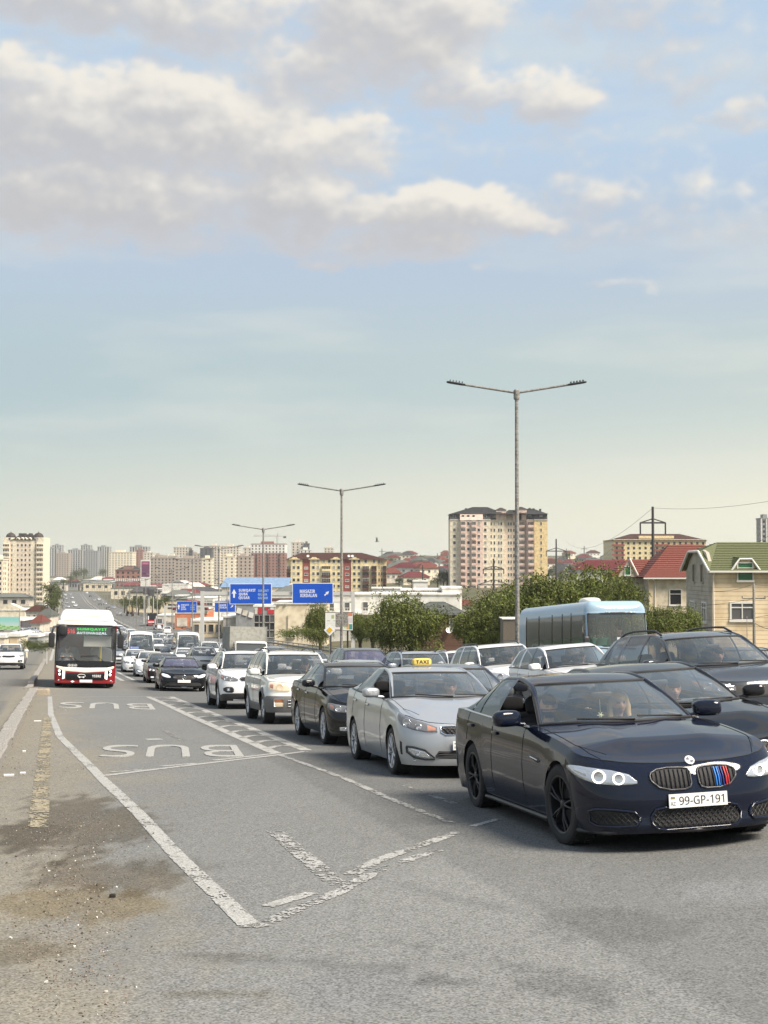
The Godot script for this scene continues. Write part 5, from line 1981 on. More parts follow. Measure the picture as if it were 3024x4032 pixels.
func red_bus() -> void:
	paint("bus_red", Color(0.25, 0.014, 0.02))
	paint("bus_white", Color(0.72, 0.7, 0.62))
	mat("seat_grey", Color(0.16, 0.17, 0.18), 0.9)
	glass("coach_glass", Color(0.3, 0.33, 0.32), 0.16)
	var sp := {"key": "city_bus", "L": 11.2, "W": 2.55, "sf": 2.5, "sr": 8.4, "r": 0.48, "ra": 0.55, "zb": 0.22, "df": 0.42, "nf": 5.0, "dr": 0.3, "tuck": 0.35, "waist": 1.02, "eave": 2.66, "round": 0.22, "cap": 0.2, "flare": 0.0,
		"front": [[0.2, 0.06], [0.5, 0.0], [1.0, 0.02], [1.6, 0.08], [2.6, 0.2], [2.9, 0.26]], "rear": [[0.2, 0.05], [1.0, 0.0], [2.8, 0.05]],
		"screen_l": 1.22, "screen_lo": 1.14, "screen_hi": 2.6, "side_hi": 2.45, "cuts": [1.3, 3.0, 4.7, 6.4, 8.1, 9.8], "band_mat": "gloss_black", "corner_mat": "gloss_black", "roof_mat": "bus_white",
		"face": [{"kind": "patch", "name": "brow_panel", "q": [[-1.24, 0.94, 1.14], [-0.8, 0.88, 1.14], [0.0, 0.86, 1.14], [0.8, 0.88, 1.14], [1.24, 0.94, 1.14]], "one": true, "m": "gloss_black", "out": 0.01},
			{"kind": "patch", "name": "white_band", "q": [[-1.2, 0.86, 0.94], [-0.9, 0.72, 0.88], [0.0, 0.66, 0.86], [0.9, 0.72, 0.88], [1.2, 0.86, 0.94]], "one": true, "m": "bus_white", "out": 0.016},
			{"kind": "patch", "name": "nose_panel", "q": [[-0.82, 0.42, 0.66], [-0.74, 0.35, 0.64], [0.0, 0.35, 0.62], [0.74, 0.35, 0.64], [0.82, 0.42, 0.66]], "one": true, "m": "gloss_black", "out": 0.012},
			{"kind": "patch", "name": "bumper", "q": [[-1.25, 0.2, 0.3], [0.0, 0.2, 0.26], [1.25, 0.2, 0.3]], "one": true, "m": "bus_red", "out": 0.014},
			{"kind": "patch", "name": "headlight_housing", "q": [[0.9, 0.42, 0.7], [1.0, 0.46, 0.74], [1.12, 0.6, 0.8]], "m": "gloss_black", "out": 0.012},
			{"kind": "patch", "name": "daytime_lamp", "q": [[0.83, 0.42, 0.7], [0.92, 0.38, 0.72]], "m": "daylamp", "out": 0.022},
			{"kind": "round", "name": "headlight", "q": [1.06, 0.72, 0.045], "m": "daylamp", "out": 0.012}, {"kind": "round", "name": "headlight", "q": [1.04, 0.58, 0.05], "m": "daylamp", "out": 0.012}, {"kind": "round", "name": "fog_lamp", "q": [1.08, 0.32, 0.04], "m": "bowl"}]}
	var t := place(337, 60.0, 12.2, sp.L)
	var root := thing("city_bus", "red and white city bus with lit destination display in the bus lane", "bus", t)
	var last := add_parts(root, boxy_parts(sp), {"paint": "bus_red"})
	add_wheels(root, [[1.1, sp.L * 0.5 - sp.sf, 0.0], [-1.1, sp.L * 0.5 - sp.sf, 0.0], [1.1, sp.L * 0.5 - sp.sr, 0.0], [-1.1, sp.L * 0.5 - sp.sr, 0.0]], "steel", 0.48, 0.3, "alloy")
	# gas tanks under a white hood on the roof
	var b := MB.new()
	var rows := []
	for q in [[2.84, 1.12, 0.28], [2.95, 1.13, 0.36], [3.1, 1.08, 0.7], [3.25, 1.03, 1.15], [3.34, 0.93, 1.5]]:
		rows.append(rounded_ring(q[1], -4.6, sp.L * 0.5 - q[2], q[0], 0.25))
	b.grid(rows, false, true)
	b.c = Color.WHITE
	for k in rows[4].size():
		b.tri(Vector3(0, 3.37, 0), rows[4][(k + 1) % rows[4].size()], rows[4][k])
	put("roof_hood", b.mesh(), mats.bus_white, root)
	b = MB.new()
	b.box(Vector3(0, 3.08, sp.L * 0.5 - 0.62), Vector3(1.1, 0.24, 0.06), Basis(Vector3.RIGHT, -1.0))
	put("roof_vent", b.mesh(), mat("vent_grey", Color(0.5, 0.5, 0.48)), root)
	# destination display behind the glass
	b = MB.new()
	b.span(Vector3(-1.02, 2.24, sp.L * 0.5 - 0.5), Vector3(1.02, 2.58, sp.L * 0.5 - 0.36))
	var dsp := put("destination_display", b.mesh(), mats.trim, root)
	var face_z: float = sp.L * 0.5 - 0.355
	lettering("516", 0.2, mats.led_red, dsp, Transform3D(Basis(), Vector3(-0.64, 2.39, face_z)), "display_number", 0.3)
	lettering("SUMQAYIT", 0.12, mats.led_green, dsp, Transform3D(Basis(), Vector3(0.22, 2.47, face_z)), "display_text", 1.25)
	lettering("AVTOVAGZAL", 0.1, mats.led_white, dsp, Transform3D(Basis(), Vector3(0.22, 2.32, face_z)), "display_text", 1.25)
	var pz := on_shell(sp.sh, 0.0, 0.5, 0.016)
	lettering("15592", 0.1, mats.plate, root, Transform3D(Basis(), pz + Vector3(0.48, 0.02, 0)), "fleet_number")
	b = MB.new()
	var ring := []
	for q in [[-0.3, 0.02], [-0.26, 0.07], [-0.14, 0.09], [-0.02, 0.07], [0.02, 0.02], [-0.02, -0.03], [-0.26, -0.03], [-0.3, 0.02]]:
		ring.append(pz + Vector3(q[0], q[1], 0.0))
	b.tube(ring, 0.012, 5)
	for x in [-0.22, -0.06]:
		b.lathe([[0.0, 0.01], [0.035, 0.01], [0.035, -0.005]], pz + Vector3(x, -0.04, 0), Basis(Vector3.RIGHT, Vector3.BACK, Vector3.DOWN), 12)
	put("bus_emblem", b.mesh(), mats.plate, root)
	var pc2 := on_shell(sp.sh, 0.0, 0.95, 0.014)
	for i in 3:
		b = MB.new()
		var rg := []
		for k in 17:
			rg.append(pc2 + Vector3(-0.66 + i * 0.13 + cos(TAU * k / 16.0) * 0.055, sin(TAU * k / 16.0) * 0.055, 0))
		b.tube(rg, 0.007, 4)
		pillow(b, pc2 + Vector3(-0.66 + i * 0.13, 0.0, 0), Vector3(0.035, 0.07, 0.01) if i < 2 else Vector3(0.07, 0.03, 0.01), 0.8, Basis(), 8, 5)
		put("pictogram", b.mesh(), mats.plate, root)
	put("number_plate", box_plate(on_shell(sp.sh, 0.05, 0.305, 0.03)), mats.plate, root)
	b = MB.new()
	b.prism([[-0.09, 0.0], [0.0, 0.05], [0.09, 0.0], [0.0, -0.05]], Basis(), on_shell(sp.sh, -0.5, 0.28, 0.02), 0.008)
	put("gas_mark", b.mesh(), mats.plate, root)
	# mirrors hang like ears
	for side in [-1.0, 1.0]:
		b = MB.new()
		var x: float = side * 1.42
		b.tube([Vector3(side * 1.1, 2.6, sp.L * 0.5 - 0.15), Vector3(side * 1.35, 2.55, sp.L * 0.5 + 0.12), Vector3(x, 2.3, sp.L * 0.5 + 0.12)], 0.05, 6)
		pillow(b, Vector3(x, 2.0, sp.L * 0.5 + 0.08), Vector3(0.26, 0.62, 0.16), 0.35)
		put("mirror", b.mesh(), mats.trim, root)
	b = MB.new()
	pillow(b, Vector3(-0.98, 2.42, sp.L * 0.5 - 0.1), Vector3(0.4, 0.5, 0.25), 0.6)
	put("mirror_hood", b.mesh(), mats.trim, root)
	b = MB.new()
	b.tube([on_shell(sp.sh, 0.75, 1.14, 0.03), on_shell(sp.sh, 0.45, 1.38, 0.03), on_shell(sp.sh, -0.2, 1.36, 0.03)], 0.014, 5)
	b.tube([on_shell(sp.sh, -0.3, 1.14, 0.03), on_shell(sp.sh, -0.55, 1.3, 0.03), on_shell(sp.sh, -1.1, 1.28, 0.03)], 0.014, 5)
	put("wiper", b.mesh(), mats.rubber, root)
	b = MB.new()
	b.tube([Vector3(0.62, 0.7, sp.L * 0.5 - 1.2), Vector3(0.62, 2.5, sp.L * 0.5 - 1.2)], 0.06, 8)
	put("grab_rail", b.mesh(), mat("rail_yellow", Color(0.6, 0.5, 0.12), 0.4), root)
	b = MB.new()
	b.span(Vector3(-0.1, 1.75, sp.L * 0.5 - 0.6), Vector3(1.05, 2.2, sp.L * 0.5 - 0.58))
	put("sun_blind", b.mesh(), mat("blind", Color(0.4, 0.4, 0.36), 0.9), root)
	var m := sitting("driver_pale")
	var o := Node3D.new()
	o.name = numbered("person")
	o.transform = t * Transform3D(Basis(), Vector3(-0.78, 0.92, sp.L * 0.5 - 1.25))
	add_child(o)
	tag(o, "person in a pale shirt behind the windscreen of the red bus", "person", "people in the vehicles")
	put("body", m[0], mats.people, o)
	put("hair", m[1], mats.people, o)

func rounded_ring(hx: float, z0: float, z1: float, y: float, r: float) -> PackedVector3Array:
	var ring := PackedVector3Array()
	for q in [[1, 1, 0], [-1, 1, 1], [-1, -1, 2], [1, -1, 3]]:
		var c := Vector3(q[0] * (hx - r), y, (z1 - r) if q[1] > 0 else (z0 + r))
		for i in 6:
			var a: float = PI * 0.5 * (q[2] + i / 5.0)
			ring.append(c + Vector3(cos(a), 0, sin(a)) * r)
	return ring

func blue_coach() -> void:
	paint("coach_blue", Color(0.3, 0.42, 0.52))
	var sp := {"key": "small_coach", "L": 7.0, "W": 2.06, "sf": 1.5, "sr": 5.3, "r": 0.38, "ra": 0.43, "zb": 0.32, "df": 0.6, "nf": 3.6, "dr": 0.4, "tuck": 0.6, "waist": 1.52, "eave": 2.55, "round": 0.3, "cap": 0.34, "flare": 0.0, "nose_round": 1.2,
		"front": [[0.3, 0.05], [0.7, 0.0], [1.5, 0.06], [2.0, 0.11], [2.5, 0.17], [2.8, 0.22]], "rear": [[0.3, 0.05], [1.0, 0.0], [2.6, 0.08]],
		"screen_l": 0.98, "screen_lo": 1.52, "screen_hi": 2.5, "side_hi": 2.46, "cuts": [1.55, 2.35, 3.3, 4.6, 5.9], "seat_mat": "seat_green",
		"face": [{"kind": "patch", "name": "air_scoop", "q": [[-0.42, 2.52, 2.54], [-0.2, 2.51, 2.54], [0.2, 2.51, 2.54], [0.42, 2.52, 2.54]], "one": true, "m": "trim", "out": 0.0},
			{"kind": "patch", "name": "grille", "q": [[-0.5, 0.8, 0.98], [0.5, 0.8, 0.98]], "one": true, "m": "trim"}, {"kind": "patch", "name": "headlight", "q": [[0.6, 0.8, 0.98], [0.95, 0.82, 0.97]], "m": "bowl"}, {"kind": "patch", "name": "bumper", "q": [[-1.1, 0.36, 0.6], [1.1, 0.36, 0.6]], "one": true, "m": "bus_white", "out": 0.03}]}
	mat("seat_green", Color(0.02, 0.16, 0.08), 0.9)
	var t := place(2448, 43.0, 12.8, sp.L)
	var root := thing("small_coach", "light blue small coach with rounded roof standing behind the queue", "coach", t)
	add_parts(root, boxy_parts(sp), {"paint": "coach_blue"})
	add_wheels(root, [[0.85, sp.L * 0.5 - sp.sf, 0.0], [-0.85, sp.L * 0.5 - sp.sf, 0.0], [0.85, sp.L * 0.5 - sp.sr, 0.0], [-0.85, sp.L * 0.5 - sp.sr, 0.0]], "steel", 0.38, 0.25, "alloy")
	var b := MB.new()
	pillow(b, Vector3(0, 2.96, 1.0), Vector3(0.62, 0.24, 0.8), 0.7)
	put("roof_fan", b.mesh(), mats.bus_white, root)
	b = MB.new()      # the dark slot over the screen
	var slot := []
	for i in 13:
		var k := i / 6.0 - 1.0
		slot.append(Vector3(k * 0.5, 2.73 - 0.03 * k * k, sp.L * 0.5 - 0.6 - 0.1 * k * k))
	b.tube(slot, 0.055, 8, 0.7)
	put("air_slot", b.mesh(), mats.trim, root)
	b = MB.new()
	b.span(Vector3(0.02, 1.58, sp.L * 0.5 - 0.35), Vector3(0.36, 1.78, sp.L * 0.5 - 0.34))
	put("route_card", b.mesh(), mats.plate, root)
	b = MB.new()
	pillow(b, Vector3(-1.12, 1.62, sp.L * 0.5 + 0.02), Vector3(0.2, 0.4, 0.14), 0.5)
	b.tube([Vector3(-0.98, 1.45, sp.L * 0.5 - 0.3), Vector3(-1.12, 1.4, sp.L * 0.5), Vector3(-1.12, 1.5, sp.L * 0.5)], 0.018, 6)
	put("mirror", b.mesh(), mats.trim, root)
	b = MB.new()
	b.tube([on_shell(sp.sh, 0.5, 1.43, 0.03), on_shell(sp.sh, -0.1, 1.47, 0.03)], 0.012, 5)
	b.tube([on_shell(sp.sh, -0.2, 1.43, 0.03), on_shell(sp.sh, -0.8, 1.46, 0.03)], 0.012, 5)
	put("wiper", b.mesh(), mats.rubber, root)
	var m := sitting("driver")
	var o := Node3D.new()
	o.name = numbered("person")
	o.transform = t * Transform3D(Basis(), Vector3(0.45, 1.3, sp.L * 0.5 - 1.2))
	add_child(o)
	tag(o, "driver behind the wide windscreen of the light blue coach", "person", "people in the vehicles")
	put("body", m[0], mats.people, o)
	put("hair", m[1], mats.people, o)

func box_truck() -> void:
	paint("truck_white", Color(0.62, 0.62, 0.6))
	var sp := {"key": "truck_cab", "L": 1.75, "W": 1.9, "sf": 0.75, "sr": 9.0, "r": 0.36, "ra": 0.4, "zb": 0.4, "df": 0.3, "nf": 4.0, "dr": 0.12, "tuck": 0.6, "waist": 1.3, "eave": 1.98, "round": 0.14, "cap": 0.12, "flare": 0.0,
		"front": [[0.4, 0.02], [1.2, 0.0], [2.0, 0.3], [2.2, 0.36]], "rear": [[0.4, 0.0], [2.2, 0.0]], "screen_l": 0.86, "screen_lo": 1.32, "screen_hi": 1.96, "side_hi": 1.92, "cuts": [1.4],
		"face": [{"kind": "patch", "name": "headlight", "q": [[0.5, 0.75, 0.92], [0.85, 0.75, 0.92]], "m": "bowl"}, {"kind": "patch", "name": "grille", "q": [[-0.45, 0.75, 0.92], [0.45, 0.75, 0.92]], "one": true, "m": "trim"}]}
	var t := place(990, 82.0, 12.0, sp.L)
	var root := thing("box_truck", "small white truck with grey canvas box in the queue", "truck", t)
	add_parts(root, boxy_parts(sp), {"paint": "truck_white"})
	add_wheels(root, [[0.78, 0.12, 0.0], [-0.78, 0.12, 0.0], [0.78, -3.6, 0.0], [-0.78, -3.6, 0.0]], "steel", 0.36, 0.22, "alloy")
	var b := MB.new()
	b.span(Vector3(-1.08, 0.85, -5.2), Vector3(1.08, 2.95, -1.05))
	for z in range(0, 6):
		for x in [-1.09, 1.09]:
			b.span(Vector3(x - 0.02, 0.85, -5.2 + z * 0.8), Vector3(x + 0.02, 2.97, -5.14 + z * 0.8))
	for x in [-1.09, 1.07]:
		b.span(Vector3(x, 0.85, -1.05), Vector3(x + 0.03, 2.98, -1.02))
	put("cargo_box", b.mesh(), rough_wall("canvas", Color(0.36, 0.36, 0.33), "plaster", 0.4), root)
	b = MB.new()
	b.span(Vector3(-0.4, 0.5, -5.0), Vector3(0.4, 0.85, 0.3))
	put("chassis", b.mesh(), mats.rubber, root)
	b = MB.new()
	for s in [-1.0, 1.0]:
		pillow(b, Vector3(s * 1.08, 1.5, 0.6), Vector3(0.14, 0.26, 0.08), 0.5)
	put("mirror", b.mesh(), mats.trim, root)

func van_spec() -> Dictionary:
	return {"key": "van", "L": 5.9, "W": 1.99, "sf": 1.0, "sr": 4.65, "r": 0.345, "ra": 0.39, "zb": 0.25, "df": 0.5, "nf": 3.0, "dr": 0.2,
		"front": [[0.2, 0.05], [0.5, 0.0], [0.9, 0.04], [1.1, 0.14], [1.3, 0.24]], "rear": [[0.2, 0.03], [0.6, 0.0], [1.4, 0.02]],
		"belt": [[0.0, 1.0], [0.1, 1.04], [0.5, 1.13], [1.1, 1.22], [5.9, 1.3]], "crown": 0.07, "c0": 0.55, "c1": 1.0, "r0": 1.45, "r1": 1.6, "rr": 5.7, "se": 5.85, "rc": 0.1,
		"rail": [[1.0, 1.23, 0.86], [1.3, 1.75, 0.8], [1.6, 2.25, 0.75], [2.2, 2.45, 0.73], [4.0, 2.47, 0.73], [5.7, 2.4, 0.73], [5.85, 1.3, 0.85]],
		"windows": [[1.12, 1.16, 2.0, 1.98, "glass"], [2.0, 1.98, 2.12, 2.1, "paint"], [2.12, 2.1, 3.6, 3.58, "dark"], [3.6, 3.58, 3.7, 3.68, "paint"], [3.7, 3.68, 5.2, 5.18, "dark"], [5.2, 5.18, 5.87, 5.83, "paint"]],
		"doors": [1.05, 2.05], "handles": [1.95], "seat": 0.75, "wheel": "steel", "plate": 0.45, "mirror": 1.5, "mirror_mat": "trim",
		"face": [{"kind": "lamp", "name": "headlight", "q": [[0.55, 0.72, 0.86], [0.72, 0.7, 0.95], [0.92, 0.75, 1.0]], "back": "bowl", "bulbs": [[0.72, 0.82, 0.07, "bowl", "reflector"]]}, {"kind": "patch", "name": "grille", "q": [[-0.48, 0.74, 0.92], [0.48, 0.74, 0.92]], "one": true, "m": "trim"}, {"kind": "patch", "name": "bumper", "q": [[-1.0, 0.27, 0.5], [1.0, 0.27, 0.5]], "one": true, "m": "trim", "out": 0.015}]}

func taxi_sign(t: Transform3D, sp: Dictionary) -> void:
	var o := thing("taxi_sign", "yellow taxi sign on the roof of the silver saloon", "sign", t * Transform3D(Basis(), Vector3(0.05, 1.437, sp.L * 0.5 - 3.0)))
	var b := MB.new()
	pillow(b, Vector3(0, 0.05, 0), Vector3(0.3, 0.11, 0.13), 0.45)
	var m := mat("taxi_yellow", Color(0.7, 0.52, 0.12), 0.45)
	put("lamp_box", b.mesh(), m, o)
	lettering("TAXI", 0.05, mats.plate_ink, o, Transform3D(Basis(), Vector3(0, 0.05, 0.066)), "lettering", 0.2)

func vehicles() -> void:
	glass("side_glass", Color(0.1, 0.115, 0.12), 0.3)
	mat("amber_lens", Color(0.45, 0.16, 0.07), 0.2)
	mat("grey_clad", Color(0.13, 0.128, 0.125), 0.6)
	mat("warm_bowl", Color(0.7, 0.6, 0.45), 0.25, 0.6)
	mat("bright_lamp", Color(0.85, 0.87, 0.9), 0.2)
	for q in [["warm_bowl", Color(1.0, 0.85, 0.6), 0.12], ["bright_lamp", Color(0.95, 0.97, 1.0), 0.2]]:
		mats[q[0]].emission_enabled = true
		mats[q[0]].emission = q[1]
		mats[q[0]].emission_energy_multiplier = q[2]
	paint("navy", Color(0.0065, 0.0095, 0.021), 0.0, 0.5)
	paint("silver", Color(0.4, 0.42, 0.44), 0.55, 0.4)
	paint("silver_blue", Color(0.34, 0.38, 0.42), 0.5, 0.4)
	paint("black", Color(0.008, 0.009, 0.011), 0.0, 0.5)
	paint("white", Color(0.74, 0.75, 0.75))
	paint("pearl", Color(0.68, 0.69, 0.68))
	paint("ivory", Color(0.62, 0.63, 0.6))
	paint("graphite", Color(0.03, 0.034, 0.04), 0.2, 0.45)
	paint("slate", Color(0.045, 0.052, 0.07), 0.2, 0.45)
	paint("pewter", Color(0.16, 0.18, 0.19), 0.3, 0.45)
	paint("green_grey", Color(0.06, 0.08, 0.08), 0.2, 0.45)
	glass("violet_screen", Color(0.2, 0.2, 0.33), 0.28)
	var sport := sedan_sport()
	var compact := sedan_compact()
	var plain := sedan_plain()
	var suv := suv_round()
	var off := suv_upright()
	# --- the saloon in front ---
	var t := place(2748, 11.98, 11.2, sport.L)
	var c := car(sport, "navy", t, "sport_saloon", "dusty dark blue saloon with lit ring headlights leading the queue", "car", {"steer": 0.1, "number": "99-GP-191"})
	disc_badge(c, sport, 0.74)
	var kid := [[0.2, "stripe_blue", Color(0.02, 0.2, 0.62)], [0.24, "stripe_navy", Color(0.01, 0.03, 0.2)], [0.29, "stripe_red", Color(0.5, 0.012, 0.02)]]
	for q in kid:
		var b := MB.new()
		for dl in [-0.012, 0.012]:
			b.tube([on_shell(sport.sh, q[0] + dl, 0.53, 0.016), on_shell(sport.sh, q[0] + dl, 0.6, 0.022), on_shell(sport.sh, q[0] + dl, 0.68, 0.016)], 0.007, 5)
		put("grille_slat", b.mesh(), mat(q[1], q[2], 0.35), c)
	for s in [-1.0, 1.0]:
		var b := MB.new()
		var sill := []
		for i in 12:
			var l := l_at(sport.sh, lerpf(sport.sf + 0.42, sport.sr - 0.42, i / 11.0))
			sill.append(on_shell(sport.sh, l * s, 0.175, 0.02))
		b.tube(sill, 0.022, 6)
		put("side_skirt", b.mesh(), mats.trim, c)
		b = MB.new()
		var l1 := l_at(sport.sh, 1.38)
		patch(b, sport.sh, [[l1 * s, 0.685, 0.7], [(l1 + 0.06) * s, 0.67, 0.72], [(l1 + 0.3) * s, 0.7, 0.735]] if s > 0 else mirror_list([[l1, 0.685, 0.7], [l1 + 0.06, 0.67, 0.72], [l1 + 0.3, 0.7, 0.735]]), 0.004, 2)
		put("wing_vent", b.mesh(), mats.trim, c)
		b = MB.new()
		b.tube([on_shell(sport.sh, (l1 + 0.04) * s, 0.695, 0.012), on_shell(sport.sh, (l1 + 0.26) * s, 0.715, 0.012)], 0.009, 5)
		put("wing_trim", b.mesh(), mats.chrome, c)
	seat_person(c, sport, "woman", "person with long fair hair and pale shirt driving the dark blue saloon")
	seat_person(c, sport, "passenger", "bearded person in black beside the fair haired driver of the blue saloon", -1.0)
	var orn := thing("mirror_ornament", "small pale star hanging from the mirror of the blue saloon", "ornament", t * Transform3D(Basis(), (sport.ws[6][8] as Vector3) + Vector3(-0.02, -0.09, -0.08)))
	var ob := MB.new()
	ob.tube([Vector3.ZERO, Vector3(0, -0.13, 0)], 0.002, 4)
	for k in 6:
		var a := TAU * k / 6.0
		ob.tube([Vector3(0, -0.16, 0), Vector3(cos(a) * 0.035, -0.16 + sin(a) * 0.035, 0)], 0.009, 5, 1.0, 0.002)
	put("star", ob.mesh(), mat("ornament", Color(0.6, 0.65, 0.4), 0.5), orn)
	# --- the row beside the bus lane ---
	t = place(1858, 18.6, 12.0, compact.L)
	c = car(compact, "silver", t, "compact_saloon", "silver saloon with honeycomb grille and yellow roof sign", "car", {"number": "9", "number_x": -0.12})
	oval_badge(c, compact, 0.735)
	taxi_sign(t, compact)
	seat_person(c, compact, "driver_pale", "driver of the silver saloon with the yellow roof sign")
	t = place(1510, 24.9, 13.0, plain.L)
	c = car(plain, "black", t, "black_saloon", "black saloon with twin round headlamps behind the silver saloon", "car")
	seat_person(c, plain, "driver_pale", "driver of the black saloon with twin round headlamps")
	t = place(1208, 32.2, 13.5, off.L)
	c = car(off, "ivory", t, "small_offroader", "small white off-roader with grey bumpers and one warm headlight", "car", {"swap": {"bowl": "warm_bowl"}})
	seat_person(c, off, "driver", "dark haired driver of the white off-roader with grey bumpers")
	t = place(1003, 40.7, 13.0, suv.L)
	c = car(suv, "white", t, "white_crossover", "white crossover with black lower bumper beside the striped wedge", "car")
	seat_person(c, suv, "passenger", "passenger of the white crossover beside the striped wedge", -1.0)
	var coupe := resized(sport, "coupe", 0.985, 1.0, 0.975, {"plate": 0.42, "windows": [[1.95, 2.0, 3.1, 3.0, "glass"], [3.1, 3.0, 3.14, 3.04, "black"], [3.14, 3.04, 3.8, 3.7, "dark"], [3.8, 3.7, 4.34, 4.3, "paint"]], "screen": "violet_screen"})
	coupe.face = [{"kind": "patch", "name": "grille", "q": [[-0.45, 0.53, 0.6], [-0.38, 0.48, 0.66], [0.38, 0.48, 0.66], [0.45, 0.53, 0.6]], "one": true, "m": "rubber"}, {"kind": "bars", "name": "grille_bar", "q": [[-0.44, 0.555, 0.595], [0.44, 0.555, 0.595]], "one": true, "n": 1, "r": 0.013, "m": "chrome"},
		{"kind": "patch", "name": "intake", "q": [[-0.75, 0.24, 0.3], [-0.6, 0.24, 0.36], [0.6, 0.24, 0.36], [0.75, 0.24, 0.3]], "one": true, "m": "rubber"}, {"kind": "bars", "name": "splitter", "q": [[-0.9, 0.17, 0.2], [0.0, 0.17, 0.2], [0.9, 0.17, 0.2]], "one": true, "n": 1, "r": 0.012, "m": "chrome"},
		{"kind": "patch", "name": "headlight", "q": [[0.56, 0.56, 0.6], [0.7, 0.56, 0.68], [0.9, 0.6, 0.72], [1.05, 0.66, 0.72]], "m": "daylamp_soft"}]
	mat("daylamp_soft", Color(0.6, 0.6, 0.6), 0.3)
	mats.daylamp_soft.emission_enabled = true
	mats.daylamp_soft.emission = Color(0.95, 0.97, 1.0)
	mats.daylamp_soft.emission_energy_multiplier = 0.22
	t = place(727, 58.2, 12.5, coupe.L)
	c = car(coupe, "black", t, "black_coupe", "black coupe with ringed star badge on its grille", "car", {"rim": "alloy"})
	star_badge(c, coupe, 0.575)
	put("bonnet_badge", box_plate(Vector3(0, 0.845, coupe.L * 0.5 - 0.4), 0.06, 0.02), mats.chrome, c)
	t = place(657, 69.0, 12.5, plain.L)
	c = car(plain, "graphite", t, "dark_saloon", "dark grey saloon with a lit fog lamp behind the black coupe", "car", {"swap": {"bowl": "bright_lamp"}})
	t = place(600, 79.5, 12.0, compact.L)
	c = car(compact, "white", t, "white_saloon", "white saloon with lit headlight between dark saloon and white van", "car", {"swap": {"bowl": "bright_lamp", "lamp_dark": "bright_lamp"}})
	var old := resized(plain, "old_saloon", 0.88, 0.92, 0.98, {"plate": 0.42})
	t = place(540, 88.0, 12.0, old.L)
	car(old, "pearl", t, "old_saloon", "small old white saloon in front of the white van", "car")
	var van := van_spec()
	t = place(560, 95.0, 12.3, van.L)
	c = car(van, "white", t, "white_van", "tall white passenger van with blue card behind its windscreen", "van")
	put("route_card", box_plate(Vector3(-0.45, 1.42, van.L * 0.5 - 0.93), 0.55, 0.16, -0.6), mat("card_blue", Color(0.14, 0.2, 0.5), 0.6), c)
	t = place(474, 107.0, 12.5, plain.L)
	car(plain, "silver", t, "silver_saloon", "silver saloon between the red bus and the white van", "car")
	# --- middle rows ---
	t = place(1935, 20.8, 11.5, plain.L)
	c = car(plain, "slate", t, "blue_grey_saloon", "blue grey saloon just behind the yellow taxi sign", "car")
	seat_person(c, plain, "driver_pale", "driver of the blue grey saloon behind the yellow taxi sign")
	t = place(1492, 37.0, 13.0, compact.L)
	c = car(compact, "silver", t, "pale_saloon", "pale silver saloon hidden up to its windows by the black saloon", "car")
	seat_person(c, compact, "driver", "driver of the pale silver saloon behind the black saloon")
	var tall := resized(suv, "tall_suv", 1.04, 1.03, 1.08, {"bars": "trim"})
	tall.erase("bars")
	tall.screen = "violet_screen"
	t = place(1482, 47.5, 12.5, tall.L)
	c = car(tall, "graphite", t, "tall_offroader", "tall dark off-roader with violet tinted windscreen", "car")
	seat_person(c, tall, "driver_pale", "driver of the tall dark off-roader with violet windscreen")
	seat_person(c, tall, "woman", "passenger of the tall dark off-roader with violet windscreen", -1.0)
	t = place(1722, 44.5, 13.0, suv.L)
	c = car(suv, "silver_blue", t, "silver_crossover", "silver crossover with dark roof bars in the middle of the queue", "car", {"swap": {"alloy": "trim"}})
	seat_person(c, suv, "driver", "bearded driver of the silver crossover with roof bars")
	var cruiser := resized(off, "cruiser", 1.12, 1.08, 1.07, {"clad_mat": "paint"})
	t = place(2075, 38.0, 12.0, cruiser.L)
	c = car(cruiser, "white", t, "white_estate", "white upright off-roader with black roof bars behind the blue grey saloon", "car")
	seat_person(c, cruiser, "driver", "driver of the white upright off-roader with black roof bars")
	var cross := resized(suv, "crossover", 0.97, 0.98, 0.97, {})
	cross.erase("bars")
	t = place(2385, 31.0, 11.0, cross.L)
	c = car(cross, "white", t, "white_suv", "white crossover without roof bars in front of the blue coach", "car")
	seat_person(c, cross, "driver", "driver of the white crossover in front of the blue coach")
	# --- right hand rows ---
	var saloon := resized(compact, "large_saloon", 1.065, 1.045, 1.02, {"plate": 0.44, "mirror_mat": "gloss_black"})
	t = place(2905, 13.9, 8.5, saloon.L)
	c = car(saloon, "black", t, "large_black_saloon", "black saloon with bright rimmed grille behind the dark blue saloon", "car", {"number": "99", "number_x": 0.1, "swap": {"alloy": "chrome"}})
	oval_badge(c, saloon, 0.75)
	seat_person(c, saloon, "driver_pale", "driver of the black saloon with bright rimmed grille")
	var big := resized(suv, "big_suv", 1.07, 1.05, 1.03, {"bars": "trim", "clad_mat": "paint"})
	for it in big.face:
		if it.name == "grille":
			it.q = [[-0.62, 0.72, 0.9], [0.62, 0.72, 0.9]]
		elif it.name == "grille_mesh":
			it.merge({"kind": "bars", "n": 4, "q": [[-0.62, 0.72, 0.92], [0.62, 0.72, 0.92]], "r": 0.018, "m": "chrome"}, true)
		elif it.name == "grille_frame":
			it.q = [[-0.62, 0.72, 0.92], [0.62, 0.72, 0.92]]
	t = place(3040, 20.6, 11.0, big.L)
	c = car(big, "graphite", t, "large_dark_suv", "large dark grey off-roader with chrome barred grille and black roof bars", "car")
	seat_person(c, big, "driver", "driver of the large dark grey off-roader with chrome grille")
	t = place(3160, 29.0, 13.0, plain.L)
	car(plain, "graphite", t, "edge_saloon", "dark saloon half hidden behind the large grey off-roader", "car")
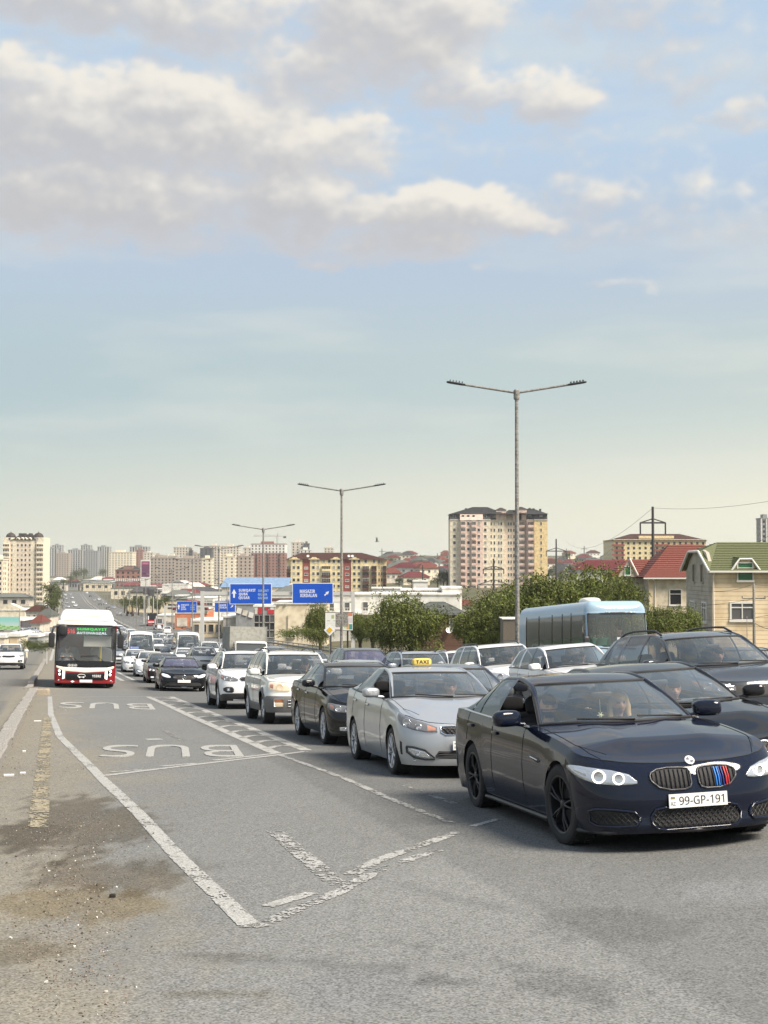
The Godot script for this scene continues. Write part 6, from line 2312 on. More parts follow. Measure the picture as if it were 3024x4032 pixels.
	# --- rear rows, mostly roofs ---
	for q in [[compact, 1275, 50.0, "white", "white saloon roof seen behind the white off-roader"], [plain, 1075, 63.0, "pewter", "grey saloon in front of the canvas truck"], [suv, 1255, 64.0, "green_grey", "dark green crossover below the yellow diamond sign"], [suv, 1200, 72.0, "pewter", "grey green crossover beside the dark green crossover"], [off, 1165, 55.0, "silver", "small silver off-roader beside the white saloon roof"],
		[suv, 815, 86.0, "pewter", "grey crossover with pale windows behind the white crossover"], [van, 748, 103.0, "white", "low white van between the rear saloons"], [compact, 640, 104.0, "graphite", "dark saloon to the right of the tall white van"], [plain, 690, 112.0, "pewter", "grey saloon two cars behind the tall white van"], [suv, 835, 118.0, "pearl", "white crossover by the sign gantry foot"],
		[compact, 925, 108.0, "silver", "silver saloon behind the canvas truck"], [plain, 1150, 84.0, "silver_blue", "silver saloon beside the dark green crossover"], [compact, 1630, 58.0, "white", "white saloon roof behind the silver crossover"], [plain, 1790, 60.0, "slate", "dark saloon roof in front of the brick house"], [suv, 1890, 54.0, "white", "white crossover roof below the willow"],
		[compact, 500, 122.0, "pewter", "grey saloon far back by the red bus"], [plain, 560, 126.0, "graphite", "dark saloon far back behind the white van"], [suv, 620, 138.0, "white", "white crossover far back behind the white van"], [compact, 520, 142.0, "silver", "silver saloon at the tail of the queue"], [plain, 590, 150.0, "white", "white saloon at the tail of the queue"], [compact, 460, 135.0, "black", "black saloon at the tail beside the red bus"], [suv, 700, 134.0, "graphite", "dark crossover near the tail of the queue"], [plain, 760, 140.0, "silver", "silver saloon near the sign gantry"]]:
		var p := place(q[1], q[2], 12.6, q[0].L)
		car(q[0], q[3], p, "queued_van" if q[0] == van else "queued_car", q[4], "van" if q[0] == van else "car", {"skip": ["door_handle", "panel_joint", "steering_wheel", "rear_view_mirror"]})
	# --- side road ---
	t = place(38, 92.0, 12.0, suv.L)
	c = car(suv, "pearl", t, "side_road_suv", "white crossover alone on the side road left of the kerb", "car", {"group": "cars on the side road"})
	red_bus()
	blue_coach()
	box_truck()

# ---------- buildings ----------
func window_mesh(w: float, h: float, kind: String) -> Array:      # [frame, pane]
	var key := "win%s%.2f_%.2f" % [kind, w, h]
	if not meshes.has(key):
		var b := MB.new()
		var f := clampf(w * 0.07, 0.05, 0.14)
		b.span(Vector3(-w * 0.5, 0, -0.02), Vector3(-w * 0.5 + f, h, 0.09))
		b.span(Vector3(w * 0.5 - f, 0, -0.02), Vector3(w * 0.5, h, 0.09))
		b.span(Vector3(-w * 0.5 + f, h - f, -0.02), Vector3(w * 0.5 - f, h, 0.09))
		b.span(Vector3(-w * 0.5 - 0.05, -0.08, -0.02), Vector3(w * 0.5 + 0.05, f, 0.14))
		var n := maxi(1, int(w / 0.75))
		for i in range(1, n):
			var x := -w * 0.5 + w * i / n
			b.span(Vector3(x - f * 0.3, f, 0.0), Vector3(x + f * 0.3, h - f, 0.08))
		if kind == "cross":
			b.span(Vector3(-w * 0.5 + f, h * 0.68, 0.0), Vector3(w * 0.5 - f, h * 0.68 + f * 0.6, 0.078))
		var p := MB.new()
		p.span(Vector3(-w * 0.5 + f * 0.5, f * 0.5, -0.3), Vector3(w * 0.5 - f * 0.5, h - f * 0.5, 0.02))
		meshes[key] = [b.mesh(), p.mesh()]
	return meshes[key]

func add_window(root: Node, x: float, y: float, z: float, w: float, h: float, kind := "plain", frame := "frame_white", turn := 0.0, panes := ["pane_dark", "pane_mid", "pane_pale", "pane_dark"]) -> void:
	var m := window_mesh(w, h, kind)
	var o := put("window", m[0], mats[frame], root, Transform3D(Basis(Vector3.UP, turn), Vector3(x, y, z)))
	put("pane", m[1], mats[panes[rng.randi() % panes.size()]], o)

func add_balcony(root: Node, x: float, y: float, z: float, w: float, h: float, wall: String) -> void:
	var key := "bal%.2f_%.2f" % [w, h]
	if not meshes.has(key):
		var b := MB.new()
		b.span(Vector3(-w * 0.5, -0.15, 0.0), Vector3(w * 0.5, 0.95, 1.0))
		var p := MB.new()
		p.span(Vector3(-w * 0.5 + 0.08, 0.95, 0.02), Vector3(w * 0.5 - 0.08, h, 0.3))
		var f := MB.new()
		for i in 5:
			var xx := -w * 0.5 + 0.04 + (w - 0.08) * i / 4.0
			f.span(Vector3(xx - 0.04, 0.95, 0.3), Vector3(xx + 0.04, h, 0.95))
		f.span(Vector3(-w * 0.5, h, 0.02), Vector3(w * 0.5, h + 0.12, 1.0))
		meshes[key] = [b.mesh(), p.mesh(), f.mesh()]
	var o := put("balcony", meshes[key][0], mats[wall], root, Transform3D(Basis(), Vector3(x, y, z)))
	put("glazing", meshes[key][1], mats[["pane_dark", "pane_dark", "pane_mid"][rng.randi() % 3]], o)
	put("posts", meshes[key][2], mats.frame_white if rng.randf() < 0.5 else mats[wall], o)

func hip(b: MB, x0: float, x1: float, z0: float, z1: float, y0: float, y1: float, rx0: float, rx1: float, rz: float) -> void:      # four slopes up to a ridge, in courses
	var a := [Vector3(x0, y0, z1), Vector3(x1, y0, z1), Vector3(x1, y0, z0), Vector3(x0, y0, z0)]
	var c := [Vector3(rx0, y1, rz), Vector3(rx1, y1, rz), Vector3(rx1, y1, rz), Vector3(rx0, y1, rz)]
	for i in 4:
		slope(b, a[i], a[(i + 1) % 4], c[(i + 1) % 4], c[i])
	b.quad(a[3], a[2], a[1], a[0])

func slope(b: MB, p: Vector3, q: Vector3, r: Vector3, s: Vector3, course := 0.36) -> void:      # roof surface p-q at the eave, s-r at the top, in overlapping courses
	var n := clampi(int(p.distance_to(s) / course), 1, 40)
	var nrm := (q - p).cross(s - p).normalized()
	if nrm.y < 0:
		nrm = -nrm
	for i in n:
		var f := float(i) / n
		var g := float(i + 1) / n
		var l0 := p.lerp(s, f) + nrm * 0.05
		var l1 := q.lerp(r, f) + nrm * 0.05
		b.quad(l0, p.lerp(s, g), q.lerp(r, g), l1)
		b.quad(p.lerp(s, f), l0, l1, q.lerp(r, f))

func base_at(px: float, d: float, y: float) -> Transform3D:
	return Transform3D(Basis(), Vector3((px - CX) / FOCAL * d, y, -d))

func yy(py: float, d: float) -> float:
	return EYE.y - (py - HORIZON) / FOCAL * d

func building_mats() -> void:
	for q in [["cream", Color(0.76, 0.69, 0.55)], ["peach", Color(0.74, 0.62, 0.5)], ["rose", Color(0.7, 0.54, 0.47)], ["yellow", Color(0.76, 0.64, 0.38)], ["ochre", Color(0.74, 0.58, 0.32)], ["wine", Color(0.3, 0.08, 0.07)], ["white_wall", Color(0.74, 0.73, 0.69)], ["pale_wall", Color(0.64, 0.59, 0.51)], ["grey_wall", Color(0.3, 0.31, 0.32)], ["brick_red", Color(0.32, 0.17, 0.14)], ["dark_wall", Color(0.1, 0.1, 0.11)], ["brown_grey", Color(0.42, 0.36, 0.31)], ["stone_warm", Color(0.8, 0.65, 0.44)], ["stone_grey_and_shade", Color(0.48, 0.44, 0.37)], ["beige", Color(0.74, 0.65, 0.49)], ["orange_wall", Color(0.6, 0.22, 0.12)], ["blue_roof", Color(0.2, 0.3, 0.45)]]:  # the grey stone also paints in shade on house walls turned from the sun
		rough_wall(q[0], q[1], "plaster", 0.06 if q[0] != "stone_warm" and q[0] != "stone_grey_and_shade" else 0.05)
	rough_wall("roof_red", Color(0.2, 0.07, 0.055), "plaster", 0.5, 0.6)
	rough_wall("roof_wine", Color(0.17, 0.045, 0.05), "plaster", 0.3, 0.6)
	rough_wall("roof_brown", Color(0.1, 0.045, 0.035), "plaster", 0.3, 0.7)
	rough_wall("roof_green", Color(0.145, 0.158, 0.08), "plaster", 0.5, 0.6)
	rough_wall("roof_slate", Color(0.075, 0.075, 0.08), "plaster", 0.3, 0.7)
	rough_wall("roof_grey", Color(0.14, 0.15, 0.14), "plaster", 0.3, 0.8)
	rough_wall("roof_dome", Color(0.06, 0.05, 0.045), "plaster", 0.3, 0.6)
	mat("frame_white", Color(0.66, 0.65, 0.6), 0.6)
	mat("frame_grey", Color(0.3, 0.29, 0.27), 0.6)
	mat("pane_dark", Color(0.025, 0.026, 0.03), 0.12)
	mat("pane_mid", Color(0.1, 0.1, 0.1), 0.2)
	mat("pane_pale", Color(0.3, 0.28, 0.24), 0.3)
	mat("pane_green", Color(0.03, 0.14, 0.06), 0.2)
	mat("red_panel", Color(0.5, 0.03, 0.04), 0.4)

func buildings() -> void:
	building_mats()
	right_tower()
	left_tower()
	yellow_block()
	far_city()
	houses()
	low_buildings()
	hill_village()
	low_town()
	left_side()

func right_tower() -> void:
	var d := 670.0
	var k := 0.482 * d / FOCAL      # metres per unit of the drawing taken over the photograph
	var base := yy(2400, d)
	var t := Transform3D(Basis(), Vector3((1500 + 960 * 0.482 - CX) / FOCAL * d, base, -d))
	var root := thing("apartment_tower", "tall cream and pink apartment tower with dark mansard roof behind the trees", "building", t)
	var top := yy(1900 + 305 * 0.482, d) - base
	var vols := [[565, 645, 0.0, "cream"], [645, 832, 1.3, "rose"], [832, 895, 0.2, "cream"], [895, 1012, -2.2, "cream"], [1012, 1112, -3.5, "peach"], [1112, 1192, -2.6, "rose"], [1192, 1254, -1.2, "rose"], [1254, 1362, -0.6, "ochre"]]  # ochre on the last volume paints sunlight into the cream wall
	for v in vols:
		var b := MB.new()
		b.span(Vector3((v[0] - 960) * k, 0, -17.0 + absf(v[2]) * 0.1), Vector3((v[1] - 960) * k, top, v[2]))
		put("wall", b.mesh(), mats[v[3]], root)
		b = MB.new()      # mansard band and roof
		var x0: float = (v[0] - 960) * k
		var x1: float = (v[1] - 960) * k
		b.quad(Vector3(x0, top, v[2] + 0.25), Vector3(x0, top + 2.7, v[2] - 0.8), Vector3(x1, top + 2.7, v[2] - 0.8), Vector3(x1, top, v[2] + 0.25))
		b.quad(Vector3(x0, top, -17.0), Vector3(x0, top + 2.7, -16.0), Vector3(x0, top + 2.7, v[2] - 0.8), Vector3(x0, top, v[2] + 0.25))
		b.quad(Vector3(x1, top, v[2] + 0.25), Vector3(x1, top + 2.7, v[2] - 0.8), Vector3(x1, top + 2.7, -16.0), Vector3(x1, top, -17.0))
		b.quad(Vector3(x0, top + 2.7, v[2] - 0.8), Vector3(x0, top + 2.7, -16), Vector3(x1, top + 2.7, -16), Vector3(x1, top + 2.7, v[2] - 0.8))
		put("mansard", b.mesh(), mats.roof_slate if v[0] in [565, 832, 1192, 1254, 895] else mats[v[3]], root)
		b = MB.new()
		b.span(Vector3(x0 - 0.1, top - 0.15, -17.1), Vector3(x1 + 0.1, top + 0.15, v[2] + 0.35))
		put("cornice", b.mesh(), mats.frame_white, root)
	for q in [[565, 1010, 2.7, 6.4, 760, 880], [1180, 1362, 2.7, 5.6, 1210, 1260], [1000, 1190, 2.7, 5.0, 1060, 1130]]:
		var b := MB.new()
		hip(b, (q[0] - 960) * k - 0.4, (q[1] - 960) * k + 0.4, -17.4, 0.6, top + q[2], top + q[3], (q[4] - 960) * k, (q[5] - 960) * k, -8.0)
		put("roof", b.mesh(), mats.roof_slate, root)
	for q in [[985, 5.6, 2.4], [1150, 6.0, 2.6], [1118, 4.2, 2.0]]:
		var b := MB.new()
		b.span(Vector3((q[0] - 960) * k - q[2], top, -5.0), Vector3((q[0] - 960) * k + q[2], top + q[1] - 0.9, -1.8))
		put("lift_house", b.mesh(), mats.rose, root)
		b = MB.new()
		hip(b, (q[0] - 960) * k - q[2] - 0.3, (q[0] - 960) * k + q[2] + 0.3, -5.3, -1.5, top + q[1] - 0.9, top + q[1] + 0.3, (q[0] - 960) * k - 0.4, (q[0] - 960) * k + 0.4, -3.4)
		put("lift_house_roof", b.mesh(), mats.roof_slate, root)
	for q in [700, 735, 830, 1225, 1258, 1312]:
		var b := MB.new()
		b.span(Vector3((q - 960) * k - 0.5, top + 3.5, -6), Vector3((q - 960) * k + 0.5, top + 5.4 + 0.6 * rng.randf(), -5))
		put("chimney", b.mesh(), mats.roof_slate, root)
	for r in 14:
		var y := yy(1900 + (350 + 52 * r) * 0.482, d) - base
		if y < 0.5:
			break
		for c in [[600, 0.0], [852, 0.2], [713, 1.3], [798, 1.3]]:
			add_window(root, (c[0] - 960) * k, y, c[1], 1.35, 1.6)
		for c in [[903, -2.2], [930, -2.2], [966, -2.2], [986, -2.2], [1048, -3.5], [1068, -3.5], [1092, -3.5], [1310, -0.6]]:
			add_window(root, (c[0] - 960) * k, y, c[1], 0.75, 1.55)
		for c in [[669, 1.3], [756, 1.3]]:
			add_balcony(root, (c[0] - 960) * k, y - 0.75, c[1], 2.1, 2.45, "rose")
		for c in [[1155, -2.6], [1226, -1.2]]:
			add_balcony(root, (c[0] - 960) * k, y - 0.75, c[1], 2.6, 2.45, "rose")
	for c in [[600, -0.3], [670, 1.0], [713, 1.0], [757, 1.0], [852, -0.1], [905, -2.4], [935, -2.4], [975, -2.4], [1220, -1.5], [1310, -0.9]]:
		add_window(root, (c[0] - 960) * k, top + 0.7, c[1], 1.3, 1.6)

func left_tower() -> void:
	var d := 870.0
	var k := 0.482 * d / FOCAL
	var base := yy(2395, d)
	var t := Transform3D(Basis(), Vector3((192 * 0.482 - CX) / FOCAL * d, base, -d))
	var root := thing("domed_tower", "cream apartment tower with two dark corner domes beyond the bus", "building", t)
	var top := yy(2000 + 262 * 0.482, d) - base
	for v in [[28, 82, 0.6, "cream"], [82, 300, 0.0, "peach"], [300, 358, 0.6, "cream"]]:
		var b := MB.new()
		b.span(Vector3((v[0] - 192) * k, 0, -16), Vector3((v[1] - 192) * k, top + (1.6 if v[2] > 0 else 0.0), v[2]))
		put("wall", b.mesh(), mats[v[3]], root)
	for x in [120, 268]:
		var b := MB.new()
		b.span(Vector3((x - 192) * k - 1.3, 0, -0.1), Vector3((x - 192) * k + 1.3, top, 0.12))
		put("pilaster", b.mesh(), mats.cream, root)
	for x in [80, 307]:
		var b := MB.new()
		var c := Vector3((x - 192) * k, top + 1.6, -2.6)
		b.lathe([[2.95, 0.0], [3.0, 0.4], [2.8, 1.2], [2.3, 2.0], [1.4, 2.65], [0.5, 2.95], [0.12, 3.3], [0.05, 4.2]], c, Basis(), 20)
		put("dome", b.mesh(), mats.roof_dome, root)
		b = MB.new()
		b.lathe([[2.8, -1.6], [2.85, 0.1]], c, Basis(), 20)
		put("drum", b.mesh(), mats.cream, root)
		add_window(root, c.x, top - 0.1, 0.62, 1.4, 1.5)
	var b := MB.new()
	hip(b, (90 - 192) * k, (300 - 192) * k, -16, 0.5, top, top + 3.6, (150 - 192) * k, (245 - 192) * k, -6.0)
	put("roof", b.mesh(), mats.roof_dome, root)
	for x in [150, 182, 232]:
		b = MB.new()
		b.span(Vector3((x - 192) * k - 1.0, top + 1.5, -7), Vector3((x - 192) * k + 1.0, top + 4.2, -4.5))
		put("chimney", b.mesh(), mats.roof_dome, root)
	for x in [148, 182, 210, 245]:
		b = MB.new()
		b.lathe([[0.0, 0.0], [1.05, 0.0], [1.05, -1.6]], Vector3((x - 192) * k, top + 0.55, 0.45), Basis(Vector3.RIGHT, Vector3.BACK, Vector3.DOWN), 14)
		var o := put("dormer", b.mesh(), mats.cream, root)
		b = MB.new()
		b.lathe([[0.0, 0.0], [0.62, 0.0], [0.62, -0.3]], Vector3((x - 192) * k, top + 0.55, 0.5), Basis(Vector3.RIGHT, Vector3.BACK, Vector3.DOWN), 14)
		put("pane", b.mesh(), mats.pane_dark, o)
	for r in 13:
		var y := yy(2000 + (316 + 40 * r) * 0.482, d) - base
		if y < 0.3:
			break
		for x in [101, 147, 180, 210, 245, 284]:
			add_window(root, (x - 192) * k, y, 0.02, 1.25, 1.6)
		for x in [54, 330]:
			add_balcony(root, (x - 192) * k, y - 0.9, 0.6, 3.9, 2.3, "cream")

func yellow_block() -> void:
	var d := 690.0
	var k := 0.5425 * d / FOCAL
	var base := yy(2395, d)
	var t := Transform3D(Basis(), Vector3((700 + 1150 * 0.5425 - CX) / FOCAL * d, base, -d))
	var root := thing("yellow_apartments", "yellow apartment block with dark red stair bands and brown roof", "building", t)
	var top := yy(2000 + 375 * 0.5425, d) - base
	for v in [[790, 820, -1.5, "yellow"], [820, 905, 0.0, "yellow"], [905, 960, -0.35, "wine"], [960, 1200, 0.0, "yellow"], [1200, 1258, -0.35, "wine"], [1258, 1450, 0.0, "yellow"], [1450, 1516, -0.8, "ochre"]]:
		var b := MB.new()
		b.span(Vector3((v[0] - 1150) * k, 0, -14), Vector3((v[1] - 1150) * k, top, v[2]))
		put("wall", b.mesh(), mats[v[3]], root)
	var b := MB.new()
	hip(b, (788 - 1150) * k - 0.5, (1518 - 1150) * k + 0.5, -14.5, 0.7, top, top + 3.4, (890 - 1150) * k, (1330 - 1150) * k, -7.0)
	put("roof", b.mesh(), mats.roof_brown, root)
	for x in [848, 990, 1148, 1280]:
		b = MB.new()
		b.prism([[-2.6, 0.0], [2.6, 0.0], [2.6, 0.5], [1.6, 0.6], [0.9, 1.3], [-0.9, 1.3], [-1.6, 0.6], [-2.6, 0.5]], Basis(), Vector3((x - 1150) * k, top - 0.1, 0.02), 0.6)
		put("gable", b.mesh(), mats.yellow, root)
	for x in [945, 1242, 1268]:
		b = MB.new()
		b.lathe([[0.05, 0.0], [0.4, 0.12], [0.7, 0.4]], Vector3((x - 1150) * k, top + 1.6, 0.6), Basis(Vector3.RIGHT, Vector3(0.3, 0.5, 0.8).normalized(), Vector3.RIGHT.cross(Vector3(0.3, 0.5, 0.8)).normalized()), 12)
		put("dish", b.mesh(), mats.frame_white, root)
	for r in 7:
		var y := yy(2000 + (400 + 45 * r) * 0.5425, d) - base
		if y < 0.3:
			break
		for x in [843, 876, 985, 1018, 1133, 1168, 1282, 1316]:
			add_window(root, (x - 1150) * k, y, 0.02, 1.4, 1.65)
		for x in [1461, 1480]:
			add_window(root, (x - 1150) * k, y, -0.78, 0.8, 1.65)
		for x in [932, 1229]:
			if r > 0:
				add_window(root, (x - 1150) * k, y, -0.33, 1.9, 1.2)
		if r > 0:
			for q in [[1077, 0.0, 4.2], [1364, 0.0, 3.2], [1425, 0.0, 2.4], [805, -1.5, 2.0], [1502, -0.8, 1.7]]:
				add_balcony(root, (q[0] - 1150) * k, y - 0.8, q[1], q[2], 2.3, "roof_brown" if q[0] != 1077 or r > 1 else "yellow")
		else:
			for q in [1060, 1100, 1364, 1425]:
				add_window(root, (q - 1150) * k, y, 0.02, 1.4, 1.65)

# towers of the far city: too small for single windows, their windows are joined
func far_block(xl: float, xr: float, ytop: float, ybase: float, d: float, wall: String, label: String, style := "grid", cap := "", floors := 0) -> Node3D:
	var base := yy(ybase + 30, d)
	var top := yy(ytop, d) - base
	var w := (xr - xl) / FOCAL * d
	var root := thing("city_block", label, "building", Transform3D(Basis(Vector3.UP, 0.0), Vector3(((xl + xr) * 0.5 - CX) / FOCAL * d, base, -d)))
	var b := MB.new()
	b.span(Vector3(-w * 0.5, 0, -w * 0.6 - 8.0), Vector3(w * 0.5, top, 0))
	put("wall", b.mesh(), mats[wall], root)
	b = MB.new()
	var n := floors if floors else int(top / 3.1)
	var cols := maxi(2, int(w / 3.6))
	for r in n:
		var y := top - 2.6 - r * 3.1
		if y < 0.5:
			break
		for c in cols:
			var x := -w * 0.5 + w * (c + 0.5) / cols
			if style == "strip" and c % 3 == 1:
				b.span(Vector3(x - 0.9, y - 0.9, 0.0), Vector3(x + 0.9, y + 1.9, 0.06))
			elif style == "zig":
				b.span(Vector3(x - 1.2 + 0.5 * (r % 2), y, 0.0), Vector3(x + 0.4 + 0.5 * (r % 2), y + 1.9, 0.06))
			else:
				b.span(Vector3(x - 0.7, y, 0.0), Vector3(x + 0.7, y + 1.6, 0.06))
	for r in n:
		var y := top - 2.6 - r * 3.1
		for c in maxi(1, int((w * 0.6 + 8.0) / 4.0)):
			for s in [-1.0, 1.0]:
				b.span(Vector3(s * w * 0.5 - 0.05, y, -2.0 - c * 4.0), Vector3(s * w * 0.5 + 0.05, y + 1.6, -3.4 - c * 4.0))
	var o := put("window", b.mesh(), mats.pane_dark if style != "pale" else mats.pane_mid, root)
	o.set_meta("kind", "stuff")
	b = MB.new()
	if cap == "stripes":
		for c in range(0, cols + 1):
			var x := -w * 0.5 + w * c / cols
			b.span(Vector3(x - 0.35, 0, 0.02), Vector3(x + 0.35, top, 0.35))
		put("fin", b.mesh(), mats.white_wall, root).set_meta("kind", "stuff")
		b = MB.new()
	elif cap == "white_top":
		b.span(Vector3(-w * 0.5 - 0.1, top - 9.0, -w * 0.6 - 8.1), Vector3(w * 0.5 + 0.1, top - 0.0, 0.04))
		put("top_floors", b.mesh(), mats.white_wall, root)
		b = MB.new()
		for r in 3:
			for c in cols:
				var x := -w * 0.5 + w * (c + 0.5) / cols
				b.span(Vector3(x - 0.7, top - 2.6 - r * 3.1, 0.03), Vector3(x + 0.7, top - 1.0 - r * 3.1, 0.09))
		put("window", b.mesh(), mats.pane_dark, root).set_meta("kind", "stuff")
		b = MB.new()
		for i in 3:
			for s in [-1.0, 1.0]:
				for r in n:
					var x := -w * 0.5 + w * (0.16 + 0.33 * i)
					b.span(Vector3(x - 1.0, top - 12.0 - r * 3.1, 0.02), Vector3(x + 1.0, top - 10.6 - r * 3.1, 0.5))
		put("balcony", b.mesh(), mats.white_wall, root).set_meta("kind", "stuff")
		b = MB.new()
	b.span(Vector3(-w * 0.22, top, -9), Vector3(w * 0.16, top + 3.0, -2.5))
	b.span(Vector3(-w * 0.5 - 0.3, top, -w * 0.6 - 8.3), Vector3(w * 0.5 + 0.3, top + 0.7, 0.3))
	put("roof_house", b.mesh(), mats[wall], root)
	return root

func far_city() -> void:
	far_block(172, 224, 2160, 2262, 2300.0, "grey_wall", "pale tower with dark window bands right of the domed tower", "strip", "stripes")
	far_block(205, 242, 2148, 2262, 2400.0, "grey_wall", "striped tower top just behind the tower with window bands", "strip", "stripes")
	far_block(222, 272, 2180, 2262, 2250.0, "brown_grey", "brown grey office block between two striped towers", "grid")
	far_block(268, 326, 2166, 2262, 2300.0, "grey_wall", "wide striped tower left of the blue grey block", "zig", "stripes")
	far_block(318, 356, 2148, 2262, 2420.0, "grey_wall", "striped tower rising behind the blue grey block", "zig", "stripes")
	far_block(328, 386, 2170, 2262, 2260.0, "grey_wall", "blue grey block between the striped towers", "grid")
	far_block(383, 430, 2154, 2265, 2300.0, "grey_wall", "slim striped tower beside the pale yellow block", "strip", "stripes")
	far_block(428, 522, 2175, 2275, 1900.0, "cream", "pale yellow slab of flats beside the striped towers", "pale")
	far_block(510, 582, 2154, 2250, 2100.0, "grey_wall", "rounded tower with brick red flank", "strip", "stripes")
	far_block(536, 562, 2166, 2250, 2060.0, "brick_red", "brick red flank tower in front of the rounded tower", "grid")
	for i in 12:
		var x := 560.0 + 37.0 * i + 12.0 * rng.randf()
		far_block(x, x + rng.randf_range(26, 44), rng.randf_range(2172, 2196), 2290, 1950.0 + 20.0 * i, ["pale_wall", "brown_grey", "cream", "grey_wall"][i % 4], "%s slab rising behind the row of flats" % ["pale", "brown grey", "cream", "dark grey"][i % 4], "grid").set_meta("group", "slabs behind the row of flats")
	var b: Node3D = far_block(455, 556, 2246, 2310, 1100.0, "brick_red", "low brick building with white arcade and dark roof", "grid")
	var m := MB.new()
	hip(m, -10.4, 10.4, -18, 0.5, 12.5 + 6.0, 22.0, -4, 4, -8)
	put("roof", m.mesh(), mats.roof_slate, b)
	m = MB.new()
	for i in 14:
		m.span(Vector3(-9.8 + i * 1.45, 10.0, 0.05), Vector3(-9.0 + i * 1.45, 12.2, 0.5))
	put("arcade", m.mesh(), mats.white_wall, b)
	far_block(592, 690, 2197, 2300, 1500.0, "brown_grey", "long brown grey slab of flats right of the dark billboard", "grid")
	far_block(655, 700, 2190, 2300, 1560.0, "pale_wall", "pale stair block in the long row of flats", "pale")
	far_block(690, 795, 2200, 2300, 1450.0, "brown_grey", "brown grey slab of flats before the pale round tower", "grid")
	far_block(683, 752, 2156, 2230, 1800.0, "pale_wall", "pale round topped tower above the row of flats", "grid")
	far_block(745, 757, 2168, 2230, 1790.0, "dark_wall", "thin dark shaft beside the pale round topped tower", "grid")
	far_block(788, 835, 2160, 2300, 1700.0, "dark_wall", "dark glass tower left of the pair of pale towers", "strip")
	far_block(818, 866, 2150, 2290, 1720.0, "pale_wall", "pale tower with stepped top, left of the pair", "grid")
	far_block(868, 942, 2152, 2290, 1740.0, "pale_wall", "pale tower with broad top, right of the pair", "grid")
	far_block(795, 835, 2200, 2300, 1250.0, "cream", "cream slab end wall among the flats", "pale")
	far_block(880, 925, 2192, 2300, 1280.0, "cream", "blank cream slab end left of the brick tower", "pale")
	far_block(925, 992, 2192, 2300, 1300.0, "brown_grey", "worn grey flats left of the brick tower", "grid")
	far_block(958, 992, 2158, 2300, 1600.0, "pale_wall", "pale slim tower peeping left of the brick tower", "grid")
	far_block(988, 1123, 2143, 2300, 1500.0, "brick_red", "brick red tower with white top floors under the crane", "grid", "white_top")
	far_block(1147, 1197, 2137, 2210, 1600.0, "pale_wall", "pale tower with curved top behind the yellow apartments", "grid")
	far_block(1196, 1217, 2142, 2210, 1590.0, "dark_wall", "dark shaft beside the curved top tower", "grid")
	far_block(1180, 1226, 2166, 2210, 1570.0, "white_wall", "low white block at the foot of the dark shaft", "grid")
	far_block(1276, 1313, 2158, 2210, 1900.0, "pale_wall", "small pale block above the brown roof ridge", "grid")
	far_block(2998, 3040, 2043, 2200, 900.0, "grey_wall", "dark striped tower at the picture edge above the green roof", "strip", "stripes")
	far_block(-30, 12, 2205, 2395, 850.0, "cream", "cream wall half hidden beside the domed tower", "grid")
	# far right: red roofed flats
	var d := 900.0
	var r := far_block(2417, 2780, 2128, 2300, d, "yellow", "yellow flats with red balconies and red roof behind the houses", "grid", "", 6)
	var w := 363.0 / FOCAL * d
	var top := yy(2128, d) - yy(2330, d)
	m = MB.new()
	hip(m, -w * 0.5 - 1, w * 0.5 + 1, -30, 1.2, top, top + 4.4, -w * 0.28, w * 0.25, -12)
	put("roof", m.mesh(), mats.roof_brown, r)
	for i in 6:
		for q in [[-26.5, 8.0], [0.5, 9.0], [17.0, 8.0]]:
			m = MB.new()
			m.span(Vector3(q[0] - q[1] * 0.5, top - 3.4 - i * 3.1, 0.0), Vector3(q[0] + q[1] * 0.5, top - 2.4 - i * 3.1, 1.4))
			put("balcony", m.mesh(), mats.wine, r)
	# crane on the brick tower
	d = 1550.0
	var t := at(1092, 2140, d)
	var cr := thing("tower_crane", "tower crane with long jib above the brick red tower", "crane", Transform3D(Basis(), Vector3(t.x, yy(2150, d), -d)))
	m = MB.new()
	for s in [-0.7, 0.7]:
		for s2 in [-0.7, 0.7]:
			m.span(Vector3(s - 0.15, -12, s2 - 0.15), Vector3(s + 0.15, 10.5, s2 + 0.15))
	for i in 9:
		m.box(Vector3(0, -11.0 + i * 2.4, 0.7), Vector3(2.0, 0.2, 0.15), Basis(Vector3.BACK, 0.9 if i % 2 else -0.9))
	put("mast", m.mesh(), mats.frame_grey, cr)
	m = MB.new()
	m.span(Vector3(-26, 10.5, -0.5), Vector3(9.5, 10.9, -0.2))
	m.span(Vector3(-26, 11.9, -0.1), Vector3(2, 12.1, 0.2))
	for i in 14:
		m.box(Vector3(-25 + i * 1.95, 11.3, 0), Vector3(0.15, 1.9, 0.15), Basis(Vector3.BACK, 0.8 if i % 2 else -0.8))
	m.tube([Vector3(0, 10.5, 0), Vector3(0.5, 14.5, 0)], 0.25, 4)
	put("jib", m.mesh(), mats.frame_grey, cr)
	m = MB.new()
	m.span(Vector3(6.5, 8.6, -0.8), Vector3(9.6, 10.5, 0.8))
	put("counterweight", m.mesh(), mats.dark_wall, cr)

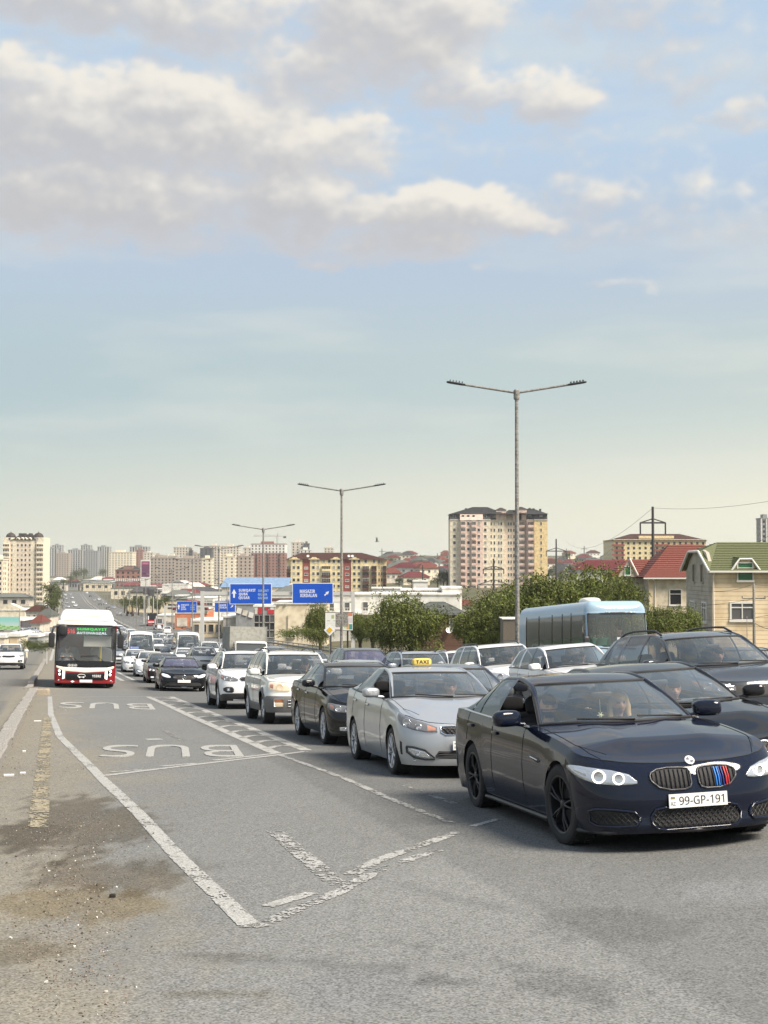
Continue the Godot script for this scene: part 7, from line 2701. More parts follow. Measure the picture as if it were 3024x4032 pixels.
func houses() -> void:
	# house with the green roof
	var d := 112.0
	var k := 0.482 * d / FOCAL
	var gy := land(26.0, -d) - 0.5
	var X := (2224 + 1200 * 0.482 - CX) / FOCAL * d
	var eave := yy(1900 + 718 * 0.482, d) - gy
	var ridge := yy(1900 + 486 * 0.482, d + 4.0) - gy
	var root := thing("green_roof_house", "limestone house with green tiled roof and green dormer window", "house", Transform3D(Basis(), Vector3(X, gy, -d)))
	var b := MB.new()
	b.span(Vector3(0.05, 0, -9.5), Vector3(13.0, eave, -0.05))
	put("wall", b.mesh(), mats.stone_grey_and_shade, root)
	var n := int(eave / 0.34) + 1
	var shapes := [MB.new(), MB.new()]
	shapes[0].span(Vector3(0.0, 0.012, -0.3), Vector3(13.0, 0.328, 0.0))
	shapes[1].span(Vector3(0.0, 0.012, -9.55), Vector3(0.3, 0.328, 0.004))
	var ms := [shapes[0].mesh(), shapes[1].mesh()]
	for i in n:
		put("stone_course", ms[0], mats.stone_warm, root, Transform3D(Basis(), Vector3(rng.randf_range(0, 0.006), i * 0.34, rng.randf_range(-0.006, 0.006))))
		put("stone_course", ms[1], mats.stone_grey_and_shade, root, Transform3D(Basis(), Vector3(-0.01 + rng.randf_range(-0.006, 0.006), i * 0.34, -0.012)))  # same limestone, greyed to paint in the shade of the left side
	# clipped gable over the left wall
	var gz := -4.8
	b = MB.new()
	var tall := ridge - eave
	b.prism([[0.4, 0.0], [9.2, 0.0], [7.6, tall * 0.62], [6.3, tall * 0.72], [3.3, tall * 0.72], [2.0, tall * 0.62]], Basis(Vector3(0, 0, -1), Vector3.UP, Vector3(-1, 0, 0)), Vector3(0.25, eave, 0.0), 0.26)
	put("gable", b.mesh(), mats.stone_grey_and_shade, root)  # gable greyed with the same painted shade
	b = MB.new()
	var e0 := -0.35
	slope(b, Vector3(-0.3, eave - 0.05, 0.55), Vector3(13.4, eave - 0.05, 0.55), Vector3(13.4, ridge, gz), Vector3(1.6, ridge, gz))
	slope(b, Vector3(13.4, eave - 0.05, -10.1), Vector3(-0.3, eave - 0.05, -10.1), Vector3(1.6, ridge, gz), Vector3(13.4, ridge, gz))
	slope(b, Vector3(-0.35, eave + tall * 0.66, -6.7), Vector3(-0.35, eave + tall * 0.66, -3.0), Vector3(1.6, ridge, gz), Vector3(1.6, ridge, gz))
	b.tri(Vector3(-0.35, eave + tall * 0.66, -3.0), Vector3(-0.3, eave - 0.05, 0.55), Vector3(1.6, ridge, gz))
	b.tri(Vector3(-0.35, eave + tall * 0.66, -6.7), Vector3(1.6, ridge, gz), Vector3(-0.3, eave - 0.05, -10.1))
	put("roof", b.mesh(), mats.roof_green, root)
	b = MB.new()
	b.span(Vector3(-0.35, eave - 0.16, 0.4), Vector3(13.4, eave - 0.02, 0.66))
	b.tube([Vector3(-0.38, eave - 0.08, 0.6), Vector3(-0.42, eave + tall * 0.66, -2.95), Vector3(-0.42, eave + tall * 0.66, -6.75), Vector3(-0.38, eave - 0.08, -10.1)], 0.11, 5)
	put("gutter", b.mesh(), mats.frame_white, root)
	b = MB.new()
	b.tube([Vector3(0.08, eave - 0.1, 0.5), Vector3(0.08, eave - 0.5, 0.12), Vector3(0.08, 0.1, 0.12)], 0.06, 6)
	put("downpipe", b.mesh(), mats.frame_white, root)
	# dormer
	var dx := (1467 - 1200) * k
	var dw := 0.68
	var y0 := yy(1900 + 805 * 0.482, d) - gy
	var y1 := yy(1900 + 645 * 0.482, d) - gy
	b = MB.new()
	b.prism([[-0.85, eave - 0.1 - y0], [0.85, eave - 0.1 - y0], [0.85, y1 - y0 - 0.45], [0.45, y1 - y0 + 0.12], [-0.45, y1 - y0 + 0.12], [-0.85, y1 - y0 - 0.45]], Basis(), Vector3(dx, y0, -1.6), 1.72)
	put("dormer", b.mesh(), mats.stone_warm, root)
	b = MB.new()
	b.tube([Vector3(dx - 1.15, eave - 0.05, 0.3), Vector3(dx - 0.9, y1 - 0.4, 0.3), Vector3(dx - 0.47, y1 + 0.2, 0.3), Vector3(dx + 0.47, y1 + 0.2, 0.3), Vector3(dx + 0.9, y1 - 0.4, 0.3), Vector3(dx + 1.15, eave - 0.05, 0.3)], 0.09, 5)
	put("dormer_trim", b.mesh(), mats.frame_white, root)
	b = MB.new()
	slope(b, Vector3(dx - 1.15, eave - 0.1, 0.35), Vector3(dx - 0.45, y1 + 0.25, 0.35), Vector3(dx - 0.45, y1 + 0.35, -3.2), Vector3(dx - 1.15, eave + 0.5, -3.2))
	slope(b, Vector3(dx + 0.45, y1 + 0.25, 0.35), Vector3(dx + 1.15, eave - 0.1, 0.35), Vector3(dx + 1.15, eave + 0.5, -3.2), Vector3(dx + 0.45, y1 + 0.35, -3.2))
	b.quad(Vector3(dx - 0.45, y1 + 0.3, 0.35), Vector3(dx - 0.45, y1 + 0.4, -3.2), Vector3(dx + 0.45, y1 + 0.4, -3.2), Vector3(dx + 0.45, y1 + 0.3, 0.35))
	put("dormer_roof", b.mesh(), mats.roof_green, root)
	add_window(root, dx, y0, 0.12, 1.3, y1 - y0 - 0.05, "cross", "frame_white", 0.0, ["pane_green"])
	# the other windows
	add_window(root, (1442 - 1200) * k, yy(1900 + 1130 * 0.482, d) - gy, 0.0, 1.95, 155 * k, "cross", "frame_white", 0.0, ["pane_dark", "pane_mid"])
	add_window(root, (1442 - 1200) * k + 5.2, yy(1900 + 1130 * 0.482, d) - gy, 0.0, 1.95, 155 * k, "cross", "frame_white", 0.0, ["pane_dark", "pane_mid"])
	for z in [-3.4, -6.4]:
		add_window(root, -0.02, yy(1900 + 815 * 0.482, d + 4) - gy, z, 0.75, 1.5, "plain", "stone_grey_and_shade", -PI * 0.5, ["pane_dark"])
	for z in [-2.6, -6.9]:
		add_window(root, -0.02, yy(1900 + 1135 * 0.482, d + 4) - gy, z, 1.7, 1.65, "cross", "frame_white", -PI * 0.5, ["pane_mid", "pane_pale"])
	# house with the red roof
	d = 135.0
	k = 0.482 * d / FOCAL
	gy = land(25.0, -d) - 0.5
	X = (2224 + 690 * 0.482 - CX) / FOCAL * d
	eave = yy(1900 + 772 * 0.482, d) - gy
	ridge = yy(1900 + 508 * 0.482, d + 4.0) - gy
	root = thing("red_roof_house", "cream rendered house with large red tiled roof", "house", Transform3D(Basis(), Vector3(X, gy, -d)))
	b = MB.new()
	b.span(Vector3(0.0, 0, -7.5), Vector3(7.5, eave, 0.0))
	put("wall", b.mesh(), rough_wall("render_cream", Color(0.72, 0.63, 0.48), "plaster", 0.12), root)
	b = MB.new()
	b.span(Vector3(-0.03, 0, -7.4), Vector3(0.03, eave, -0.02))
	put("side_wall_shade", b.mesh(), mats.stone_grey_and_shade, root)  # grey sheet over the cream wall: its shade painted on
	b = MB.new()
	b.span(Vector3(-0.06, 0, -0.35), Vector3(0.42, eave, 0.05))
	put("corner_stones", b.mesh(), mats.stone_warm, root)
	b = MB.new()
	hip(b, -0.7, 8.4, -8.2, 0.7, eave, ridge, 2.6, 6.0, -3.6)
	put("roof", b.mesh(), mats.roof_red, root)
	b = MB.new()
	hip(b, -3.4, 1.6, -7.8, -2.8, eave - 0.1, eave + 1.7, -1.2, 1.2, -5.2)
	put("porch_roof", b.mesh(), mats.roof_red, root)
	b = MB.new()
	b.span(Vector3(-2.9, 0, -7.4), Vector3(0.0, eave - 0.05, -3.2))
	put("porch_wall", b.mesh(), mats.stone_grey_and_shade, root)
	b = MB.new()
	b.prism([[-0.95, 0.0], [0.95, 0.0], [0.1, 1.6]], Basis(), Vector3(-1.6, eave, -3.1), 0.3)
	put("gable", b.mesh(), mats.stone_grey_and_shade, root)
	b = MB.new()
	b.tube([Vector3(-1.4, eave + 1.75, -2.7), Vector3(-0.55, eave + 0.0, -2.7)], 0.09, 5)
	put("barge_board", b.mesh(), mats.frame_white, root)
	add_window(root, -1.6, eave + 0.15, -2.8, 0.6, 0.85, "plain", "frame_white", 0.0, ["pane_green"])
	b = MB.new()
	b.span(Vector3(-0.7, eave - 0.18, 0.5), Vector3(8.4, eave - 0.04, 0.76))
	put("gutter", b.mesh(), mats.frame_white, root)
	b = MB.new()
	b.tube([Vector3(0.15, eave - 0.1, 0.6), Vector3(0.5, eave - 0.5, 0.12), Vector3(0.5, 0.1, 0.12)], 0.06, 6)
	put("downpipe", b.mesh(), mats.frame_white, root)
	add_window(root, (900 - 690) * k, yy(1900 + 1002 * 0.482, d) - gy, 0.0, 1.2, 132 * k, "cross", "frame_white", 0.0, ["pane_dark", "pane_mid"])
	# white house with wine red roof
	d = 380.0
	gy = land(60.0, -d) - 1.0
	root = thing("wine_roof_house", "long white house with wine red roof behind the willows", "house", Transform3D(Basis(), Vector3((2224 + 300 * 0.482 - CX) / FOCAL * d, gy, -d)))
	eave = yy(1900 + 712 * 0.482, d) - gy
	b = MB.new()
	b.span(Vector3(-6.6, 0, -9), Vector3(9, eave, 0))
	put("wall", b.mesh(), mats.white_wall, root)
	b = MB.new()
	hip(b, -7.6, 9.8, -9.8, 0.8, eave, yy(1900 + 632 * 0.482, d) - gy, -3.5, 6.5, -4.5)
	put("roof", b.mesh(), mats.roof_wine, root)
	for r in 2:
		for x in [-5.2, -2.2, -0.4, 1.7, 3.4, 5.4]:
			add_window(root, x, eave - 1.7 - r * 2.0, 0.02, 0.75, 1.0)
	# brick cottage below the white building
	d = 118.0
	k = 0.482 * d / FOCAL
	gy = land(8.0, -d) - 0.5
	X = (1500 + 580 * 0.482 - CX) / FOCAL * d
	root = thing("brick_cottage", "small brick house with grey hipped roof and white window", "house", Transform3D(Basis(), Vector3(X, gy, -d)))
	eave = yy(1900 + 1080 * 0.482, d) - gy
	b = MB.new()
	b.span(Vector3(-2.9, 0, -6), Vector3(1.05, eave, 0))
	put("wall", b.mesh(), rough_wall("old_brick", Color(0.2, 0.12, 0.09), "concrete", 0.8), root)
	n = int(eave / 0.2)
	var cm := MB.new()
	cm.span(Vector3(-2.92, 0.015, -0.2), Vector3(1.07, 0.185, 0.02))
	var cmm := cm.mesh()
	for i in range(maxi(0, n - 12), n):
		put("brick_course", cmm, mats.old_brick, root, Transform3D(Basis(), Vector3(0, i * 0.2, rng.randf_range(-0.006, 0.006))))
	b = MB.new()
	hip(b, -3.3, 1.45, -6.4, 0.4, eave, yy(1900 + 978 * 0.482, d) - gy, -1.7, -0.6, -3.0)
	put("roof", b.mesh(), mats.roof_grey, root)
	add_window(root, (593 - 580) * k, yy(1900 + 1185 * 0.482, d) - gy, 0.03, 0.72, 0.78, "cross", "frame_white", 0.0, ["pane_mid"])
	b = MB.new()
	b.lathe([[0.02, 0.0], [0.16, 0.03], [0.29, 0.12]], Vector3(-0.2, yy(1900 + 1205 * 0.482, d) - gy, 0.3), Basis(Vector3.RIGHT, Vector3(-0.4, 0.4, 0.82).normalized(), Vector3.RIGHT.cross(Vector3(-0.4, 0.4, 0.82)).normalized()), 16)
	b.tube([Vector3(-0.2, yy(1900 + 1205 * 0.482, d) - gy, 0.3), Vector3(-0.2, yy(1900 + 1215 * 0.482, d) - gy, 0.0)], 0.03, 5)
	put("dish", b.mesh(), mats.frame_white, root)

func low_block(xl: float, xr: float, ytop: float, d: float, wall: String, label: String, depth := 14.0) -> Node3D:
	var xc := ((xl + xr) * 0.5 - CX) / FOCAL * d
	var gy := minf(land(xc, -d), gh(xc, -d)) - 1.5
	var w := (xr - xl) / FOCAL * d
	var h := yy(ytop, d) - gy
	var root := thing("low_building", label, "building", Transform3D(Basis(), Vector3(xc, gy, -d)))
	var b := MB.new()
	b.span(Vector3(-w * 0.5, 0, -depth), Vector3(w * 0.5, h - 0.3, 0))
	put("wall", b.mesh(), mats[wall], root)
	b = MB.new()
	b.span(Vector3(-w * 0.5 - 0.15, h - 0.3, -depth - 0.15), Vector3(w * 0.5 + 0.15, h, 0.15))
	put("parapet", b.mesh(), mats.white_wall, root)
	root.set_meta("h", h)
	return root

func low_buildings() -> void:
	# white two storey building with balcony, right of the gantry
	var d := 235.0
	var r := low_block(1285, 1812, 2336, d, "white_wall", "long white two storey building behind the willow")
	var h: float = r.get_meta("h")
	for x in [-10.2, -7.6, -4.6, -1.5, 1.5, 4.5]:
		add_window(r, x, h - 2.9, 0.02, 0.9, 1.5)
		add_window(r, x, h - 5.6, 0.02, 0.9, 1.6)
	var b := MB.new()
	b.span(Vector3(-11.0, h - 3.5, 0.0), Vector3(-1.0, h - 3.2, 1.3))
	for i in 24:
		b.span(Vector3(-10.9 + i * 0.42, h - 3.2, 1.2), Vector3(-10.85 + i * 0.42, h - 2.4, 1.26))
	b.span(Vector3(-11.0, h - 2.42, 1.18), Vector3(-1.0, h - 2.34, 1.28))
	put("balcony", b.mesh(), mats.white_wall, r)
	r = low_block(1465, 1580, 2313, 260.0, "white_wall", "small white upper storey with two dark windows", 8.0)
	h = r.get_meta("h")
	for x in [-1.9, -0.9, 1.6]:
		add_window(r, x, h - 1.1, 0.02, 0.5, 0.5)
	r = low_block(1580, 1742, 2318, 245.0, "grey_wall", "colonnaded grey hall with tall dark windows", 10.0)
	h = r.get_meta("h")
	for i in 8:
		add_window(r, -2.6 + i * 0.82, h - 1.75, 0.02, 0.42, 1.35, "plain", "frame_white", 0.0, ["pane_dark"])
	r = low_block(1742, 1818, 2310, 240.0, "white_wall", "white end block beside the colonnaded hall", 10.0)
	r = low_block(1628, 1684, 2285, 275.0, "white_wall", "white roof house above the colonnaded hall", 6.0)
	# beige wall with pipes and fans
	d = 215.0
	r = low_block(1082, 1285, 2371, d, "beige", "blank beige wall with cooling units near the ground")
	h = r.get_meta("h")
	for i in 2:
		for j in 2:
			b = MB.new()
			b.span(Vector3(-1.9 + i * 0.62, h - 4.75 - j * 0.62, 0.0), Vector3(-1.35 + i * 0.62, h - 4.22 - j * 0.62, 0.35))
			var o := put("cooling_unit", b.mesh(), mats.white_wall, r)
			b = MB.new()
			b.lathe([[0.0, 0.03], [0.2, 0.03], [0.2, -0.02]], Vector3(-1.62 + i * 0.62, h - 4.48 - j * 0.62, 0.35), Basis(Vector3.RIGHT, Vector3.BACK, Vector3.DOWN), 14)
			put("fan", b.mesh(), mats.pane_dark, o)
	for q in [[-1.9, 2.0, 0.12], [-0.3, 3.4, 0.07], [0.4, 3.0, 0.07], [1.2, 3.8, 0.06]]:
		b = MB.new()
		b.tube([Vector3(q[0], h - q[1], 0.1), Vector3(q[0], h - 5.8, 0.1)], q[2] * 0.6, 6)
		put("pipe", b.mesh(), mats.frame_grey, r)
	for x in [-3.4, -2.4]:
		b = MB.new()
		b.span(Vector3(x, h - 0.45, 0.0), Vector3(x + 0.35, h - 0.2, 0.3))
		put("vent_box", b.mesh(), mats.frame_grey, r)
	# shop with red panels
	r = low_block(1002, 1082, 2382, d, "grey_wall", "shop front with red panels above dark glass")
	h = r.get_meta("h")
	for q in [[-1.5, 0.1, 0.5, "white_wall"], [-0.9, 0.1, 0.7, "red_panel"], [0.1, 0.1, 0.5, "red_panel"], [0.9, 0.1, 0.6, "white_wall"], [-0.9, 0.75, 0.75, "red_panel"], [0.5, 0.75, 1.0, "red_panel"], [-1.45, 0.75, 0.4, "pale_wall"]]:
		b = MB.new()
		b.span(Vector3(q[0], h - q[1] - 0.6, 0.0), Vector3(q[0] + q[2] * 0.95, h - q[1], 0.08))
		put("facade_panel", b.mesh(), mats[q[3]], r)
	for i in 4:
		for j in 3:
			add_window(r, -1.15 + i * 0.78, h - 2.6 - j * 1.15, 0.02, 0.74, 1.1, "plain", "frame_grey", 0.0, ["pane_dark", "pane_dark", "pane_mid"])
	r = low_block(930, 1002, 2372, 240.0, "grey_wall", "grey shop with slanting banners left of the red panels")
	h = r.get_meta("h")
	for i in 3:
		b = MB.new()
		b.box(Vector3(-1.0 + i, h - 1.4 - i * 0.35, 0.1), Vector3(0.8, 0.9, 0.08), Basis(Vector3.BACK, -0.25))
		put("banner", b.mesh(), mats[["frame_white", "pale_wall", "frame_white"][i]], r)
	r = low_block(925, 1290, 2338, 300.0, "white_wall", "long white parapet building behind the signs")
	h = r.get_meta("h")
	b = MB.new()
	b.span(Vector3(-9.6, h - 2.6, 0.0), Vector3(9.6, h - 0.9, 0.12))
	put("fascia", b.mesh(), mat("fascia_brown", Color(0.12, 0.06, 0.05), 0.6), r)
	b = MB.new()
	b.span(Vector3(-3.2, h - 2.4, 0.12), Vector3(-2.6, h - 1.2, 0.2))
	put("green_sign", b.mesh(), mat("sign_green", Color(0.05, 0.4, 0.12), 0.5), r)
	# warehouse with blue roof
	d = 520.0
	r = low_block(875, 1130, 2312, d, "pale_wall", "pale warehouse with blue roof behind the gantry", 30.0)
	h = r.get_meta("h")
	b = MB.new()
	slope(b, Vector3(-12.5, h, 0.5), Vector3(12.5, h, 0.5), Vector3(12.5, h + 3.4, -14.0), Vector3(-12.0, h + 3.4, -14.0), 2.0)
	put("roof", b.mesh(), mats.blue_roof, r)
	# arched orange store
	d = 330.0
	r = low_block(690, 815, 2395, d, "orange_wall", "orange store with arched maroon front")
	h = r.get_meta("h")
	b = MB.new()
	var arch_pts := []
	for i in 15:
		var a := PI * i / 14.0
		arch_pts.append(Vector3(-cos(a) * 3.9, h - 0.6 + sin(a) * 2.2, 0.2))
	b.tube(arch_pts, 0.45, 6)
	put("arch", b.mesh(), mats.roof_wine, r)
	b = MB.new()
	var fan := [[-3.9, -0.6]]
	for i in 15:
		var a := PI * i / 14.0
		fan.append([-cos(a) * 3.9, sin(a) * 2.2])
	fan.append([3.9, -0.6])
	b.prism(fan, Basis(), Vector3(0, h - 0.6, -1.0), 1.1)
	put("tympanum", b.mesh(), mats.beige, r)
	for x in [-2.0, 1.2]:
		b = MB.new()
		b.span(Vector3(x - 1.2, h - 4.2, 0.0), Vector3(x + 1.2, h - 2.2, 0.1))
		put("poster", b.mesh(), mats.frame_white if x > 0 else mats.pale_wall, r)
	r = low_block(740, 840, 2352, 420.0, "white_wall", "white shed with dark glazed front above the orange store", 20.0)
	h = r.get_meta("h")
	for i in 4:
		add_window(r, -2.8 + i * 1.85, h - 2.9, 0.02, 1.75, 2.0, "plain", "frame_grey", 0.0, ["pane_dark", "pane_mid"])
	r = low_block(760, 880, 2440, 255.0, "stone_warm", "row of small brick and beige stalls behind the rail")
	h = r.get_meta("h")
	for i in 4:
		add_window(r, -2.0 + i * 1.3, h - 2.2, 0.02, 0.9, 1.4, "plain", "frame_grey", 0.0, ["pane_dark", "pane_mid"])
	low_block(880, 935, 2425, 250.0, "pale_wall", "pale kiosk beside the gantry foot")
	low_block(620, 700, 2420, 420.0, "pale_wall", "low pale shed by the far road")
	low_block(540, 640, 2318, 800.0, "pale_wall", "long pale hall at the far bend", 20.0)
	low_block(330, 455, 2282, 1500.0, "white_wall", "long white hall under the striped towers", 40.0)
	low_block(640, 740, 2300, 760.0, "white_wall", "white depot among the far trees", 20.0)
	low_block(1128, 1300, 2300, 640.0, "pale_wall", "pale roof between warehouse and yellow apartments", 20.0)
	low_block(1830, 1900, 2395, 330.0, "white_wall", "small white annex left of the big trees", 8.0)
	var d2 := 320.0
	var g := low_block(1812, 1868, 2385, d2, "pale_wall", "little house with salmon roof below the tower", 8.0)
	h = g.get_meta("h")
	b = MB.new()
	hip(b, -2.0, 2.2, -8.3, 0.5, h, h + 1.3, -0.8, 0.8, -4)
	put("roof", b.mesh(), mats.roof_red, g)

func hill_village() -> void:
	var roofs := ["roof_red", "roof_wine", "roof_grey", "roof_brown", "roof_grey", "roof_slate"]
	var walls := ["pale_wall", "cream", "white_wall", "stone_grey_and_shade"]
	var colours := {"roof_red": "red", "roof_wine": "wine red", "roof_grey": "grey", "roof_brown": "brown", "roof_slate": "dark"}
	var seen := {}
	var spots := []
	for i in 60:
		var u := rng.randf()
		var px := rng.randf_range(1515, 1775) if i % 5 < 3 else rng.randf_range(2160, 2420)
		spots.append([px, lerpf(760.0, 1650.0, u * u * 0.9 + 0.1 * rng.randf())])
	for q in [[1640, 760.0, "roof_wine"], [1690, 800.0, "roof_red"], [1545, 820.0, "roof_grey"], [1610, 850.0, "roof_red"], [2330, 700.0, "roof_grey"], [2230, 760.0, "roof_slate"]]:
		spots.append(q)
	for q in spots:
		var d: float = q[1]
		var x: float = (q[0] - CX) / FOCAL * d
		var roof: String = q[2] if q.size() > 2 else roofs[rng.randi() % 6]
		var wall: String = walls[rng.randi() % 4]
		var w := rng.randf_range(8, 15)
		var h := rng.randf_range(5, 8)
		var dp := rng.randf_range(8, 12)
		var o := thing("hill_house", "%s roofed house with %s walls on the far hillside" % [colours[roof], {"pale_wall": "pale", "cream": "cream", "white_wall": "white", "stone_grey_and_shade": "grey stone"}[wall]], "house", Transform3D(Basis(Vector3.UP, rng.randf_range(-0.5, 0.5)), Vector3(x, land(x, -d) - 1.0, -d)), "houses on the far hillside")
		var b := MB.new()
		b.span(Vector3(-w * 0.5, 0, -dp), Vector3(w * 0.5, h, 0))
		put("wall", b.mesh(), mats[wall], o)
		b = MB.new()
		hip(b, -w * 0.5 - 0.7, w * 0.5 + 0.7, -dp - 0.7, 0.7, h, h + 3.0, -w * 0.2, w * 0.2, -dp * 0.5)
		put("roof", b.mesh(), mats[roof], o)
		for i in 3:
			add_window(o, -w * 0.32 + i * w * 0.32, h - 2.6, 0.02, 1.5, 1.6)

func left_side() -> void:
	# shed roofs, hoarding and shops at the foot of the domed tower
	var d := 330.0
	var r := low_block(-60, 90, 2440, d, "dark_wall", "long dark grey shed roof below the domed tower", 20.0)
	r = low_block(-70, 102, 2400, 420.0, "cream", "cream hall with low gable behind the dark shed", 20.0)
	var h: float = r.get_meta("h")
	var b := MB.new()
	b.prism([[-4.0, 0.0], [4.0, 0.0], [0.0, 1.8]], Basis(), Vector3(2.0, h, -4.0), 4.1)
	put("gable", b.mesh(), mats.cream, r)
	for q in [[105, 172, 2395, 380.0, "roof_brown", "brown roofed house between shed and trees"], [128, 190, 2402, 400.0, "roof_slate", "dark roofed house beside the brown roof"], [150, 200, 2412, 350.0, "roof_grey", "pale roofed house above the little shop"], [126, 160, 2440, 300.0, "roof_red", "little shop with red roof by the side road"]]:
		var o := low_block(q[0], q[1], q[2] + 12, q[3], "pale_wall", q[5], 9.0)
		h = o.get_meta("h")
		var w: float = (q[1] - q[0]) / FOCAL * q[3]
		b = MB.new()
		hip(b, -w * 0.5 - 0.4, w * 0.5 + 0.4, -9.4, 0.5, h, h + 1.6, -w * 0.2, w * 0.2, -4.5)
		put("roof", b.mesh(), mats[q[4]], o)
		for i in 3:
			add_window(o, -w * 0.3 + i * w * 0.3, h - 2.0, 0.02, 0.7, 1.1)
	d = 150.0
	r = low_block(-40, 22, 2498, 140.0, "beige", "beige kiosk left of the roadside shelter", 4.0)
	# roadside stall with shutter
	r = low_block(38, 80, 2492, 128.0, "cream", "cream roadside kiosk with striped shutter", 3.0)
	h = r.get_meta("h")
	for i in 7:
		b = MB.new()
		b.span(Vector3(-0.34 + i * 0.1, h - 1.6, 0.0), Vector3(-0.27 + i * 0.1, h - 0.4, 0.05))
		put("shutter_slat", b.mesh(), mats.stone_warm, r)
	r = low_block(120, 152, 2498, 170.0, "grey_wall", "small blue grey kiosk beside the side road", 3.0)
	r = low_block(168, 200, 2492, 180.0, "white_wall", "white roadside cabin near the bus", 3.0)
	# hoarding with a painted landscape
	d = 205.0
	var t := at(38, 2450, d)
	var hd := thing("hoarding", "wide hoarding printed with turquoise sky and green fields", "billboard", Transform3D(Basis(), Vector3(t.x, gh(t.x, -d) - 1.0, -d)))
	var y0 := yy(2480, d) - hd.position.y
	var y1 := yy(2428, d) - hd.position.y
	b = MB.new()
	b.span(Vector3(-3.2, y0, -0.1), Vector3(1.5, y1, 0.0))
	put("frame", b.mesh(), mats.frame_white, hd)
	b = MB.new()
	for i in 20:
		for j in 10:
			var u := i / 20.0
			var v := j / 10.0
			var wave := 0.42 + 0.12 * sin(u * 5.0 + 1.0) - 0.1 * u
			b.c = Color(0.2, 0.55, 0.5).lerp(Color(0.5, 0.62, 0.6), absf(v - 0.75) * 2.0) if v > wave else (Color(0.12, 0.36, 0.1) if (i + j * 3) % 5 < 2 else Color(0.35, 0.55, 0.25))
			b.quad(Vector3(-3.1 + 4.5 * u, lerpf(y0, y1, v) + 0.03, 0.01), Vector3(-3.1 + 4.5 * u, lerpf(y0, y1, v + 0.1) - 0.0, 0.01), Vector3(-3.1 + 4.5 * (u + 0.05), lerpf(y0, y1, v + 0.1), 0.01), Vector3(-3.1 + 4.5 * (u + 0.05), lerpf(y0, y1, v) + 0.03, 0.01))
	var pm := mat("hoarding_print", Color(1, 1, 1), 0.6)
	pm.vertex_color_use_as_albedo = true
	put("print", b.mesh(true), pm, hd)
	b = MB.new()
	for x in [-3.0, -1.0, 1.2]:
		b = MB.new()
		b.span(Vector3(x - 0.08, 0, -0.3), Vector3(x + 0.08, y1, -0.12))
		put("post", b.mesh(), mats.frame_grey, hd)

# the low town between the road and the towers
func low_town() -> void:
	var kinds := []
	for k in 5:
		var m := MB.new()
		m.span(Vector3(-0.5, 0, -0.8), Vector3(0.5, 1.0, 0))
		var r := MB.new()
		if k < 2:
			r.span(Vector3(-0.52, 1.0, -0.82), Vector3(0.52, 1.06, 0.02))
		else:
			hip(r, -0.55, 0.55, -0.85, 0.05, 1.0, 1.35, -0.25, 0.25, -0.4)
		var w := MB.new()
		for i in 4:
			w.span(Vector3(-0.4 + i * 0.23, 0.5, 0.0), Vector3(-0.29 + i * 0.23, 0.8, 0.012))
		kinds.append([m.mesh(), r.mesh(), w.mesh()])
	var walls := [["white_wall", "white"], ["pale_wall", "pale"], ["cream", "cream"], ["grey_wall", "grey"], ["beige", "beige"], ["white_wall", "white"]]
	var roofs := [["roof_grey", "grey"], ["white_wall", "white"], ["pale_wall", "pale"], ["roof_brown", "brown"], ["roof_slate", "dark"], ["roof_wine", "wine red"]]
	for i in 160:
		var d := 430.0 + 1000.0 * pow(rng.randf(), 0.9)
		var px := rng.randf_range(470, 1180) if i % 6 else rng.randf_range(-20, 200)
		if i > 129:
			d = rng.randf_range(1290.0, 1560.0)
			px = rng.randf_range(215, 520)
		if px < 300.0 and d < 900.0 and px > 120.0:
			d = 950.0
		var x := (px - CX) / FOCAL * d
		var t := x - 16.37 + HEAD * d
		if t > -40.0 and t < 24.0 and d < 1280.0:
			continue
		var w: Array = walls[rng.randi() % 6]
		var k := rng.randi() % 5
		var r: Array = roofs[rng.randi() % 6] if k > 1 else roofs[rng.randi() % 2]
		var o := thing("town_building", "low %s building with %s %s roof in the distant town" % [w[1], "flat" if k < 2 else "hipped", r[1]], "building", Transform3D(Basis.from_scale(Vector3(rng.randf_range(9, 26), rng.randf_range(5.5, 10), rng.randf_range(9, 16))) , Vector3(x, land(x, -d) - 1.5, -d)), "low buildings of the distant town")
		put("wall", kinds[k][0], mats[w[0]], o)
		put("roof", kinds[k][1], mats[r[0]], o)
		put("window", kinds[k][2], mats.pane_dark, o)

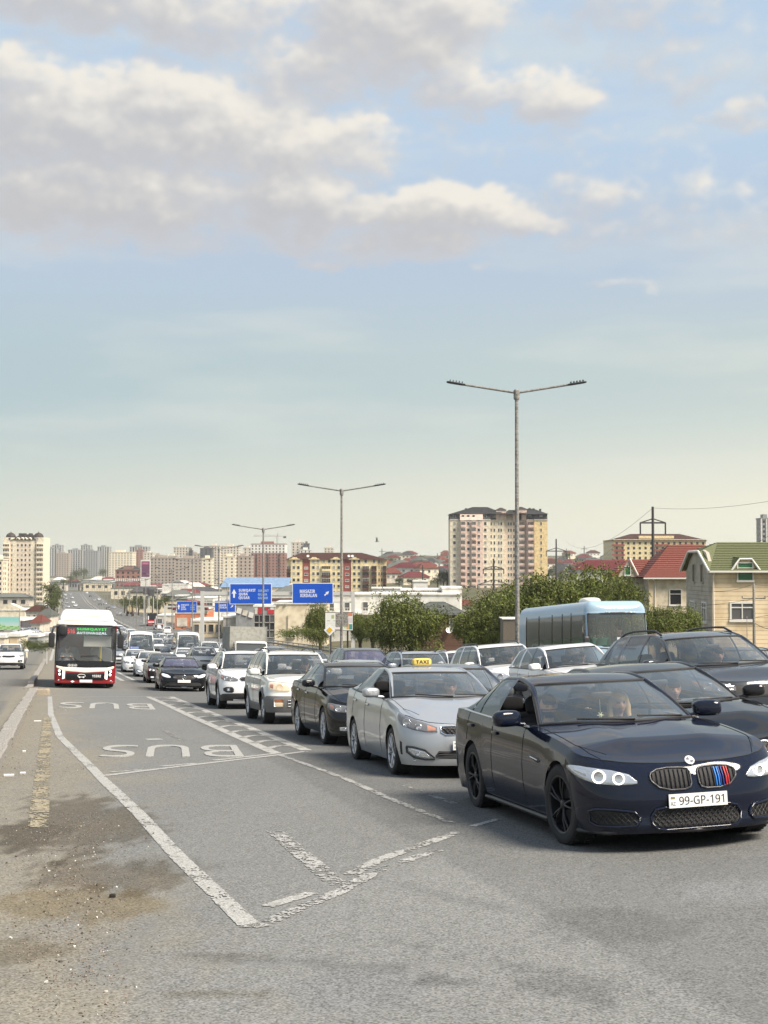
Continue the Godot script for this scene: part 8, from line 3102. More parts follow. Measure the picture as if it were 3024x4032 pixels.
# ---------- trees and bushes ----------
func crown_mesh(variant: int, leaves: int, droop: float, leaf: Vector2) -> ArrayMesh:      # a crown about 2 x 2 x 2 round its middle, of single leaves on drooping sprays
	var key := "crown%d_%d" % [variant, leaves]
	if meshes.has(key):
		return meshes[key]
	var r := RandomNumberGenerator.new()
	r.seed = 100 + variant
	var b := MB.new()
	var clumps := []
	for i in 60:
		var v := Vector3(r.randfn(), r.randfn() * 0.8, r.randfn()).normalized() * pow(r.randf(), 0.4)
		v.y = v.y * 0.85 + 0.05
		clumps.append([v * Vector3(0.86, 0.8, 0.86) * (1.25 if i % 9 == 0 else 1.0), r.randf_range(0.13, 0.4), r.randf_range(0.7, 1.25)])
	var sprays := leaves / 12
	for i in sprays:
		var c: Array = clumps[r.randi() % clumps.size()]
		var o := Vector3(r.randfn(), r.randfn() * 0.7, r.randfn())
		var p: Vector3 = c[0] + o.normalized() * c[1] * pow(r.randf(), 0.5)
		var dir := (o.normalized() + Vector3(0, 0.35, 0)).normalized()
		var tint: float = c[2] * r.randf_range(0.55, 1.3)
		for k in 12:
			dir = (dir + Vector3(r.randfn() * 0.12, -droop, r.randfn() * 0.12)).normalized()
			p += dir * 0.022
			var side := dir.cross(Vector3(r.randfn(), r.randfn(), r.randfn())).normalized()
			var out := (side * 0.8 + dir * 0.6).normalized() * (1.0 if k % 2 else -1.0)
			var w := out.cross(Vector3(r.randfn(), r.randfn(), r.randfn())).normalized() * leaf.x
			var tip := p + out * leaf.y
			var g := r.randf_range(0.8, 1.2) * tint
			b.c = Color(0.085 * g, 0.11 * g, 0.028 * g).lerp(Color(0.13 * g, 0.12 * g, 0.03 * g), r.randf() * 0.4)
			b.quad(p, p.lerp(tip, 0.5) + w, tip, p.lerp(tip, 0.5) - w)
	meshes[key] = b.mesh(true)
	return meshes[key]

func trunk_mesh() -> ArrayMesh:
	if not meshes.has("trunk"):
		var b := MB.new()
		b.tube([Vector3(0, -1.4, 0), Vector3(0.03, -0.7, 0.02), Vector3(-0.02, -0.2, 0), Vector3(0.04, 0.3, 0.02)], 0.085, 8, 1.0, 0.04)
		for i in 9:
			var a := i * 2.4
			var e := Vector3(cos(a) * 0.6, 0.2 + 0.08 * (i % 4), sin(a) * 0.6)
			b.tube([Vector3(0, -0.5 + i * 0.07, 0), e * 0.5 + Vector3(0, -0.05, 0), e], 0.035, 5, 1.0, 0.01)
		meshes["trunk"] = b.mesh()
	return meshes["trunk"]

func tree(called: String, label: String, where: Vector3, size: Vector3, variant: int, group := "", category := "tree", leaves := 9000) -> void:
	var o := thing(called, label, category, Transform3D(Basis(), where), group)
	var t := Transform3D(Basis(Vector3.UP, rng.randf() * 6.0).scaled(size * 0.5), Vector3(0, size.y * (0.72 if category == "tree" else 0.42), 0))
	t.basis = Basis.from_scale(size * 0.5) * Basis(Vector3.UP, rng.randf() * 6.0)
	put("trunk", trunk_mesh(), mats.bark, o, Transform3D(Basis.from_scale(Vector3(size.y, size.y, size.y) * 0.5), Vector3(0, size.y * 0.68, 0)))
	put("crown", crown_mesh(variant, leaves, 0.16, Vector2(0.011, 0.05) if variant < 4 else Vector2(0.03, 0.07)), mats.leaf if variant < 4 else mats.leaf_dark, o, t)

func greenery() -> void:
	rough_wall("bark", Color(0.09, 0.07, 0.05), "concrete", 1.0)
	for q in [["leaf", Color(1.08, 1.08, 0.88)], ["leaf_dark", Color(0.9, 0.92, 0.8)]]:
		var m := mat(q[0], q[1], 0.6)
		m.vertex_color_use_as_albedo = true
		m.albedo_color = q[1]
		m.backlight_enabled = true
		m.backlight = Color(0.35, 0.4, 0.15)
	# photograph place of the crown's middle, depth, size
	var list := [["willow", "round olive green willow in front of the white building", 1612, 2425, 92.0, Vector3(4.4, 3.9, 4.0), 0], ["willow", "dense green tree between the brick cottage and the lamp post", 1935, 2420, 84.0, Vector3(4.0, 3.4, 3.6), 1], ["willow", "tall willow right behind the tall lamp post", 2110, 2360, 80.0, Vector3(4.6, 4.6, 4.2), 2], ["willow", "broad willow above the roof of the blue coach", 2290, 2345, 82.0, Vector3(5.2, 4.4, 4.4), 0],
		["willow", "smaller willow in front of the red roofed house", 2440, 2355, 78.0, Vector3(2.6, 2.9, 2.4), 1], ["willow", "low green tree right of the blue coach", 2585, 2440, 74.0, Vector3(2.6, 2.0, 2.4), 2], ["willow", "low tree at the corner of the limestone house", 2670, 2445, 76.0, Vector3(2.4, 2.0, 2.2), 0], ["willow", "narrow tree against the beige wall", 1258, 2435, 130.0, Vector3(2.6, 3.6, 2.4), 1],
		["willow", "small tree between billboard and gantry post", 1415, 2450, 120.0, Vector3(2.0, 2.4, 2.0), 2], ["willow", "small tree right of the gantry post", 1465, 2455, 118.0, Vector3(2.0, 2.2, 2.0), 0], ["willow", "tall green tree below the cream and pink tower", 2010, 2385, 100.0, Vector3(4.0, 4.0, 4.0), 0], ["willow", "leafy tree left of the tall willow", 1870, 2455, 88.0, Vector3(2.6, 2.2, 2.6), 2]]
	for q in list:
		var p := at(q[2], q[3], q[4])
		var s: Vector3 = q[5] * Vector3(1.05, 1.25, 1.05)
		p.y -= s.y * 0.13
		var g := land(p.x, p.z)
		# the crown hangs at its height, the trunk reaches the ground
		var o := thing(q[0], q[1], "tree", Transform3D(Basis(), Vector3(p.x, g, p.z)), "willows along the right side")
		var t := Transform3D(Basis.from_scale(s * 0.5) * Basis(Vector3.UP, rng.randf() * 6.0), Vector3(0, p.y - g, 0))
		put("crown", crown_mesh(q[6], 25200, 0.24, Vector2(0.014, 0.07)), mats.leaf, o, t)
		var b := MB.new()
		var h := p.y - g
		b.tube([Vector3(0, -0.2, 0), Vector3(0.1, h * 0.4, 0.05), Vector3(0, h * 0.8, 0), Vector3(0.05, h + s.y * 0.2, 0)], 0.2, 8, 1.0, 0.06)
		for i in 7:
			var a := i * 2.3
			b.tube([Vector3(0.03, h * 0.55 + i * 0.1, 0), Vector3(cos(a) * s.x * 0.18, h * 0.85, sin(a) * s.z * 0.18), Vector3(cos(a) * s.x * 0.34, h + s.y * 0.12, sin(a) * s.z * 0.34)], 0.09, 5, 1.0, 0.02)
		put("trunk", b.mesh(), mats.bark, o)
	# bushes by the side road and at the foot of the wall
	for q in [["bush", "dark bush at the end of the side road", 172, 2545, 105.0, Vector3(2.0, 1.1, 1.6)], ["bush", "pale weeds beside the cream kiosk", 105, 2535, 115.0, Vector3(1.6, 1.0, 1.4)], ["bush", "grey green bush by the blue grey kiosk", 130, 2548, 108.0, Vector3(1.8, 0.8, 1.4)], ["bush", "olive bush at the foot of the beige wall", 1190, 2490, 110.0, Vector3(2.6, 1.2, 2.0)], ["bush", "thin bush left of the narrow tree", 1130, 2495, 112.0, Vector3(2.0, 0.9, 1.6)]]:
		var p := at(q[2], q[3], q[4])
		var o := thing(q[0], q[1], "bush", Transform3D(Basis(), Vector3(p.x, land(p.x, p.z), p.z)), "")
		put("foliage", crown_mesh(3, 6000, 0.05, Vector2(0.02, 0.06)), mats.leaf if p.x > -15 else mats.leaf_dark, o, Transform3D(Basis.from_scale(q[5] * 0.5), Vector3(0, p.y - land(p.x, p.z), 0)))
	# trees down the far road and on the slopes
	var n := 0
	for q in [[200, 2340, 520.0, 9.0], [212, 2372, 430.0, 7.0], [205, 2400, 360.0, 6.0], [222, 2350, 620.0, 8.0], [330, 2262, 1600.0, 14.0], [300, 2268, 1500.0, 13.0], [405, 2262, 1500.0, 12.0], [520, 2390, 480.0, 6.0], [545, 2385, 500.0, 6.5], [570, 2388, 470.0, 6.0], [600, 2386, 490.0, 6.0], [625, 2392, 460.0, 5.0], [490, 2382, 560.0, 6.0], [650, 2375, 470.0, 5.0], [250, 2300, 1200.0, 9.0], [278, 2284, 1300.0, 9.0]]:
		var p := at(q[0], q[1], q[2])
		tree("far_tree", "dark green tree beside the far road" if q[0] > 450 or q[0] < 260 else "dark tree below the striped towers", Vector3(p.x, p.y - q[3] * 0.5, p.z), Vector3(q[3] * 0.9, q[3], q[3] * 0.9), 4, "trees down the valley", "tree", 2400)
		n += 1
	for i in 40:
		var px := rng.randf_range(1515, 1780) if i % 2 else rng.randf_range(2170, 2420)
		var d := rng.randf_range(600.0, 1400.0)
		var x := (px - CX) / FOCAL * d
		var s := rng.randf_range(5.0, 9.0)
		tree("hill_tree", "grey green tree among the hillside houses", Vector3(x, land(x, -d) - 0.5, -d), Vector3(s * 1.1, s, s * 1.1), 4, "trees among the hillside houses", "tree", 2400)

# ---------- lamp posts, gantries, rails, poles ----------
func lamp_post(d: float, x: float, label: String) -> void:
	var g := gh(x, -d)
	var o := thing("lamp_post", label, "street lamp", Transform3D(Basis(), Vector3(x, g, -d)), "double armed lamp posts on the central reservation")
	var b := MB.new()
	b.tube([Vector3(0, -0.2, 0), Vector3(0, 1.0, 0), Vector3(0, 10.9, 0)], 0.115, 10, 1.0, 0.062)
	put("pole", b.mesh(), mats.steel_grey, o)
	b = MB.new()
	b.lathe([[0.075, -0.35], [0.11, -0.3], [0.11, 0.0], [0.06, 0.05], [0.0, 0.06]], Vector3(0, 10.9, 0), Basis(), 12)
	put("collar", b.mesh(), mats.steel_grey, o)
	for s in [-1.0, 1.0]:
		b = MB.new()
		b.tube([Vector3(s * 0.05, 10.82, 0), Vector3(s * 1.95, 11.12, 0)], 0.042, 8)
		var a := put("arm", b.mesh(), mats.steel_grey, o)
		b = MB.new()
		var bas := Basis(Vector3.BACK, s * 0.16)
		pillow(b, Vector3(s * 2.2, 11.16, 0), Vector3(0.72, 0.075, 0.26), 0.4, bas, 12, 6)
		for i in 5:
			b.box(Vector3(s * (1.98 + i * 0.11), 11.16 + i * 0.017, 0), Vector3(0.03, 0.12, 0.2), bas)
		put("lamp_head", b.mesh(), mats.lamp_head, a)

func gantry(d: float, left_px: float, right_px: float, beam_py: float, label: String, panels: Array) -> void:
	var x0 := (left_px - CX) / FOCAL * d
	var x1 := (right_px - CX) / FOCAL * d
	var g0 := gh(x0, -d)
	var g1 := gh(x1, -d)
	var yb := yy(beam_py, d)
	var o := thing("sign_gantry", label, "gantry", Transform3D(Basis(), Vector3(x0, g0, -d)))
	for q in [[0.0, -0.3], [x1 - x0, g1 - g0 - 0.3]]:
		var b := MB.new()
		b.span(Vector3(q[0] - 0.17, q[1], -0.17), Vector3(q[0] + 0.17, yb - g0 + 0.2, 0.17))
		put("post", b.mesh(), mats.gantry_white, o)
	var b := MB.new()
	b.span(Vector3(0.17, yb - g0 - 0.16, -0.14), Vector3(x1 - x0 - 0.17, yb - g0 + 0.16, 0.14))
	put("beam", b.mesh(), mats.gantry_white, o)
	b = MB.new()
	b.span(Vector3(0.17, yb - g0 - 0.9, -0.08), Vector3(x1 - x0 - 0.17, yb - g0 - 0.78, 0.08))
	put("lower_beam", b.mesh(), mats.gantry_white, o)
	for p in panels:      # [left, right, top, bottom in the photograph, lines, label, side]
		var dd := d - 0.3
		var cx: float = ((p[0] + p[1]) * 0.5 - CX) / FOCAL * dd
		var w: float = (p[1] - p[0]) / FOCAL * dd
		var yt := yy(p[2], dd)
		var y0 := yy(p[3], dd)
		var h := yt - y0
		var s := thing("direction_sign", p[5], "sign", Transform3D(Basis(), Vector3(cx, y0, -dd)), "blue direction signs on the gantries")
		b = MB.new()
		b.span(Vector3(-w * 0.5, 0, -0.05), Vector3(w * 0.5, h, 0.0))
		put("panel", b.mesh(), mats.sign_white, s)
		b = MB.new()
		b.span(Vector3(-w * 0.5 + 0.07, 0.07, 0.0), Vector3(w * 0.5 - 0.07, h - 0.07, 0.012))
		put("face", b.mesh(), mats.sign_blue, s)
		for ln in p[4]:
			lettering(ln[0], ln[1] * h, mats[ln[4] if ln.size() > 4 else "sign_white"], s, Transform3D(Basis(), Vector3((ln[2] - 0.5) * w, ln[3] * h, 0.013)), "lettering", ln[5] * w if ln.size() > 5 else 0.0)
		b = MB.new()
		var ar := [[-0.1, -0.5], [0.1, -0.5], [0.1, 0.0], [0.28, -0.05], [0.0, 0.5], [-0.28, -0.05], [-0.1, 0.0]]
		var turn := 0.0 if p[6] == "up" else -0.8
		b.prism(ar, Basis(Vector3.BACK, turn).scaled(Vector3(1, 1, 1) * h * 0.42 if p[6] == "up" else Vector3.ONE * h * 0.3), Vector3((-0.395 if p[6] == "up" else 0.34) * w, h * 0.52 if p[6] == "up" else h * 0.5, 0.012), 0.02)
		put("arrow", b.mesh(), mats.sign_white, s)
		b = MB.new()
		for x in [-w * 0.35, w * 0.35]:
			b = MB.new()
			b.span(Vector3(x - 0.05, 0.1, -0.16), Vector3(x + 0.05, h - 0.1, -0.05))
			put("bracket", b.mesh(), mats.gantry_white, s)

func pole(called: String, px: float, top_py: float, d: float, r: float, arms: Array, label: String, m := "pole_dark") -> Node3D:
	var x := (px - CX) / FOCAL * d
	var g := land(x, -d) - 0.5
	var h := yy(top_py, d) - g
	var o := thing(called, label, "pole", Transform3D(Basis(), Vector3(x, g, -d)))
	var b := MB.new()
	b.tube([Vector3(0, 0, 0), Vector3(0, h, 0)], r, 8, 1.0, r * 0.6)
	put("shaft", b.mesh(), mats[m], o)
	for a in arms:      # [height below top, half length, raised ends]
		b = MB.new()
		b.tube([Vector3(-a[1], h - a[0], 0), Vector3(a[1], h - a[0], 0)], r * 0.42, 5)
		if a[2]:
			b.tube([Vector3(-a[1], h - a[0], 0), Vector3(0, h - a[0] + a[1] * 0.32, 0), Vector3(a[1], h - a[0], 0)], r * 0.3, 5)
		put("cross_arm", b.mesh(), mats[m], o)
		for s in [-1.0, 1.0]:
			b = MB.new()
			b.tube([Vector3(s * a[1] * 0.98, h - a[0], 0), Vector3(s * a[1] * 0.98, h - a[0] - a[3], 0)], r * 0.4, 6)
			put("insulator", b.mesh(), mats[m], o)
	return o

func wire(list: Array, r: float, label: String) -> void:      # through places in the photograph: [px, py, depth]
	var path := []
	for i in list.size() - 1:
		var a := at(list[i][0], list[i][1], list[i][2])
		var c := at(list[i + 1][0], list[i + 1][1], list[i + 1][2])
		for k in 10:
			var f := k / 10.0
			path.append(a.lerp(c, f) - Vector3(0, 4.0 * f * (1.0 - f) * a.distance_to(c) * 0.012, 0))
	path.append(at(list[-1][0], list[-1][1], list[-1][2]))
	var b := MB.new()
	b.tube(path, r, 4)
	tag(put("power_line", b.mesh(), mats.pole_dark, self), label, "cable", "power lines on the right")

func street_furniture() -> void:
	mat("gantry_white", Color(0.5, 0.5, 0.47), 0.55)
	mat("sign_white", Color(0.7, 0.72, 0.74), 0.45)
	mat("sign_pale", Color(0.3, 0.45, 0.62), 0.45)
	mat("sign_blue", Color(0.003, 0.075, 0.48), 0.45)
	mat("pole_dark", Color(0.05, 0.05, 0.05), 0.7)
	rough_wall("pole_concrete", Color(0.42, 0.4, 0.36), "concrete", 0.5)
	lamp_post(51.5, (2036 - CX) / FOCAL * 51.5, "tall double armed lamp post beside the blue coach")
	lamp_post(82.0, (1345 - CX) / FOCAL * 82.0, "double armed lamp post in front of the white billboard")
	lamp_post(114.5, (1037 - CX) / FOCAL * 114.5, "double armed lamp post crossing the big blue sign")
	lamp_post(147.0, (863 - CX) / FOCAL * 147.0, "double armed lamp post crossing the lesser blue sign")
	for i in range(4, 22):
		var d := 147.0 + 33.0 * (i - 3)
		lamp_post(d, road_x(d, 0.25), "double armed lamp post, one of the distant file down the hill")
	for i in 8:
		var d := 250.0 + 60.0 * i
		var x := road_x(d, 12.8)
		var o := thing("roadside_lamp", "single armed lamp post along the right guard rail", "street lamp", Transform3D(Basis(), Vector3(x, gh(x, -d), -d)), "single armed lamp posts along the guard rail")
		var b := MB.new()
		b.tube([Vector3(0, 0, 0), Vector3(0, 9.5, 0), Vector3(-1.4, 10.2, 0)], 0.1, 6, 1.0, 0.05)
		put("pole", b.mesh(), mats.steel_grey, o)
		b = MB.new()
		b.box(Vector3(-1.7, 10.25, 0), Vector3(0.7, 0.12, 0.25))
		put("lamp_head", b.mesh(), mats.lamp_head, o)
	var big := [["SUMQAYIT", 0.16, 0.415, 0.655, "sign_white", 0.4], ["QUBA", 0.16, 0.325, 0.475, "sign_white", 0.21], ["QUSAR", 0.16, 0.345, 0.3, "sign_white", 0.26], ["SUMGAIT", 0.11, 0.8, 0.655, "sign_pale", 0.25], ["GUBA", 0.11, 0.78, 0.475, "sign_pale", 0.22], ["GUSAR", 0.11, 0.79, 0.3, "sign_pale", 0.24]]
	var side := [["MASAZIR", 0.16, 0.37, 0.6, "sign_white", 0.37], ["XIRDALAN", 0.16, 0.395, 0.4, "sign_white", 0.41]]
	gantry(136.0, 798, 1390, 2336, "white sign gantry over the road with two large signs", [[905, 1071, 2297, 2379, big, "blue sign with an up arrow and three place names", "up"], [1151, 1313, 2295, 2377, side, "blue sign with a slanting arrow and two place names", "slant"]])
	gantry(284.0, 652, 930, 2388, "farther white sign gantry seen under the first", [[697, 777, 2366, 2413, big, "lesser blue sign with an up arrow on the farther gantry", "up"], [846, 928, 2364, 2410, side, "lesser blue sign with a slanting arrow on the farther gantry", "slant"]])
	# billboard by the gantry
	var d := 105.0
	var p := at(1335, 2450, d)
	var bb := thing("billboard", "white billboard with faint print and coloured picture at its right", "billboard", Transform3D(Basis(), Vector3(p.x, land(p.x, -d), -d)))
	var y0: float = yy(2483, d) - bb.position.y
	var y1: float = yy(2410, d) - bb.position.y
	var w := 112.0 / FOCAL * d
	var b := MB.new()
	b.span(Vector3(-w * 0.5, y0, -0.12), Vector3(w * 0.5, y1, 0.0))
	put("frame", b.mesh(), mats.trim, bb)
	b = MB.new()
	b.span(Vector3(-w * 0.5 + 0.04, y0 + 0.04, 0.0), Vector3(w * 0.5 - 0.04, y1 - 0.04, 0.01))
	put("sheet", b.mesh(), mat("poster_white", Color(0.68, 0.68, 0.62), 0.6), bb)
	for q in [[-0.98, -0.6, 0.0, 0.1, Color(0.5, 0.1, 0.12)], [-0.55, -0.35, 0.62, 0.85, Color(0.35, 0.4, 0.2)], [-0.85, -0.65, 0.48, 0.56, Color(0.4, 0.4, 0.36)], [-0.4, -0.18, 0.48, 0.56, Color(0.4, 0.42, 0.3)], [0.5, 0.95, 0.75, 0.97, Color(0.55, 0.2, 0.1)], [0.55, 0.7, 0.05, 0.4, Color(0.6, 0.3, 0.06)], [0.72, 0.95, 0.04, 0.36, Color(0.06, 0.25, 0.22)], [0.35, 0.55, 0.1, 0.3, Color(0.45, 0.55, 0.2)], [-0.6, 0.3, 0.02, 0.09, Color(0.5, 0.1, 0.12)], [0.55, 0.95, 0.4, 0.72, Color(0.55, 0.5, 0.5)], [-0.9, 0.1, 0.25, 0.29, Color(0.45, 0.45, 0.42)], [-0.9, 0.0, 0.36, 0.39, Color(0.5, 0.5, 0.47)]]:
		b = MB.new()
		b.span(Vector3(q[0] * w * 0.49, lerpf(y0, y1, q[2]) + 0.05, 0.01), Vector3(q[1] * w * 0.49, lerpf(y0, y1, q[3]), 0.014))
		put("print", b.mesh(), mat("print%s" % q[4].to_html(), q[4], 0.6), bb)
	for x in [-w * 0.3, w * 0.3]:
		b = MB.new()
		b.span(Vector3(x - 0.06, -0.3, -0.3), Vector3(x + 0.06, y0 + 0.3, -0.13))
		put("post", b.mesh(), mats.trim, bb)
	# yellow diamond: priority road
	d = 88.0
	p = at(1298, 2481, d)
	var ds := thing("priority_sign", "white rimmed yellow diamond road sign below the billboard", "sign", Transform3D(Basis(), Vector3(p.x, gh(p.x, -d), -d)))
	var h: float = p.y - ds.position.y
	b = MB.new()
	b.tube([Vector3.ZERO, Vector3(0, h, -0.04)], 0.03, 6)
	put("post", b.mesh(), mats.steel_grey, ds)
	for q in [[0.36, 0.0, "sign_white"], [0.2, 0.016, "sign_yellow"]]:
		b = MB.new()
		b.prism([[-q[0], 0.0], [0.0, q[0]], [q[0], 0.0], [0.0, -q[0]]], Basis(), Vector3(0, h, q[1]), 0.015)
		put("face", b.mesh(), mat(q[2], Color(0.65, 0.4, 0.03), 0.4), ds)
	# grey box signs clamped to the second lamp post
	d = 81.6
	for q in [[1332, 2442, 0.0], [1360, 2440, 0.0]]:
		p = at(q[0], q[1], d)
		b = MB.new()
		b.span(Vector3(-0.16, -0.4, -0.06), Vector3(0.16, 0.4, 0.06))
		var o := put("small_sign", b.mesh(), mats.steel_grey, self, Transform3D(Basis(), p))
		tag(o, "grey back of a small sign clamped to the lamp post", "sign", "sign backs on the second lamp post")
	# dark advert masts and the tall billboard in the distance
	d = 560.0
	p = at(573, 2250, 1050.0)
	var tb := thing("tall_billboard", "tall upright purple billboard in front of the flats", "billboard", Transform3D(Basis(), Vector3(p.x, yy(2330, 1050.0), -1050.0)))
	b = MB.new()
	b.span(Vector3(-3.6, 4.0, -0.6), Vector3(3.6, 23.5, 0.0))
	put("frame", b.mesh(), mats.white_wall, tb)
	b = MB.new()
	b.span(Vector3(-3.0, 11.0, 0.0), Vector3(3.0, 22.5, 0.1))
	put("sheet", b.mesh(), mat("poster_purple", Color(0.12, 0.03, 0.09), 0.5), tb)
	b = MB.new()
	b.span(Vector3(-2.4, 20.2, 0.1), Vector3(2.2, 21.6, 0.15))
	put("print", b.mesh(), mat("poster_pink", Color(0.5, 0.12, 0.2), 0.5), tb)
	d = 390.0
	for q in [[575, 2328], [596, 2334]]:
		p = at(q[0], q[1], d)
		var gb := minf(gh(p.x, -d), land(p.x, -d))
		var ab := thing("advert_mast", "dark square advert board on two white posts beside the far road", "billboard", Transform3D(Basis(), Vector3(p.x, gb, -d)), "dark advert boards")
		b = MB.new()
		b.span(Vector3(-0.8, p.y - gb - 0.9, -0.15), Vector3(0.8, p.y - gb + 0.9, 0.0))
		put("board", b.mesh(), mats.dark_wall, ab)
		for x in [-0.55, 0.55]:
			b = MB.new()
			b.span(Vector3(x - 0.09, 0, -0.4), Vector3(x + 0.09, p.y - gb - 0.8, -0.2))
			put("post", b.mesh(), mats.gantry_white, ab)
	# guard rail and central barrier
	for q in [[12.0, "guard_rail", "steel guard rail along the right edge of the far road"], [0.0, "central_barrier", "low concrete barrier between the carriageways"]]:
		var gr := thing(q[1], q[2], "barrier", Transform3D())
		var dd := 118.0
		while dd < 900.0:
			var step := 4.0 if dd < 320.0 else 16.0
			b = MB.new()
			if q[1] == "guard_rail":
				b.span(Vector3(-0.06, -0.1, -0.06), Vector3(0.06, 0.85, 0.06))
				put("post", b.mesh(), mats.steel_grey, gr, Transform3D(Basis(), road_at(dd, q[0])))
			else:
				var a := road_at(dd, q[0])
				var c := road_at(dd + step - 0.1, q[0])
				b.tube([a, c], 0.42, 4)
				put("block", b.mesh(), mats.kerb, gr)
			dd += step
		if q[1] == "guard_rail":
			for y in [0.45, 0.78]:
				b = MB.new()
				var path := []
				dd = 118.0
				while dd < 900.0:
					path.append(road_at(dd, q[0], y))
					dd += 8.0
				b.tube(path, 0.13 if y < 0.6 else 0.07, 4)
				put("rail", b.mesh(), mats.steel_grey, gr)
	# power poles
	pole("power_pole", 2571, 1995, 150.0, 0.22, [[1.7, 1.35, true, 1.2], [6.2, 2.2, true, 1.0]], "tall dark power pole with two cross arms behind the red roof")
	pole("power_pole", 1943, 2200, 300.0, 0.3, [[2.2, 2.2, true, 1.0], [5.5, 3.4, true, 1.0]], "dark power pole in front of the cream and pink tower")
	pole("power_pole", 1664, 2225, 420.0, 0.25, [[1.5, 2.0, false, 0.5]], "slim power pole left of the cream and pink tower")
	pole("power_pole", 2190, 2122, 420.0, 0.35, [[3.6, 3.0, true, 1.6]], "dark power pole right of the cream and pink tower")
	for q in [[1504, 2160], [1520, 2170], [1545, 2168], [1628, 2172], [1722, 2178], [1747, 2180], [2230, 2160], [2300, 2150], [2243, 2172]]:
		pole("hill_mast", q[0], q[1], 1500.0, 0.6, [[3.0, 3.0, false, 0.5]], "thin mast on the skyline of the far hill").set_meta("group", "masts on the far hill")
	# concrete pole before the limestone house
	d = 92.0
	p = at(2966, 2300, d)
	var cp := pole("utility_pole", 2966, 2297, d, 0.13, [[0.95, 0.75, false, -0.12]], "pale concrete utility pole in front of the limestone house", "pole_concrete")
	pole("yard_lamp", 2938, 2425, 96.0, 0.035, [], "thin curved yard lamp beside the concrete pole", "pole_concrete")
	wire([[2571, 2000, 150.0], [3060, 1968, 120.0]], 0.014, "thin cable from the pole top to the right")
	wire([[2224, 2127, 420.0], [2571, 2000, 150.0]], 0.02, "thin cable from the far pole up to the near pole top")
	wire([[2770, 2118, 300.0], [3060, 2090, 120.0]], 0.02, "cable above the green roof")
	wire([[2300, 2185, 300.0], [2420, 2150, 200.0]], 0.02, "cable left of the yellow flats")
	wire([[2810, 2328, 105.0], [2966, 2300, 92.0], [3060, 2310, 92.0]], 0.012, "upper cable across the limestone house")
	wire([[2590, 2385, 110.0], [2966, 2358, 92.0], [3060, 2342, 92.0]], 0.012, "middle cable across the limestone house")
	wire([[2700, 2437, 100.0], [2966, 2432, 92.0], [3060, 2415, 92.0]], 0.012, "lower cable across the limestone house")
	wire([[2975, 2455, 92.0], [3060, 2475, 80.0]], 0.02, "dark cable leaving the concrete pole to the right")
	# lamp post and street light by the side road
	pole("side_lamp", 80, 2398, 190.0, 0.09, [], "pale lamp post beside the hoarding", "pole_concrete")
	pole("marker_post", 188, 2528, 108.0, 0.05, [], "white marker post by the bush on the side road", "gantry_white")
	# graffiti wall behind the tall lamp post
	d = 56.0
	p = at(2020, 2465, d)
	var gw := thing("spotted_wall", "mottled low wall with white coping behind the tall lamp post", "wall", Transform3D(Basis(), Vector3(p.x, gh(p.x, -d), -d)))
	b = MB.new()
	b.span(Vector3(-0.38, 0, -1.5), Vector3(0.38, yy(2438, d) - gw.position.y, 0))
	put("wall", b.mesh(), rough_wall("mottled", Color(0.2, 0.18, 0.15), "concrete", 2.4), gw)
	b = MB.new()
	b.span(Vector3(-0.42, yy(2438, d) - gw.position.y, -1.55), Vector3(0.42, yy(2434, d) - gw.position.y, 0.04))
	put("coping", b.mesh(), mats.white_wall, gw)

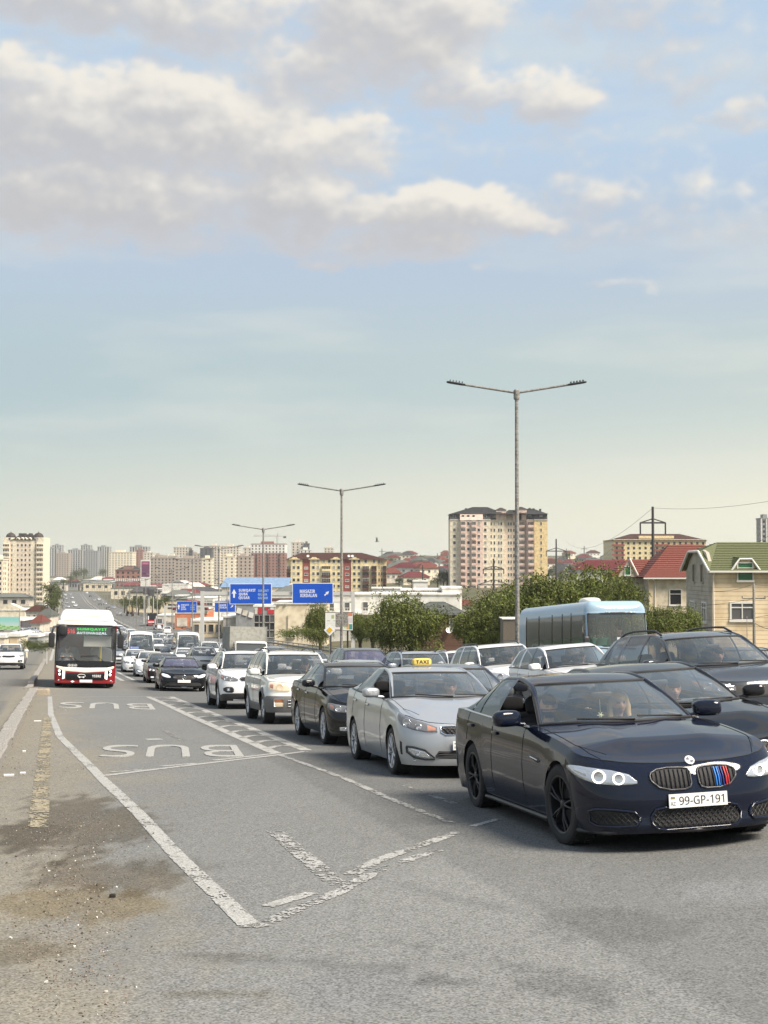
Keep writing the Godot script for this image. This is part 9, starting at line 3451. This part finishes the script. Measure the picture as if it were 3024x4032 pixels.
# ---------- vehicles far down the road ----------
func far_traffic() -> void:
	var van := van_spec()
	var suv := suv_round()
	var plain := sedan_plain()
	var paints := ["white", "silver", "pewter", "graphite", "pearl", "black"]
	var word := {"white": "white", "silver": "silver", "pewter": "grey", "graphite": "dark grey", "pearl": "off white", "black": "black"}
	var skip := {"skip": ["door_handle", "panel_joint", "steering_wheel", "rear_view_mirror", "wiper", "seat", "window_moulding", "windscreen_seal", "grille_mesh", "fog_lamp", "fog_pod", "fog_lamp_frame"], "group": "cars far down the road"}
	# seen from behind on the right carriageway
	for q in [[suv, 655, 276.0, "white", "white hatchback driving away down the right carriageway"], [van, 622, 330.0, "white", "white van driving away behind the dark red coach"], [plain, 470, 520.0, "silver", "silver saloon near the tank truck"]]:
		var t := place(q[1], q[2], 192.6, q[0].L)
		var c := car(q[0], q[3], t, "far_car", q[4], "car", skip)
		var b := MB.new()
		for s in [-1.0, 1.0]:
			b = MB.new()
			b.box(Vector3(s * (q[0].W * 0.5 - 0.2), q[0].belt[-1][1] - 0.15, -q[0].L * 0.5 + 0.03), Vector3(0.22, 0.16, 0.08))
			put("tail_light", b.mesh(), mats.red_panel, c)
	# coach from behind
	var t2 := place(592, 372.0, 192.6, 11.0)
	var o := thing("red_coach", "dark coach with red tail driving away down the hill", "coach", t2)
	var b := MB.new()
	b.span(Vector3(-1.25, 0.4, -5.5), Vector3(1.25, 3.3, 5.5))
	put("body", b.mesh(), mats.graphite, o)
	b = MB.new()
	b.span(Vector3(-1.2, 0.5, -5.54), Vector3(1.2, 1.5, -5.5))
	put("tail_panel", b.mesh(), mats.red_panel, o)
	b = MB.new()
	b.span(Vector3(-1.1, 0.95, -5.57), Vector3(1.1, 1.15, -5.54))
	put("tail_band", b.mesh(), mats.white, o)
	b = MB.new()
	b.span(Vector3(-1.05, 1.7, -5.53), Vector3(1.05, 3.0, -5.5))
	put("rear_window", b.mesh(), mats.pane_dark, o)
	for s in [-1.0, 1.0]:
		b = MB.new()
		b.span(Vector3(s * 1.0 - 0.12, 1.6, -5.56), Vector3(s * 1.0 + 0.12, 2.6, -5.52))
		put("side_strip", b.mesh(), mats.white, o)
	add_wheels(o, [[1.05, 3.2, 0.0], [-1.05, 3.2, 0.0], [1.05, -3.0, 0.0], [-1.05, -3.0, 0.0]], "steel", 0.48, 0.3, "alloy")
	# tank truck
	t2 = place(512, 515.0, 192.6, 8.0)
	o = thing("tank_truck", "pale tank truck driving away far down the hill", "truck", t2)
	b = MB.new()
	b.lathe([[0.0, -4.0], [1.1, -4.0], [1.32, -3.8], [1.32, 1.6], [1.1, 1.8], [0.0, 1.8]], Vector3(0, 2.5, 0), Basis(Vector3.RIGHT, Vector3.BACK, Vector3.DOWN), 20)
	put("tank", b.mesh(), rough_wall("tank_cream", Color(0.5, 0.42, 0.27), "plaster", 0.3), o)
	b = MB.new()
	b.span(Vector3(-1.2, 0.6, 2.0), Vector3(1.2, 2.9, 4.0))
	put("cab", b.mesh(), mats.bus_red, o)
	b = MB.new()
	b.span(Vector3(-0.6, 0.55, -3.9), Vector3(0.6, 1.2, 2.0))
	put("chassis", b.mesh(), mats.rubber, o)
	add_wheels(o, [[1.05, 3.0, 0.0], [-1.05, 3.0, 0.0], [1.05, -2.4, 0.0], [-1.05, -2.4, 0.0]], "steel", 0.5, 0.35, "dark_alloy")
	# the queue goes on over the brow, and more cars beyond
	for i in 50:
		for tt in [-14.0, -10.9, -7.7, -4.6, -1.7]:
			var d := 88.0 + 6.9 * i + 2.0 * rng.randf()
			var free: bool = (d > 125.0 or tt > -9.0) and not (d > 300.0 and rng.randf() < 0.35) and (tt < -3.0 or d < 240.0)
			for q in parked:
				if absf(q.x - d) < 5.6 and absf(q.y - tt) < 2.0:
					free = false
			if free:
				var sp: Dictionary = [suv, plain, plain][rng.randi() % 3]
				var pk: String = paints[rng.randi() % 6]
				car(sp, pk, place(CX + road_x(d, tt) / d * FOCAL, d, 12.8, sp.L), "distant_car", "%s %s in the distant part of the queue" % [word[pk], "crossover" if sp == suv else "saloon"], "car", skip)
	for i in 26:
		var d := 560.0 + 26.0 * i + 14.0 * rng.randf()
		var tt: float = [-13.0, -9.0, -25.0, 5.0, 8.5][i % 5]
		var sp: Dictionary = [suv, plain][rng.randi() % 2]
		var pk: String = paints[rng.randi() % 6]
		car(sp, pk, place(CX + road_x(d, tt) / d * FOCAL, d, 12.8, sp.L), "distant_car", "%s %s far off on the valley road" % [word[pk], "crossover" if sp == suv else "saloon"], "car", skip)
	for q in [[135, 2503, "white"], [160, 2500, "silver"]]:
		var g := on_ground(q[0], q[1])
		car(plain, q[2], place(q[0], -g.z, 60.0, plain.L), "parked_car", "%s saloon parked by the roadside shops" % q[2], "car", {"skip": skip.skip, "group": "cars parked by the shops"})

# ---------- small things on the road ----------
func litter() -> void:
	var p := on_ground(163, 2735)
	var b := MB.new()
	var bas := Basis(Vector3.UP, 0.15)
	var r := RandomNumberGenerator.new()
	r.seed = 3
	var rows := []
	for y in 4:
		var ring := PackedVector3Array()
		for k in 10:
			var a := TAU * k / 10.0
			var c := Vector3(signf(cos(a)) * pow(absf(cos(a)), 0.4) * 0.3, 0.0, signf(sin(a)) * pow(absf(sin(a)), 0.4) * 0.16) * (1.0 if y < 3 else 0.8)
			ring.append(c + Vector3(r.randfn() * 0.012, [-0.02, 0.08, 0.17, 0.2][y] + r.randfn() * 0.01, r.randfn() * 0.012))
		rows.append(ring)
	b.grid(rows, true, true)
	for k in 10:
		b.tri(Vector3(0, 0.2, 0), rows[3][(k + 1) % 10], rows[3][k])
	tag(put("concrete_lump", b.mesh(), rough_wall("lump", Color(0.46, 0.4, 0.32), "concrete", 1.2), self, Transform3D(bas, p)), "broken concrete block lying in the gutter by the kerb", "rubble")
	# grit, pebbles and scraps in the gutter: nobody could count them
	var mm := [MB.new(), MB.new(), MB.new()]
	for i in 4200:
		var q: Vector3
		if i < 2800:
			var px := 280.0 + rng.randfn() * 130.0
			var py := 3200.0 + absf(rng.randfn()) * 420.0
			if px < 5.0 or py > 4100.0:
				continue
			q = on_ground(px, py)
		else:
			var d := 19.0 + 34.0 * pow(rng.randf(), 1.6)
			q = road_at(d, -17.2 + absf(rng.randfn()) * 0.75)
		var s := rng.randf_range(0.002, 0.005) * (1.9 if rng.randf() < 0.06 else 1.0)
		var k := 0 if rng.randf() < 0.68 else 1
		if rng.randf() < 0.03:
			k = 2
		var tb := Basis(Vector3(rng.randfn(), rng.randfn(), rng.randfn()).normalized(), rng.randf() * 3.0)
		mm[k].box(q + Vector3(0, s * 0.4, 0), Vector3(s * 2.0, s * 1.1, s * 1.5), tb)
	for k in 3:
		var o := put("grit", mm[k].mesh(), mat("grit%d" % k, [Color(0.22, 0.18, 0.14), Color(0.07, 0.06, 0.05), Color(0.6, 0.58, 0.53)][k], 0.9), self)
		tag(o, ["brown", "dark", "pale"][k] + " grit and crumbs scattered along the dusty gutter", "grit")
		o.set_meta("kind", "stuff")
	for q in [[148, 2842, 0.16, 0.04], [35, 3057, 0.13, 0.05], [90, 3048, 0.07, 0.04], [95, 2962, 0.05, 0.04]]:
		var g := on_ground(q[0], q[1])
		b = MB.new()
		b.box(Vector3(0, 0.015, 0), Vector3(q[2], 0.02, q[3]), Basis(Vector3.UP, rng.randf() * 0.6) * Basis(Vector3.RIGHT, 0.2))
		tag(put("paper_scrap", b.mesh(), mat("scrap", Color(0.65, 0.63, 0.6), 0.9), self, Transform3D(Basis(), g)), "white paper scrap lying in the gutter", "litter", "paper scraps in the gutter")
	b = MB.new()
	var g2 := on_ground(443, 3534)
	pillow(b, Vector3(0, 0.012, 0), Vector3(0.045, 0.03, 0.03), 0.5)
	tag(put("dark_stone", b.mesh(), mat("stone_dark", Color(0.02, 0.018, 0.016), 0.9), self, Transform3D(Basis(), g2)), "single black lump on the asphalt by the dusty patch", "stone")
	# a gull over the roofs
	var gp := at(1484, 2132, 150.0)
	b = MB.new()
	pillow(b, Vector3.ZERO, Vector3(0.1, 0.1, 0.42), 0.9)
	pillow(b, Vector3(0, 0.03, 0.24), Vector3(0.07, 0.07, 0.1), 0.9)
	for s in [-1.0, 1.0]:
		b.grid([PackedVector3Array([Vector3(0, 0.02, 0.1), Vector3(s * 0.12, 0.2, 0.1), Vector3(s * 0.2, 0.48, 0.0)]), PackedVector3Array([Vector3(0, 0.02, -0.08), Vector3(s * 0.12, 0.2, -0.06), Vector3(s * 0.2, 0.48, -0.04)])])
	tag(put("gull", b.mesh(), mat("feather", Color(0.3, 0.3, 0.3), 0.9), self, Transform3D(Basis(Vector3.UP, 1.2), gp)), "gull with raised wings in the sky over the brown roof", "bird")
